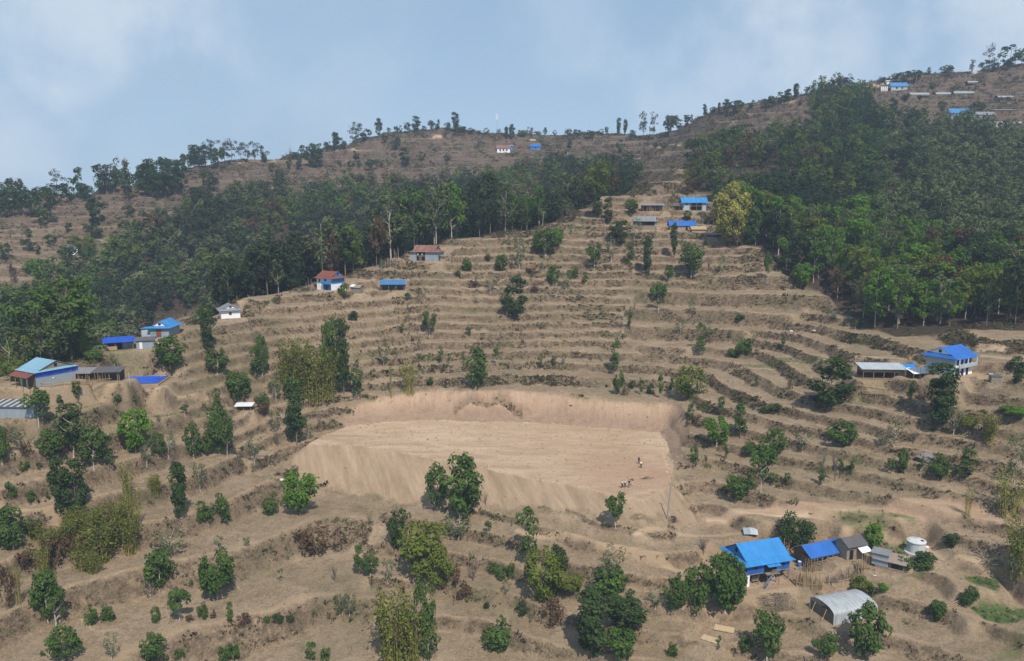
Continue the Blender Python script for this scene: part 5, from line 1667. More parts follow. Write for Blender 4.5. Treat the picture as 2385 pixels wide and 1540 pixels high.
r, w, d = plot_root('hut_front', 'low_hut', 'low open hut with patched tan roof below the water tank', 'hut')
r.scale = (1.3, 1.3, 1.35)
walls(r, w * 0.5, d * 0.8, 0, 1.15, 'brown').location = (-0.7, 0.15, 0)
posts(r, (-w / 2 + 0.1, 0, w / 2 - 0.1), (-d / 2 + 0.1, d / 2 - 0.1), lambda x, y: 1.15 if y < 0 else 1.5, 0.05)
MB().box(-w / 2, w / 2, -d / 2, -d / 2 + 0.05, 0, 0.35).build("kerb_board", 'timber', r)
mono_roof(r, w, d, 1.25, 1.6, 0.25, 'tan_sheet')
r, w, d = plot_root('tank', 'water_tank', 'round white concrete water tank with pipes on its domed lid', 'tank')


def ring(m, r0, r1, z0, z1, n=32):
    b = len(m.v)
    for rr_, zz in ((r0, z0), (r1, z1)):
        m.v += [(rr_ * math.cos(2 * math.pi * k / n), rr_ * math.sin(2 * math.pi * k / n), zz) for k in range(n)]
    m.f += [(b + k, b + (k + 1) % n, b + n + (k + 1) % n, b + n + k) for k in range(n)]


m = MB()
ring(m, 1.5, 1.5, -0.2, 1.95)
m.build("wall", 'concrete', r)
m = MB()
for a, b, c, e in ((1.5, 1.62, 1.95, 1.955), (1.62, 1.62, 1.955, 2.1), (1.62, 1.2, 2.1, 2.3), (1.2, 0.6, 2.3, 2.42), (0.6, 0.02, 2.42, 2.46)):
    ring(m, a, b, c, e)
m.build("lid", 'concrete', r)
MB().box(0.35, 0.85, -0.95, -0.45, 2.30, 2.40).build("hatch", 'dark', r)
for x, y in ((-0.25, 0.3), (0.05, 0.1), (0.3, 0.35)):
    MB().tube((x, y, 2.3), (x, y, 2.95), 0.05).build("vent_pipe", 'galv', r)
m = MB()
ring(m, 1.95, 1.9, -0.3, 0.1)
ring(m, 1.9, 1.45, 0.1, 0.12)
m.build("footing", 'concrete', r)
MB().box(1.5, 2.1, -0.5, -0.1, 0.9, 1.1).tube((2.0, -0.3, 1.0), (2.0, -0.3, 0.0), 0.06).build("outlet", 'white', r)
r, w, d = plot_root('tunnel', 'plastic_greenhouse', 'plastic tunnel greenhouse with arched translucent film roof', 'greenhouse')
n = 14
prof = [(-d / 2, 0.0), (-d / 2, 1.75)] + [(-d / 2 * math.cos(math.pi * k / n), 1.75 + 0.95 * math.sin(math.pi * k / n)) for k in range(1, n)] + [(d / 2, 1.75), (d / 2, 0.0)]
m = MB()
nx_ = 22
b0 = 0
for i in range(nx_ + 1):
    x = -w / 2 + w * i / nx_
    sagv = -0.045 * (i % 2)
    for yy, zz in prof:
        m.v.append((x, yy * (1 + sagv * 0.2), zz + (sagv if zz > 1.5 else 0)))
L_ = len(prof)
for i in range(nx_):
    for k in range(L_ - 1):
        m.f.append((i * L_ + k, (i + 1) * L_ + k, (i + 1) * L_ + k + 1, i * L_ + k + 1))
m.build("film", 'plastic', r)
m = MB()
for i in range(0, nx_ + 1, 2):
    x = -w / 2 + w * i / nx_
    for (y0, z0), (y1, z1) in zip(prof[:-1], prof[1:]):
        m.tube((x, y0 * 1.012, z0 * 1.012), (x, y1 * 1.012, z1 * 1.012), 0.035, 0.035, 4)
m.build("hoops", 'sheet_white', r)
for x in (-w / 2 + 0.02, w / 2 - 0.02):
    m = MB()
    m.v += [(x, yy * .99, zz * .99) for yy, zz in prof if zz > 0.9]
    m.v += [(x, yy, 1.0) for yy in (d / 2 * .99, -d / 2 * .99)]
    m.f.append(tuple(range(len(m.v))))
    if x > 0:
        m.build("end_film", 'plastic', r)
    else:
        e = MB()
        for yy in np.linspace(-d / 2 + 0.2, d / 2 - 0.2, 9):
            e.tube((x, yy, -0.1), (x, yy, 1.9), 0.035, 0.035, 4)
        e.tube((x, -d / 2, 1.1), (x, d / 2, 1.1), 0.03)
        e.build("end_lattice", 'timber', r)
        MB().box(x + 0.05, x + 0.09, -d / 2 + 0.15, d / 2 - 0.15, 0, 1.55).build("end_screen", 'brush_roof', r)
for yy in (-1.5, 1.2):
    MB().tube((-w / 2 - 1.2, yy, 0.0), (-w / 2 - 0.05, yy + 0.3, 1.9), 0.05).build("prop", 'bamboo', r)

# ------------------------------------------------------------------ right-hand farmstead
r, w, d = plot_root('two_storey', 'two_storey_house', 'white two-storey farmhouse with royal-blue roof and long balcony', 'house')
hh = 4.1
walls(r, w, d, 0, hh, 'white')
MB().box(-w / 2 - 0.04, -w / 2 - 0.003, -d / 2, d / 2, 0.3, hh - 0.05).build("cladding", 'pale_zinc', r)
MB().box(-w / 2, w / 2, -d / 2 - 1.0, -d / 2 - 0.003, 1.95, 2.05).build("balcony_floor", 'timber', r)
MB().box(-w / 2, w / 2, -d / 2 - 1.0, -d / 2 - 0.94, 2.053, 2.85).build("balcony_front", 'pale_zinc', r)
for x in (-w / 2 + 0.1, 0, w / 2 - 0.1):
    MB().box(x - 0.06, x + 0.06, -d / 2 - 0.93, -d / 2 - 0.81, 2.053, hh).build("balcony_post", 'white', r)
for x in (-2.4, -0.8, 0.8, 2.4):
    opening(r, 'window', 'f', x, 2.45, 0.75, 1.2, d / 2, 'glass', 'blue_wall')
for x in (-2.2, -0.4, 1.4):
    opening(r, 'door', 'f', x, 0, 0.85, 1.75, d / 2, 'dark', 'blue_wall')
skirt_roof(r, w, d, hh, 1.9, 1.0, 'blue_roof', 'white', ky=0.62, kz=0.34, inset=-0.3)
MB().box(-w / 2 - 0.6, w / 2 + 0.8, -d / 2 - 1.5, -d / 2 - 0.003, -0.5, 0.05).build("terrace_floor", 'mud', r)


def open_shed(key, name, label, roof, hf, hb, npost=4, loft=None, group=None, split=None, wall_mat='brown', cat='shed', o=0.35):
    r, w, d = plot_root(key, name, label, cat, group)
    posts(r, np.linspace(-w / 2 + 0.15, w / 2 - 0.15, npost), (-d / 2 + 0.15,), hf - 0.05, 0.08)
    posts(r, (-w / 2 + 0.15, w / 2 - 0.15), (d / 2 - 0.15,), hb - 0.05, 0.08)
    MB().box(-w / 2 + 0.25, w / 2 - 0.25, d / 2 - 0.12, d / 2 - 0.04, 0, hb - 0.15).build("back_wall", wall_mat, r)
    if loft:
        MB().box(-w / 2 + 0.3, w / 2 - 0.3, -d / 2 + 0.35, d / 2 - 0.3, hf * 0.62, hf * 0.62 + 0.5).build("hay_loft", loft, r)
    MB().tube((-w / 2, -d / 2 + 0.15, hf * 0.9), (w / 2, -d / 2 + 0.15, hf * 0.9), 0.06).build("beam", 'timber', r)
    if split:
        ex, ey = w / 2 + o, d / 2 + o
        MB().slab([(-ex, -ey, hf - .05), (-0.3, -ey, hf - .05), (-0.3, ey, hb + .05), (-ex, ey, hb + .05)], 0.05).build("roof", split[0], r)
        MB().slab([(-0.5, -ey, hf + .1), (ex, -ey, hf + .15), (ex, ey, hb + .2), (-0.5, ey, hb + .15)], 0.05).build("roof", split[1], r)
    else:
        mono_roof(r, w, d, hf, hb, o, roof)
    return r, w, d


open_shed('right_shed', 'hay_shed', 'long open hay shed with pale zinc roof and round posts', 'pale_zinc', 2.35, 2.9, 5, 'thatch')
r, w, d = plot_root('lean', 'lean_to', 'low lean-to with translucent white sheets on bamboo poles', 'shed')
posts(r, np.linspace(-w / 2, w / 2, 4), (-d / 2, d / 2), lambda x, y: 2.6 if y < 0 else 2.2, 0.045, 'bamboo')
MB().slab([(-w / 2, -d / 2, 1.25), (w / 2, -d / 2, 1.35), (w / 2, d / 2, 2.1), (-w / 2, d / 2, 2.0)], 0.03).build("roof", 'sheet_white', r)
MB().box(-w / 2 + 0.2, w / 2 - 0.2, d / 2 - 0.3, d / 2 - 0.2, 0, 1.4).build("back_wall", 'brown', r)
r, w, d = plot_root('small_hut', 'toilet_hut', 'tiny grey block hut with white roof edge beside the two-storey house', 'hut')
walls(r, w, d, 0, 1.35, 'stone')
mono_roof(r, w, d, 1.4, 1.55, 0.12, 'dark_roof')
MB().box(-w / 2 - 0.1, -w / 2 + 0.7, d / 2 - 0.5, d / 2, 1.62, 1.68).build("roof_patch", 'sheet_white', r)
o = spot(11, 815, 505, 'tarpaulin', 'sagging bright blue tarpaulin between the hay shed and the lean-to', 'tarpaulin', 6)
m = MB()
for i in range(7):
    for j in range(5):
        m.v.append((-1.8 + 0.6 * i, -1.2 + 0.6 * j, 1.7 - 0.35 * math.sin(math.pi * i / 6) + 0.18 * j - 0.1 * math.sin(i * 2.1 + j)))
m.f += [(i * 5 + j, (i + 1) * 5 + j, (i + 1) * 5 + j + 1, i * 5 + j + 1) for i in range(6) for j in range(4)]
m.build("sheet", plain_mat("bright_blue_tarpaulin", (0.015, 0.19, 0.56), 0.4, 0.4, 0.2, 1.2), o)
posts(o, (-1.7, 1.7), (-1.1, 1.1), 1.65, 0.05, 'bamboo')

# ------------------------------------------------------------------ left-hand farmstead
r, w, d = plot_root('west_house', 'farmhouse', 'farmhouse with pale blue roof, red lean-to and zinc side wall', 'house')
hh = 3.2
walls(r, w, d, 0, hh, 'zinc_wall')
MB().box(-w / 2 + 0.1, w / 2 - 0.1, -d / 2 - 0.04, -d / 2 - 0.003, 0.05, hh - 0.6).build("front_wall", 'brown', r)
skirt_roof(r, w, d, hh, 1.7, 0.5, 'pale_roof', 'timber', ky=0.75, kz=0.15, inset=-0.1)
MB().slab([(-w / 2 - 0.3, -d / 2 - 1.9, 2.25), (w / 2 + 0.2, -d / 2 - 1.9, 2.25), (w / 2 + 0.2, -d / 2 - 0.3, 2.9), (-w / 2 - 0.3, -d / 2 - 0.3, 2.9)], 0.05).build("lean_to_roof", 'red_roof', r)
posts(r, np.linspace(-w / 2, w / 2, 4), (-d / 2 - 1.75,), 2.2, 0.06)
MB().box(w / 2 + 0.003, w / 2 + 0.06, -d / 2, d / 2 + 0.6, 2.0, hh - 0.1).build("wall_tarpaulin", 'tarp', r)
opening(r, 'door', 'f', -2.0, 0, 1.1, 1.9, d / 2 + 0.04, 'green', 'timber')
opening(r, 'window', 'r', -0.6, 1.2, 0.7, 0.5, w / 2, 'sheet_white', 'timber')
open_shed('pole_shed', 'cattle_shed', 'long open cattle shed, half zinc half dark roof, behind bamboo poles', 'grey_roof', 2.0, 2.5, 6, None, None, ('grey_roof', 'dark_roof'))
r, w, d = plot_root('pond', 'tarpaulin_pond', 'square pond lined with bright blue tarpaulin', 'pond')
m = MB()
for (x0, x1, y0, y1) in ((-w / 2, w / 2, -d / 2, -d / 2 + 0.55), (-w / 2, w / 2, d / 2 - 0.55, d / 2), (-w / 2, -w / 2 + 0.55, -d / 2 + 0.55, d / 2 - 0.55), (w / 2 - 0.55, w / 2, -d / 2 + 0.55, d / 2 - 0.55)):
    m.box(x0, x1, y0, y1, -0.3, 0.5)
m.build("earth_rim", 'mud', r)
m = MB()
q = np.random.default_rng(4)
gx_, gy_ = np.linspace(-w / 2 + 0.25, w / 2 - 0.25, 17), np.linspace(-d / 2 + 0.25, d / 2 - 0.25, 15)
for a_ in gx_:
    for b_ in gy_:
        e_ = min(w / 2 - abs(a_), d / 2 - abs(b_))
        m.v.append((a_, b_, 0.62 - 0.34 * float(smooth(0.2, 1.4, e_)) + q.normal() * 0.035))
m.f += [(i * 15 + j, (i + 1) * 15 + j, (i + 1) * 15 + j + 1, i * 15 + j + 1) for i in range(16) for j in range(14)]
m.build("liner", 'tarp', r)
r, w, d = plot_root('metal_shed', 'poultry_shed', 'long zinc-walled shed with strips of old roofing, cut by the left edge', 'shed')
walls(r, w, d, 0, 2.2, 'zinc_wall')
mono_roof(r, w, d, 2.25, 2.75, 0.3, 'dark_roof')
m = MB()
for x in np.linspace(-w / 2 + 0.3, w / 2 - 0.3, 7):
    m.slab([(x - 0.22, -d / 2 - 0.2, 2.30), (x + 0.28, -d / 2 - 0.2, 2.30), (x + 0.5, d / 2, 2.86), (x, d / 2, 2.86)], 0.04)
m.build("roof_sheets", 'pale_zinc', r)
MB().slab([(w / 2 + 0.2, -d / 2, 1.7), (w / 2 + 1.7, -d / 2, 1.75), (w / 2 + 1.7, d / 2 - 1, 2.25), (w / 2 + 0.2, d / 2 - 1, 2.2)], 0.05).build("side_roof", 'sheet_white', r)
posts(r, (w / 2 + 1.6,), (-d / 2 + 0.1, d / 2 - 1.1), 1.75, 0.06)
r, w, d = plot_root('gable_house', 'gabled_house', 'blue-roofed house with white gable and red doors facing downhill', 'house')
hh = 2.5
walls(r, w, d, -0.8, hh, 'zinc_wall')
skirt_roof(r, w, d, hh, 1.45, 0.7, 'sky_roof', 'white', ky=0.66, kz=0.2, inset=0.35)
opening(r, 'door', 'l', 0.2, 0.1, 1.3, 1.9, w / 2, 'red', 'timber')
opening(r, 'window', 'l', 1.4, 0.9, 0.8, 0.9, w / 2, 'green', 'timber')
m = MB().box(-w / 2 + 0.6, -w / 2 + 3.2, d / 2 + 0.003, d / 2 + 2.4, -0.6, 2.1)
m.build("side_room", 'pale_zinc', r)
MB().slab([(-w / 2 + 0.3, d / 2 + 0.003, 2.35), (-w / 2 + 3.5, d / 2 + 0.003, 2.35), (-w / 2 + 3.5, d / 2 + 2.7, 2.13), (-w / 2 + 0.3, d / 2 + 2.7, 2.13)], 0.05).build("side_roof", 'sky_roof', r)
r, w, d = plot_root('tarp_shed', 'tarpaulin_shed', 'open shed under a deep blue tarpaulin roof with bamboo half-wall', 'shed')
posts(r, (-w / 2 + 0.1, -0.8, w / 2 - 0.1), (-d / 2 + 0.1, d / 2 - 0.1), lambda x, y: 2.0 if y < 0 else 2.5, 0.07)
gable_roof(r, w, d, 2.15, 0.85, 0.35, 'deep_roof', None)
m = MB()
for x in np.linspace(-w / 2 + 0.1, -0.6, 14):
    m.box(x, x + 0.17, -d / 2 + 0.02, -d / 2 + 0.06, 0.15, 1.05)
m.build("half_wall", 'bamboo', r)
MB().box(-w / 2 + 0.3, w / 2 - 0.3, d / 2 - 0.1, d / 2 - 0.02, 0, 2.2).build("back_wall", 'brown', r)
MB().box(0.6, w / 2 - 0.2, -0.2, d / 2 - 0.12, 0, 2.0).build("store_room", 'zinc_wall', r)
r, w, d = plot_root('grey_hut', 'zinc_hut', 'small grey zinc hut with dark roof beside the tarpaulin-roofed shed', 'hut')
walls(r, w, d, 0, 2.1, 'zinc_wall')
opening(r, 'door', 'f', -0.9, 0, 0.8, 1.75, d / 2, 'sheet_white', 'galv')
gable_roof(r, w, d, 2.15, 0.55, 0.35, 'dark_roof', 'timber')

# ------------------------------------------------------------------ houses along the spur's skyline
r, w, d = plot_root('white_house', 'white_house', 'small white house with grey roof, its gable facing downhill', 'house')
walls(r, w, d, -0.5, 2.35, 'white')
skirt_roof(r, w, d, 2.35, 1.35, 0.7, 'grey_roof', 'white', ky=0.62, kz=0.32, inset=-0.1)
opening(r, 'window', 'l', 0.1, 0.9, 0.7, 0.8, w / 2, 'glass', 'brown')
r, w, d = plot_root('red_house', 'balcony_house', 'two-storey blue and white house with rusty red roof', 'house')
walls(r, w, d, 0, 3.7, 'white')
MB().box(-0.3, w / 2 - 0.1, -d / 2 - 0.9, -d / 2 - 0.003, 1.9, 2.7).build("balcony", 'sky_wall', r)
MB().box(-0.3, w / 2 - 0.1, -d / 2 - 0.04, -d / 2 - 0.003, 0.05, 1.8).build("lower_front", 'blue_wall', r)
MB().box(w / 2 + 0.003, w / 2 + 0.04, -d / 2 + 0.1, d / 2 - 0.1, 1.9, 3.65).build("side_panel", 'sky_wall', r)
opening(r, 'window', 'f', 0.6, 2.75, 0.8, 0.8, d / 2, 'glass', 'blue_wall')
opening(r, 'window', 'f', -1.9, 2.3, 0.7, 0.9, d / 2, 'glass', 'blue_wall')
opening(r, 'door', 'f', 1.2, 0, 0.9, 1.7, d / 2 + 0.04)
skirt_roof(r, w, d, 3.7, 1.9, 0.8, 'red_roof', 'sky_wall', ky=0.68, kz=0.25, inset=0.0)
r, w, d = plot_root('red_hut', 'stone_hut', 'small stone hut with pale sheet roof right of the red-roofed house', 'hut')
walls(r, w, d, 0, 1.8, 'stone')
gable_roof(r, w, d, 1.85, 0.6, 0.25, 'tan_sheet', 'stone')
MB().slab([(-w / 2 - 0.3, -d / 2 - 0.3, 2.0), (-0.4, -d / 2 - 0.3, 2.0), (-0.4, 0, 2.56), (-w / 2 - 0.3, 0, 2.56)], 0.03).build("roof_sheet", 'sheet_white', r)
r, w, d = open_shed('blue_shed', 'goat_shed', 'small open goat shed with blue roof on slanting timber posts', 'dull_blue', 2.0, 2.9, 4, None)
MB().tube((0.3, -d / 2 + 0.15, 0), (1.4, -d / 2 + 0.15, 1.9), 0.06).build("brace", 'timber', r)
r, w, d = plot_root('hip_house', 'zinc_walled_house', 'wide zinc-walled house with rusty red hipped roof', 'house')
walls(r, w, d, 0, 3.1, 'zinc_wall')
MB().box(-w / 2 + 2.4, -w / 2 + 5.4, -d / 2 - 0.05, -d / 2 - 0.003, 0.1, 2.9).build("porch_shade_panel", 'dark', r)  # flat near-black panel painted as the shade inside a porch
MB().box(-w / 2 + 2.3, -w / 2 + 5.5, -d / 2 - 0.16, -d / 2 - 0.053, 1.55, 1.75).build("porch_rail", 'timber', r)
for x in (-2.1, -0.6):
    opening(r, 'window', 'f', x, 1.9, 0.6, 0.7, d / 2 + 0.05, 'sheet_white', 'timber')
opening(r, 'door', 'f', -1.2, 0.0, 0.8, 1.5, d / 2 + 0.05, 'brown', 'timber')
skirt_roof(r, w, d, 3.1, 2.0, 0.6, 'rust_roof', 'tan_sheet', ky=0.72, kz=0.2, inset=1.3)
MB().slab([(w / 2 + 0.1, -d / 2 + 0.3, 1.75), (w / 2 + 2.3, -d / 2 + 0.3, 1.55), (w / 2 + 2.3, d / 2 - 1, 1.85), (w / 2 + 0.1, d / 2 - 1, 2.05)], 0.05).build("side_roof", 'grey_roof', r)
MB().box(w / 2 + 0.5, w / 2 + 2.2, -d / 2 + 0.8, d / 2 - 1.2, 0, 1.55).build("side_room", 'mud', r)
open_shed('up_shed', 'grey_shed', 'grey-roofed open shed above the grey house on the spur', 'grey_roof', 2.3, 2.9, 6)
r, w, d = plot_root('up_blue', 'blue_roofed_house', 'highest house on the spur, with bright blue roof', 'house')
walls(r, w, d, 0, 3.5, 'pale_zinc')
MB().box(-1.6, 2.8, -d / 2 - 0.05, -d / 2 - 0.003, 0.1, 3.3).build("porch_shade_panel", 'dark', r)  # porch shade as a near-black sheet on the front wall
MB().box(-1.7, 2.9, -d / 2 - 0.9, -d / 2 - 0.053, 1.7, 1.85).build("balcony", 'timber', r)
posts(r, (-1.6, 0.6, 2.8), (-d / 2 - 0.8,), 3.3, 0.07)
opening(r, 'window', 'f', -3.1, 2.1, 0.7, 0.8, d / 2, 'glass', 'brown')
gable_roof(r, w, d, 3.5, 1.6, 0.7, 'sky_roof', 'blue_wall')
r, w, d = plot_root('up_grey', 'grey_house', 'grey-roofed house with white gable, lowest at left on the upper spur', 'house')
walls(r, w, d, 0, 3.2, 'timber')
MB().box(w / 2 + 0.003, w / 2 + 0.05, -d / 2, d / 2, 1.3, 3.2).build("side_wall", 'white', r)
MB().box(-w / 2 + 0.3, w / 2 - 0.3, -d / 2 - 0.05, -d / 2 - 0.003, 1.6, 3.0).build("porch_shade_panel", 'dark', r)  # shade under the eaves porch, drawn as a near-black sheet
opening(r, 'window', 'r', 0, 1.9, 0.8, 0.9, w / 2 + 0.05, 'glass', 'brown')
skirt_roof(r, w, d, 3.2, 1.7, 0.7, 'grey_roof', 'white', ky=0.7, kz=0.25, inset=0.2)
r, w, d = plot_root('up_low', 'low_house', 'low mud-walled house with long blue roof below the highest house', 'house')
walls(r, w, d, 0, 1.75, 'mud')
opening(r, 'door', 'f', 1.4, 0, 0.9, 1.5, d / 2)
gable_roof(r, w, d, 1.8, 1.5, 0.4, 'blue_roof', 'brown')
r, w, d = plot_root('thatch', 'thatched_hut', 'low thatched mud hut right of the long blue roof', 'hut')
walls(r, w, d, 0, 1.3, 'mud')
opening(r, 'door', 'l', 0, 0, 0.9, 1.2, w / 2)
gable_roof(r, w, d, 1.35, 0.9, 0.35, 'thatch', 'mud')
open_shed('low_dark', 'low_shed', 'very low dark shed below the thatched hut', 'tan_sheet', 1.0, 1.3, 5)
open_shed('tiny_shed', 'lean_shed', 'tiny dark lean-to shed left of the highest blue-roofed house', 'dark_roof', 1.7, 2.2, 3)
open_shed('shelter', 'shelter', 'tiny open shelter with white sheet roof on a terrace', 'sheet_white', 1.25, 1.5, 3)
# ------------------------------------------------------------------ far ridge: houses, sheds, shrine, mast
def far_house(k, X, Y, w, d, h, rise, name, label, wall, roof, rel=0, cat='house', opens=3, style='gable', group=None):
    r = spot(k, X, Y, name, label, cat, rel, group)
    r.location = Vector(r.location) + Matrix.Rotation(r.rotation_euler[2], 3, 'Z') @ Vector((0, d / 2, 0))
    walls(r, w, d, -1.5, h, wall)
    if style == 'gable':
        gable_roof(r, w, d, h, rise, 0.5, roof, wall)
    else:
        mono_roof(r, w, d, h + 0.05, h + rise, 0.4, roof)
    for x in np.linspace(-w / 2, w / 2, opens + 2)[1:-1]:
        opening(r, 'window', 'f', x, h * 0.35, min(1.1, w / (opens + 2)), h * 0.38, d / 2, 'dark', 'brown')
    return r


far_house(19, 675, 727, 11, 5, 3.2, 2.4, 'ridge_house', 'grey-blue roofed house with white corner on the right ridge', 'pale_zinc', 'dull_blue', 0, opens=2)
far_house(19, 535, 637, 3, 3, 2.2, 0.5, 'ridge_hut', 'tiny white hut on the skyline above the blue-grey ridge house', 'white', 'sheet_white', 0, 'hut', 0)
far_house(19, 1530, 1122, 13, 6, 4.0, 2.6, 'slope_house', 'blue-roofed house at the wood\'s upper edge on the right slope', 'pale_zinc', 'dull_blue', 0, opens=3)
far_house(19, 1825, 1128, 13.5, 6, 3.2, 1.8, 'slope_house', 'grey-roofed house right of the blue-roofed one on the right slope', 'zinc_wall', 'grey_roof', 0, opens=3)
far_house(19, 2060, 1222, 23, 5, 3.4, 0.6, 'long_building', 'long pale flat-roofed building lowest among the right slope houses', 'concrete', 'grey_roof', 0, 'building', 7, 'mono')
far_house(19, 2130, 1062, 14, 5, 3.0, 0.7, 'slope_shed', 'brown shed with thin white roof above the long pale building', 'brown', 'sheet_white', 0, 'shed', 2, 'mono')
far_house(19, 503, 1182, 4.6, 4, 3.0, 0.3, 'white_block', 'plain white blockhouse among trees at the wood\'s edge', 'white', 'sheet_white', 0, 'building', 0, 'mono')
far_house(20, 850, 640, 9.5, 5, 3.6, 2.0, 'village_house', 'red-roofed white house below the left ridge mast', 'white', 'rust_roof', 0, opens=3)
far_house(20, 950, 600, 4.5, 4, 3.2, 0.8, 'village_house', 'small blue-grey house right of the red-roofed village house', 'sky_wall', 'grey_roof', 0, opens=1)
far_house(20, 490, 568, 9.5, 3.5, 1.2, 0.5, 'village_shed', 'low dark shed left of the red-roofed village house', 'timber', 'dark_roof', 0, 'shed', 3, 'mono')
far_house(20, 1360, 588, 7, 4.5, 2.4, 1.6, 'village_house', 'blue-roofed house just above the valley wood', 'sky_wall', 'blue_roof', 0, opens=1)
far_house(20, 1320, 472, 4, 3, 1.4, 1.0, 'straw_shed', 'straw-coloured shed above the blue-roofed village house', 'bamboo', 'thatch', 0, 'shed', 0)
far_house(1, 530, 1032, 4.5, 4, 2.2, 1.2, 'hidden_house', 'white-gabled house half hidden by yellow-green trees at left', 'white', 'sheet_white', 88, 'house', 0)
far_house(2, 460, 345, 2.6, 2, 1.8, 0.4, 'terrace_hut', 'tiny brown hut on the left ridge\'s terraces', 'brown', 'dark_roof', 0, 'hut', 0, 'mono')


def far_tunnel(k, X, Y, w, label, h=1.5):
    r = spot(k, X, Y, 'plastic_tunnel', label, 'greenhouse', 0, 'plastic tunnels on the right ridge')
    d, n = 3.6, 8
    m = MB()
    for i in range(13):
        x = -w / 2 + w * i / 12
        for q in range(n + 1):
            m.v.append((x, -d / 2 * math.cos(math.pi * q / n), 0.4 + h * math.sin(math.pi * q / n) - 0.08 * (i % 2)))
    m.f += [(i * (n + 1) + q, (i + 1) * (n + 1) + q, (i + 1) * (n + 1) + q + 1, i * (n + 1) + q + 1) for i in range(12) for q in range(n)]
    m.build("film", 'zinc_wall', r)
    MB().box(-w / 2, w / 2, -d / 2 + 0.02, d / 2 - 0.02, -0.6, 0.4).build("side_wall", 'brown', r)


far_tunnel(19, 935, 795, 13, 'white plastic tunnel below the blue-grey ridge house')
far_tunnel(19, 1300, 790, 14, 'left one of the two touching white plastic tunnels on the ridge')
far_tunnel(19, 1540, 776, 13.5, 'right one of the two touching white plastic tunnels on the ridge')
far_tunnel(19, 1662, 626, 7, 'short white plastic tunnel below the white shrine', 1.0)
far_tunnel(19, 2112, 830, 10.5, 'white plastic tunnel nearest the right edge of the photo', 1.1)
for k, X in enumerate((427, 451, 476, 503)):
    o = spot(19, X, 728, 'white_pillar', ['leftmost', 'second', 'third', 'rightmost'][k] + ' of the four white pillars left of the ridge house', 'pillar', 0, 'four white pillars on the ridge')
    MB().box(-0.38, 0.38, -0.38, 0.38, -0.5, 2.6).build("shaft", 'white', o)
    MB().box(-0.48, 0.48, -0.48, 0.48, 2.603, 2.85).build("cap", 'concrete', o)
o = spot(19, 1690, 500, 'shrine', 'small white tiered shrine on the right ridge skyline', 'shrine', 0)
o.scale = (0.72, 0.72, 0.86)
m = MB()
m.box(-2.6, 2.6, -2.6, 2.6, -1.0, 1.6).box(-1.9, 1.9, -1.9, 1.9, 1.603, 2.6).box(-1.3, 1.3, -1.3, 1.3, 2.603, 3.4)
m.build("base", 'concrete', o)
m = MB()
for a, b, c, e in ((1.1, 1.0, 3.4, 4.2), (1.0, 0.45, 4.2, 4.9)):
    ring(m, a, b, c, e, 16)
m.build("dome", 'concrete', o)
m = MB()
ring(m, 0.42, 0.06, 4.88, 7.0, 10)
m.build("spire", 'concrete', o)
# mast
o = spot(20, 748, 335, 'telecom_mast', 'thin lattice telecom mast with white panels on the ridge skyline', 'mast', 0)
m = MB()
Hm = 16.0
for a in range(3):
    an = a * 2.094
    m.tube((0.8 * math.cos(an), 0.8 * math.sin(an), -0.5), (0.25 * math.cos(an), 0.25 * math.sin(an), Hm), 0.06, 0.05, 4)
for k in range(14):
    z = Hm * k / 14
    rr0, rr1 = 0.8 - 0.55 * z / Hm, 0.8 - 0.55 * (z + Hm / 14) / Hm
    for a in range(3):
        an, an2 = a * 2.094, (a + 1) * 2.094
        m.tube((rr0 * math.cos(an), rr0 * math.sin(an), z), (rr1 * math.cos(an2), rr1 * math.sin(an2), z + Hm / 14), 0.03, 0.03, 3)
m.build("lattice", 'galv', o)
for z in (Hm - 3.4, Hm - 1.9, Hm - 0.4):
    for a in range(3):
        an = a * 2.094 - 1.57 + 0.5
        x, y = 0.62 * math.cos(an), 0.62 * math.sin(an)
        MB().box(x - 0.25, x + 0.25, y - 0.1, y + 0.1, z - 0.6, z + 0.6).build("antenna_panel", 'white', o)

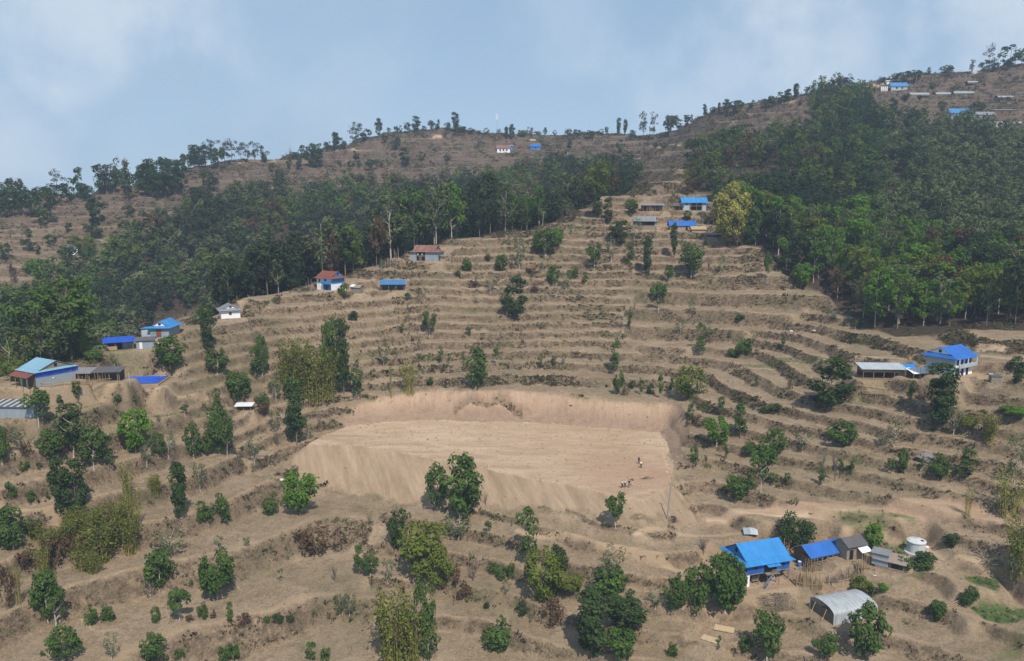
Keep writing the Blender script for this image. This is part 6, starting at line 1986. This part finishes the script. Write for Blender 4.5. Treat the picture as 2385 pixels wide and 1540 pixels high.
# ------------------------------------------------------------------ poles
POLES = [(14, 1030, 1262, 1075, 752, 0.11, 'galv', 'grey utility pole at the foot of the earth field\'s right corner', 'utility_pole', 'pole'),
         (2, 1480, 866, 1490, 755, 0.12, 'timber', 'pale leaning pole at the edge of the valley wood', 'utility_pole', 'pole'), (2, 1915, 930, 1895, 805, 0.12, 'timber', 'pale leaning pole left of the grey house on the spur', 'utility_pole', 'pole'),
         (13, 345, 1137, 325, 900, 0.09, 'timber', 'thin pole below the red-roofed balcony house', 'utility_pole', 'pole'), (3, 1692, 398, 1695, 312, 0.2, 'timber', 'tall thin pole right of the blue-grey ridge house', 'utility_pole', 'pole'),
         (20, 808, 650, 806, 430, 0.15, 'timber', 'pole in front of the red-roofed village house', 'utility_pole', 'pole'), (15, 862, 505, 865, 320, 0.06, 'bamboo', 'left bamboo pole of three behind the stilt house', 'bamboo_pole', 'pole'),
         (15, 905, 515, 907, 318, 0.07, 'bamboo', 'middle bamboo pole of three behind the stilt house', 'bamboo_pole', 'pole'), (15, 967, 525, 965, 305, 0.07, 'bamboo', 'right bamboo pole of three behind the stilt house', 'bamboo_pole', 'pole'),
         (15, 1850, 790, 1850, 590, 0.05, 'bamboo', 'left tall bamboo pole in front of the grey-roofed annex', 'bamboo_pole', 'pole'), (15, 1895, 775, 1893, 560, 0.05, 'bamboo', 'right tall bamboo pole in front of the grey-roofed annex', 'bamboo_pole', 'pole'),
         (12, 1455, 1068, 1455, 915, 0.06, 'bamboo', 'bamboo pole at the left corner of the tarpaulin pond', 'bamboo_pole', 'pole'), (12, 1607, 1050, 1593, 890, 0.07, 'pale_zinc', 'white pole in front of the tarpaulin pond', 'bamboo_pole', 'pole'),
         (12, 352, 1080, 340, 885, 0.06, 'galv', 'left pale pole in front of the pale-blue-roofed farmhouse', 'bamboo_pole', 'pole'), (12, 452, 1095, 442, 905, 0.06, 'galv', 'right pale pole at the corner of the pale-blue-roofed farmhouse', 'bamboo_pole', 'pole'),
         (10, 535, 235, 530, 75, 0.08, 'bamboo', 'left one of three tall poles above the upper spur houses', 'bamboo_pole', 'pole'), (10, 556, 236, 560, 70, 0.08, 'bamboo', 'middle one of three tall poles above the upper spur houses', 'bamboo_pole', 'pole'),
         (10, 578, 236, 575, 85, 0.08, 'bamboo', 'right one of three tall poles above the upper spur houses', 'bamboo_pole', 'pole'), (8, 880, 1165, 895, 1055, 0.05, 'bamboo', 'lone bamboo stake on the lowest terraces', 'bamboo_pole', 'pole'),
         (9, 895, 1540, 897, 1480, 0.07, 'galv', 'short grey post at the bottom edge of the photo', 'bamboo_pole', 'pole'), (20, 1873, 730, 1870, 640, 0.15, 'pale_zinc', 'pale pole at the upper edge of the valley wood', 'utility_pole', 'pole')]
for k, X, Y, X1, Y1, rad, mat, lab, nm, cat in POLES:
    o = spot(k, X, Y, nm, lab, cat, 0, 'bamboo poles' if nm == 'bamboo_pole' else 'utility poles')
    pv, ph = px_per_m(*o.location)
    kk = Z[k][2] * 2385 / 4096
    H, lean = (Y - Y1) * kk / pv, (X1 - X) * kk / ph
    MB().tube((0, 0, -0.3), (lean, 0, H), rad * 1.2, rad * 0.8, 8).build("shaft", mat, o)
    if nm == 'utility_pole':
        MB().tube((lean - 0.55, 0, H - 0.35), (lean + 0.55, 0, H - 0.35), 0.05, 0.05, 5).build("crossarm", mat, o)
        for s in (-0.45, 0.45):
            MB().tube((lean + s, 0, H - 0.3), (lean + s, 0, H - 0.12), 0.05, 0.03, 5).build("insulator", 'white', o)


# ------------------------------------------------------------------ stick fences, pergolas, heaps
def fence_along(k, pts_, h, name, label, seed, per_m=4.5, mat='timber', rails=1, cat='fence', wild=0.25, rad=0.025):
    r = np.random.default_rng(seed)
    P = [Vector(cast(*zp(k, X, Y), HT2)) for X, Y in pts_]
    o = tag(empty(name, P[0], 0), label, cat)
    m, rl = MB(), MB()
    for a, b in zip(P[:-1], P[1:]):
        n = max(2, int((b - a).length * per_m))
        for i in range(n):
            p = a.lerp(b, i / n) - P[0] + Vector((r.normal() * 0.08, r.normal() * 0.08, 0))
            gz = float(grid_at(HT2, np.array(p.x + P[0].x), np.array(p.y + P[0].y))) - P[0].z
            hh_ = 1.2 * h * r.uniform(1 - wild * 1.6, 1 + wild)
            m.tube((p.x, p.y, gz - 0.1), (p.x + r.normal() * wild * 0.4, p.y + r.normal() * wild * 0.3, gz + hh_), rad * r.uniform(1.2, 2.4), rad * 1.1, 4)
        for q in range(rails):
            z = h * (0.35 + 0.4 * q)
            rl.tube(tuple(a - P[0] + Vector((0, -0.06, z))), tuple(b - P[0] + Vector((0, -0.06, z + r.normal() * .05))), 0.06, 0.055, 5)
    m.build("stakes", mat, o)
    if rails:
        rl.build("rails", mat, o)
    return o


fence_along(17, [(140, 960), (260, 1000), (420, 1010), (600, 1020)], 2.0, 'stalk_fence', 'tall fence of dry stalks right of the stilt house yard', 21, 9, 'straw', 1, 'fence', 0.3, 0.04)
fence_along(17, [(250, 720), (420, 730), (600, 700)], 1.8, 'stalk_fence', 'fence of dry stalks close in front of the long blue-roofed shed', 22, 8, 'straw', 0, 'fence', 0.35, 0.04)
fence_along(17, [(660, 945), (800, 930), (950, 890), (1110, 820), (1180, 780)], 1.3, 'brush_fence', 'curved fence of dark twigs with a long log at its foot', 23, 7, 'brush_roof', 1, 'fence', 0.35)
fence_along(17, [(1170, 700), (1300, 720), (1430, 690)], 2.0, 'stalk_fence', 'stalk fence below the grey-roofed annex', 24, 7, 'straw', 1, 'fence', 0.3)
fence_along(11, [(165, 790), (300, 805), (440, 808), (570, 812)], 1.5, 'bamboo_pen', 'bamboo-fenced pen below the long open hay shed', 25, 3.5, 'bamboo', 2, 'fence', 0.15)
fence_along(11, [(175, 700), (360, 720), (550, 720)], 1.7, 'bamboo_screen', 'loose bamboo screen against the bank below the hay shed', 26, 1.6, 'bamboo', 1, 'fence', 0.2)
fence_along(12, [(470, 1075), (620, 1085), (760, 1060), (880, 1050), (1060, 1055), (1300, 1050)], 1.4, 'bamboo_fence', 'bamboo fence between the farmhouse and the cattle shed', 27, 2.6, 'bamboo', 2, 'fence', 0.35)
fence_along(12, [(890, 1010), (1050, 1020), (1200, 1015), (1380, 1005)], 1.9, 'bamboo_fence', 'taller bamboo fence close in front of the cattle shed', 28, 1.9, 'bamboo', 1, 'fence', 0.3)
fence_along(13, [(1390, 560), (1500, 600), (1640, 560), (1850, 530), (1960, 520)], 1.2, 'stake_fence', 'stake fence below the rusty red hip-roofed house', 29, 1.8, 'bamboo', 1, 'fence', 0.4, 0.035)
fence_along(13, [(1160, 560), (1230, 540), (1290, 490), (1360, 470)], 2.6, 'stake_fence', 'tall grey stakes left of the rusty red hip-roofed house', 30, 0.9, 'timber', 0, 'fence', 0.35, 0.08)
fence_along(13, [(2060, 590), (2200, 600), (2330, 610)], 2.4, 'stake_fence', 'tall stakes right of the rusty red hip-roofed house', 31, 1.2, 'bamboo', 0, 'fence', 0.3, 0.05)
fence_along(13, [(80, 880), (150, 870), (200, 850)], 2.4, 'stake_fence', 'stakes left of the red-roofed balcony house', 32, 1.4, 'timber', 0, 'fence', 0.3, 0.05)
fence_along(10, [(190, 430), (300, 440), (430, 430), (480, 420)], 1.6, 'stake_fence', 'stakes in front of the grey shed on the upper spur', 33, 1.1, 'bamboo', 0, 'fence', 0.3, 0.05)
fence_along(10, [(250, 490), (420, 490), (560, 470), (690, 470)], 1.5, 'brush_fence', 'brown brush fence between the upper spur houses', 34, 4, 'straw', 0, 'fence', 0.35, 0.035)
fence_along(10, [(440, 240), (470, 240), (500, 238)], 2.0, 'log_stack', 'timber poles leaning above the upper spur houses', 35, 1.2, 'timber', 0, 'timber', 0.9, 0.07)
fence_along(9, [(1850, 1190), (1920, 1150), (1990, 1120)], 0.9, 'cane_fence', 'short pale cane fence by the green crop bed', 36, 2.0, 'bamboo', 2, 'fence', 0.2)


def pergola(k, X, Y, w, d, h, rel, name, label, seed, roof='brush_roof', skirtd=0.5):
    r = np.random.default_rng(seed)
    o = spot(k, X, Y, name, label, 'pergola', rel)
    o.location = Vector(o.location) + Matrix.Rotation(o.rotation_euler[2], 3, 'Z') @ Vector((0, d / 2, 0))
    posts(o, (-w / 2, 0, w / 2), (-d / 2, d / 2), h, 0.06)
    m = MB()
    for i in range(150):
        x, y = r.uniform(-w / 2, w / 2), r.uniform(-d / 2, d / 2)
        a = r.uniform(-0.5, 0.5) + (0 if r.random() < 0.6 else 1.57)
        l = r.uniform(0.8, 2.2)
        m.tube((x - l * math.cos(a) / 2, y - l * math.sin(a) / 2, h + r.uniform(-.1, .25)), (x + l * math.cos(a) / 2, y + l * math.sin(a) / 2, h + r.uniform(-.1, .25)), 0.035, 0.02, 3)
    m.build("brush_top", roof, o)
    if skirtd:
        m = MB()
        for i in range(int(w * 9)):
            x = r.uniform(-w / 2, w / 2)
            m.tube((x, -d / 2 - 0.05, h * r.uniform(0.05, 0.4)), (x + r.normal() * .1, -d / 2, h + 0.05), 0.03, 0.02, 3)
        m.build("hanging_stalks", 'brush_roof', o)
    return o


pergola(15, 850, 1270, 5.6, 4.2, 1.7, 8, 'brush_pergola', 'brush-covered pen with drooping dry stalks below the stilt house yard', 41)
pergola(11, 2060, 850, 6.0, 4.5, 1.5, -5, 'pole_pergola', 'flat trellis of grey poles below the two-storey house', 42, 'timber', 0)


def heap(k, X, Y, w, d, h, n, name, label, mat, cat, seed, lie=True):
    r = np.random.default_rng(seed)
    o = spot(k, X, Y, name, label, cat)
    m = MB()
    for i in range(n):
        x, y = r.normal() * w / 4, r.normal() * d / 4
        z = h * r.random() * max(0.1, 1 - (2 * x / w) ** 2)
        a = r.uniform(-0.5, 0.5) + (0 if r.random() < .7 else 1.2)
        l = r.uniform(0.5, 1.0) * w * 0.4
        m.tube((x - l * math.cos(a) / 2, y - l * math.sin(a) / 2, z + r.uniform(-.05, .1)), (x + l * math.cos(a) / 2, y + l * math.sin(a) / 2, z + r.uniform(0, .3)), 0.04, 0.02, 4)
    m.build("branches", mat, o)
    return o


heap(14, 710, 640, 2.2, 1.0, 0.5, 40, 'brushwood_pile', 'small dark pile of brushwood on the earth field near the people', 'brush_roof', 'brushwood', 51)
heap(14, 1450, 600, 3.6, 0.6, 0.25, 7, 'fallen_branch', 'pale fallen branch on the terrace right of the earth field', 'timber', 'branch', 52)
heap(4, 2150, 775, 6.0, 2.0, 0.4, 26, 'felled_branches', 'felled branches lying left of the earth field\'s back corner', 'timber', 'branches', 53)
heap(9, 2180, 880, 5.0, 3.5, 1.0, 60, 'brushwood_pile', 'big grey brushwood heap right of the water tank', 'brush_roof', 'brushwood', 54)
heap(6, 160, 722, 4.0, 0.8, 0.2, 9, 'fallen_branch', 'felled pole lying on a terrace above the earth field\'s right end', 'timber', 'branch', 55)
heap(4, 2125, 715, 2.2, 1.4, 0.5, 30, 'firewood_pile', 'reddish firewood pile at the foot of the big bamboo', 'brown', 'firewood', 56)
o = spot(9, 1180, 985, 'log', 'long pale log lying below the curved twig fence', 'log', 18)
MB().tube((-2.0, 0, 0.15), (2.2, 0, 0.35), 0.11, 0.07, 8).build("trunk", 'timber', o)
for k, X, Y, ww, dd, rel, lab in (('mat_upper', 0, 0, 3.2, 1.5, -22, 'upper woven bamboo mat drying on the ground'), ('mat_lower', 0, 0, 3.2, 1.7, -30, 'lower woven bamboo mat drying on the ground')):
    o, _w, _d = plot_root(k, 'bamboo_mat', lab, 'mat', 'bamboo mats drying on the ground')
    m = MB()
    n_ = 10
    c_, s_ = math.cos(o.rotation_euler[2]), math.sin(o.rotation_euler[2])
    sm = [(x, y, float(grid_at(HT2, np.array(o.location.x + x * c_ - y * s_), np.array(o.location.y + x * s_ + y * c_))) - o.location.z) for x in np.linspace(-ww / 2, ww / 2, 7) for y in np.linspace(-dd / 2, dd / 2, 5)]
    cz = np.linalg.lstsq(np.array([(1, x, y) for x, y, _z in sm]), np.array([q_[2] for q_ in sm]), rcond=None)[0]
    cz[0] += max(q_[2] - (cz[0] + cz[1] * q_[0] + cz[2] * q_[1]) for q_ in sm) * 0.7
    for i in range(n_ + 1):
        for j in range(5):
            x, y = -ww / 2 + ww * i / n_, -dd / 2 + dd * j / 4
            gz = cz[0] + cz[1] * x + cz[2] * y
            m.v.append((x, y, gz + 0.10 + 0.02 * math.sin(i * 2.2)))
    m.f += [(i * 5 + j, (i + 1) * 5 + j, (i + 1) * 5 + j + 1, i * 5 + j + 1) for i in range(n_) for j in range(4)]
    m.build("weave", 'mat', o)
o = spot(9, 520, 668, 'metal_sheets', 'pale zinc sheets laid over a small frame above the stilt house', 'sheeting', -6)
MB().slab([(-1.3, -0.7, 0.25), (0.1, -0.7, 0.3), (0.1, 0.8, 1.0), (-1.3, 0.8, 0.95)], 0.03).build("sheet", 'zinc_wall', o)
MB().slab([(-0.1, -0.8, 0.34), (1.3, -0.8, 0.3), (1.35, 0.7, 1.0), (-0.1, 0.7, 1.05)], 0.03).build("sheet", 'pale_zinc', o)
posts(o, (-1.2, 1.2), (0.6,), 0.9, 0.05)
o = spot(17, 205, 640, 'water_drum', 'blue plastic drum at the left end of the long shed', 'drum', 0)
m = MB()
for a, b, c, e in ((0.3, 0.34, 0, 0.15), (0.34, 0.34, 0.15, 0.85), (0.34, 0.28, 0.85, 1.0), (0.28, 0.01, 1.0, 1.01)):
    ring(m, a, b, c, e, 16)
m.build("barrel", 'drum', o)
m = MB()
ring(m, 0.29, 0.29, 0.98, 1.06, 16)
ring(m, 0.29, 0.01, 1.06, 1.07, 16)
m.build("lid", 'sheet_white', o)
o = spot(17, 210, 672, 'slab_step', 'tan slab lying by the blue drum', 'slab', 20)
MB().box(-1.0, 1.0, -0.3, 0.3, 0, 0.22).build("slab", 'tan_sheet', o)
o = spot(17, 1515, 785, 'post_with_board', 'small post on a pale board in the bare yard', 'post', 0)
MB().tube((0, 0, 0), (0.02, 0, 0.9), 0.04).build("post", 'timber', o)
MB().box(-0.3, 0.3, -0.15, 0.15, 0, 0.06).build("board", 'sheet_white', o)
# boulder
o = spot(6, 1725, 1085, 'boulder', 'big grey boulder on a terrace below the two-storey house', 'boulder', 0)
q = np.random.default_rng(61)
m = MB()
n1, n2 = 14, 9
for i in range(n2 + 1):
    th = math.pi * i / n2
    for k in range(n1):
        an = 2 * math.pi * k / n1
        rr_ = 1 + 0.16 * q.normal() * math.sin(th)
        m.v.append((1.9 * rr_ * math.sin(th) * math.cos(an), 1.3 * rr_ * math.sin(th) * math.sin(an), 0.35 + 1.0 * rr_ * math.cos(th)))
m.f += [(i * n1 + k, i * n1 + (k + 1) % n1, (i + 1) * n1 + (k + 1) % n1, (i + 1) * n1 + k) for i in range(n2) for k in range(n1)]
m.build("stone", 'rock', o)
for k, X, Y, s, lab in ((6, 800, 215, 0.5, 'left pale stone on an upper right terrace'), (6, 955, 212, 0.45, 'right pale stone on an upper right terrace'), (7, 1920, 300, 0.5, 'pale stones tumbled at the embankment\'s left foot')):
    o = spot(k, X, Y, 'stone', lab, 'stone', 0)
    q = np.random.default_rng(int(X))
    m = MB()
    for i in range(7):
        th = math.pi * i / 6
        for kk in range(9):
            an = 2 * math.pi * kk / 9
            rr_ = s * (1 + 0.14 * q.normal() * math.sin(th))
            m.v.append((1.2 * rr_ * math.sin(th) * math.cos(an), rr_ * math.sin(th) * math.sin(an), 0.1 + 0.7 * rr_ * math.cos(th)))
    m.f += [(i * 9 + kk, i * 9 + (kk + 1) % 9, (i + 1) * 9 + (kk + 1) % 9, (i + 1) * 9 + kk) for i in range(6) for kk in range(9)]
    m.build("rock", plain_mat("pale_stone", (0.5, 0.46, 0.4), 0.9, 0.2, 0.2, 3), o)
# banana plants by the tarpaulin shed
for k, X, Y, lab in ((12, 1180, 700, 'left banana plant below the tarpaulin-roofed shed'), (12, 1250, 640, 'right banana plant below the tarpaulin-roofed shed')):
    o = spot(k, X, Y, 'banana_plant', lab, 'banana plant', 0, 'banana plants at the wood\'s edge')
    q = np.random.default_rng(X)
    MB().tube((0, 0, -0.1), (0.05, 0, 1.3), 0.14, 0.09, 8).build("stem", BARK, o)
    m = MB()
    for i in range(9):
        an = q.uniform(0, 6.28)
        dx, dy = math.cos(an), math.sin(an)
        L2 = q.uniform(1.3, 2.1)
        b = len(m.v)
        for t in np.linspace(0, 1, 6):
            c_ = Vector((dx * L2 * t, dy * L2 * t, 1.25 + 1.5 * t - 1.7 * t * t))
            s_ = Vector((-dy, dx, 0)) * 0.26 * math.sin(math.pi * min(t * 0.9 + 0.08, 1))
            m.v += [tuple(c_ - s_), tuple(c_ + s_)]
        m.f += [(b + 2 * j, b + 2 * j + 1, b + 2 * j + 3, b + 2 * j + 2) for j in range(5)]
    m.build("fronds", plain_mat("banana_leaf", (0.07, 0.13, 0.035), 0.6, 0.3, 0.25, 2), o)
# ------------------------------------------------------------------ the six people on the earth field
SKIN = plain_mat("skin", (0.23, 0.125, 0.08), 0.6, 0.3, 0.08, 4)
HAIR = plain_mat("black_hair", (0.012, 0.010, 0.010), 0.6, 0.3, 0.2, 8)


def skinned(name, chains, mat, parent, root=0, sub=1):
    """chains: list of [(point, radius), ...]; points shared by position are one joint"""
    idx, vs, rad, es = {}, [], [], []
    for ch in chains:
        prev = None
        for p, r_ in ch:
            key = tuple(round(c, 4) for c in p)
            if key not in idx:
                idx[key] = len(vs)
                vs.append(p)
                rad.append(r_)
            k = idx[key]
            if prev is not None and prev != k:
                es.append((prev, k))
            prev = k
    me = bpy.data.meshes.new(name)
    me.from_pydata(vs, es, [])
    me.materials.append(mat)
    o = link(name, me, parent)
    md = o.modifiers.new("skin", 'SKIN')
    md.use_smooth_shade = True
    lay = me.skin_vertices[0].data
    for i, r_ in enumerate(rad):
        rr_ = r_ if isinstance(r_, tuple) else (r_, r_)
        lay[i].radius = rr_
        lay[i].use_root = (i == root)
    if sub:
        o.modifiers.new("smooth", 'SUBSURF').render_levels = sub
    return o


def person(k, X, Y, rz, label, shirt, trousers, arms='down', stride=0.0, height=1.7):
    o = spot(k, X, Y, 'person', label, 'person', rz, 'people on the earth field')
    s = height / 1.72
    o.scale = (s, s, s)
    hip, chest, neck = (0, 0, 0.92), (0, 0.0, 1.32), (0, 0, 1.47)
    body = [[(hip, (0.14, 0.10)), ((0, 0, 1.1), (0.135, 0.095)), (chest, (0.165, 0.105)), (neck, 0.055), ((0, -0.01, 1.53), 0.06), ((0, -0.015, 1.62), (0.078, 0.095)), ((0, -0.005, 1.70), 0.065)],
            [((0, -0.015, 1.62), (0.078, 0.095)), ((0, -0.115, 1.605), 0.018)]]
    leg, arm_, cloth_arm = [], [], []
    for sd in (-1, 1):
        fy = -stride * sd
        hipj, knee, ank = (sd * 0.09, 0, 0.86), (sd * 0.11, fy * 0.45 - 0.02, 0.48), (sd * 0.12, fy, 0.08)
        body.append([(hip, (0.14, 0.10)), (hipj, 0.088), (knee, 0.058), (ank, 0.04), ((sd * 0.13, fy - 0.13, 0.035), 0.035)])
        leg.append([(hip, (0.155, 0.115)), (hipj, 0.10), (knee, 0.073), ((sd * 0.12, fy, 0.12), 0.062)])
        sh = (sd * 0.18, 0, 1.40)
        if arms == 'hips':
            el, wr_ = (sd * 0.40, 0.06, 1.14), (sd * 0.20, -0.06, 0.98)
        elif arms == 'folded':
            el, wr_ = (sd * 0.27, -0.05, 1.13), (-sd * 0.04, -0.20, 1.18 + sd * 0.03)
        else:
            el, wr_ = (sd * 0.25, 0.03 + stride * sd * 0.4, 1.12), (sd * 0.27, -0.06 + stride * sd * 0.5, 0.88)
        body.append([(chest, (0.165, 0.105)), (sh, 0.062), (el, 0.043), (wr_, 0.03)])
        cloth_arm.append([((0, 0, 1.34), (0.18, 0.12)), (sh, 0.075), (tuple(0.35 * a + 0.65 * b for a, b in zip(sh, el)), 0.064)])
        d = (Vector(wr_) - Vector(el)).normalized()
        side = d.cross(Vector((0, 1, 0)))
        side = side.normalized() if side.length > 0.1 else Vector((1, 0, 0))
        palm = Vector(wr_) + d * 0.07
        body.append([(wr_, 0.03), (tuple(palm), (0.036, 0.02))])
        for q_, ln in ((-0.028, 0.065), (-0.010, 0.078), (0.010, 0.074), (0.028, 0.058)):
            kn = palm + side * q_ + d * 0.025
            body.append([(tuple(palm), (0.036, 0.02)), (tuple(kn), 0.0095), (tuple(kn + d * ln * 0.5 + Vector((0, -0.010, 0))), 0.009), (tuple(kn + d * ln * 0.85 + Vector((0, -0.028, 0))), 0.0075)])
        th = Vector(wr_) + d * 0.03
        body.append([(wr_, 0.03), (tuple(th - side * 0.035 + Vector((0, -0.012, 0))), 0.011), (tuple(th - side * 0.05 + d * 0.045 + Vector((0, -0.022, 0))), 0.009)])
    skinned("body", body, SKIN, o)
    skinned("shirt", [[((0, 0, 0.90), (0.155, 0.115)), ((0, 0, 1.1), (0.155, 0.115)), ((0, 0, 1.34), (0.18, 0.12)), ((0, 0, 1.44), (0.085, 0.075))]] + cloth_arm, shirt, o)
    skinned("trousers", leg, trousers, o)
    skinned("hair", [[((0, 0.022, 1.64), (0.085, 0.092)), ((0, 0.012, 1.715), (0.075, 0.08))]], HAIR, o, 0, 1)
    for sd in (-1, 1):
        e = MB()
        e.box(sd * 0.032 - 0.012, sd * 0.032 + 0.012, -0.118, -0.10, 1.625, 1.637)
        e.build("eye", HAIR, o)


CL = {n: plain_mat("cloth_" + n, c, 0.9, 0.1, 0.08, 5) for n, c in {'black': (0.018, 0.016, 0.018), 'charcoal': (0.045, 0.040, 0.042), 'white': (0.72, 0.70, 0.70), 'grey': (0.48, 0.42, 0.40), 'pink': (0.62, 0.44, 0.40), 'navy': (0.030, 0.035, 0.10),
                                                                  'jeans': (0.11, 0.15, 0.24), 'red': (0.34, 0.022, 0.030), 'cream': (0.58, 0.53, 0.48)}.items()}
person(14, 598, 408, 150, 'person in dark shirt standing highest up the earth field', CL['black'], CL['charcoal'])
person(14, 632, 474, 165, 'person in white shirt walking just below the dark-shirted one', CL['white'], CL['charcoal'], 'down', 0.2)
person(14, 342, 780, 200, 'person in grey-white shirt, hand on hip, leftmost of four', CL['grey'], CL['black'], 'hips')
person(14, 386, 772, 185, 'person in pale pink shirt and black trousers, second of four', CL['pink'], CL['black'], 'folded')
person(14, 448, 773, 175, 'person in navy shirt and blue jeans, third of four', CL['navy'], CL['jeans'], 'folded')
person(14, 496, 740, 170, 'person in red shirt and pale trousers, rightmost of four', CL['red'], CL['cream'])


# ------------------------------------------------------------------ loose clods and stones on the moved earth
def rubble():
    r = np.random.default_rng(91)
    n = 2600
    area = RR[None] * np.gradient(RR)[None] * np.gradient(AZ)[:, None]
    near = (np.abs(GX) < 90) & (GY > 120) & (GY < 250)
    foot = np.exp(-((FD - 0.4) / 1.1) ** 2) * (CUTM + FIN) + 0.30 * CUTM + 0.02 * FIN + 0.05 * FILLM
    foot = foot + 0.6 * FILLM * np.exp(-(TD / 2.0) ** 2)
    P = np.cumsum((foot * area * near).ravel())
    P /= P[-1]
    idx = np.searchsorted(P, r.random(n))
    i, j = idx // NR, idx % NR
    c = np.stack([GX[i, j], GY[i, j], HT2[i, j]], -1)
    s = 0.10 + 0.28 * r.random(n) ** 3 + (r.random(n) < 0.03) * 0.3
    d = np.array([(1, 0, 0), (0, 1, 0), (-1, 0, 0), (0, -1, 0), (0, 0, .8), (0, 0, -.6)])
    v = c[:, None] + d[None] * s[:, None, None] * r.uniform(0.6, 1.3, (n, 6, 1)) + r.normal(size=(n, 6, 3)) * 0.2 * s[:, None, None]
    tri = np.array([(0, 1, 4), (1, 2, 4), (2, 3, 4), (3, 0, 4), (1, 0, 5), (2, 1, 5), (3, 2, 5), (0, 3, 5)])
    f = (np.arange(n)[:, None, None] * 6 + tri[None]).reshape(-1, 3)
    o = link("earth_clods", mesh_from("earth_clods", v.reshape(-1, 3), f, [plain_mat("clod_earth", (0.34, 0.24, 0.165), 0.95, 0.1, 0.3, 1.0)]))
    tag(o, "loose clods and stones along the foot of the cut bank and embankment", "rubble", None, "stuff")


rubble()
# ------------------------------------------------------------------ the hazy air
def build_haze(density):
    x0, x1, y0, y1 = -1300, 1300, -60, 1560
    z0 = float(HT2.min()) - 1.0
    z1 = 60 + 165.0
    v = [(x, y, z) for z in (z0, z1) for x, y in ((x0, y0), (x1, y0), (x1, y1), (x0, y1))]
    f = [(3, 2, 1, 0), (4, 5, 6, 7), (0, 1, 5, 4), (1, 2, 6, 5), (2, 3, 7, 6), (3, 0, 4, 7)]
    me = bpy.data.meshes.new("haze")
    me.from_pydata(v, [], f)
    m, N, L = new_mat("pale_air")
    o = N.new("ShaderNodeOutputMaterial")
    p = N.new("ShaderNodeVolumePrincipled")
    p.inputs["Color"].default_value = (0.66, 0.80, 1.0, 1)
    p.inputs["Density"].default_value = density
    p.inputs["Anisotropy"].default_value = 0.0
    L.new(p.outputs[0], o.inputs["Volume"])
    me.materials.append(m)
    ob = bpy.data.objects.new("haze", me)
    COL.objects.link(ob)
    ob["kind"] = "stuff"
    ob["label"] = "pale blue haze filling the valley"


build_haze(0.00023)
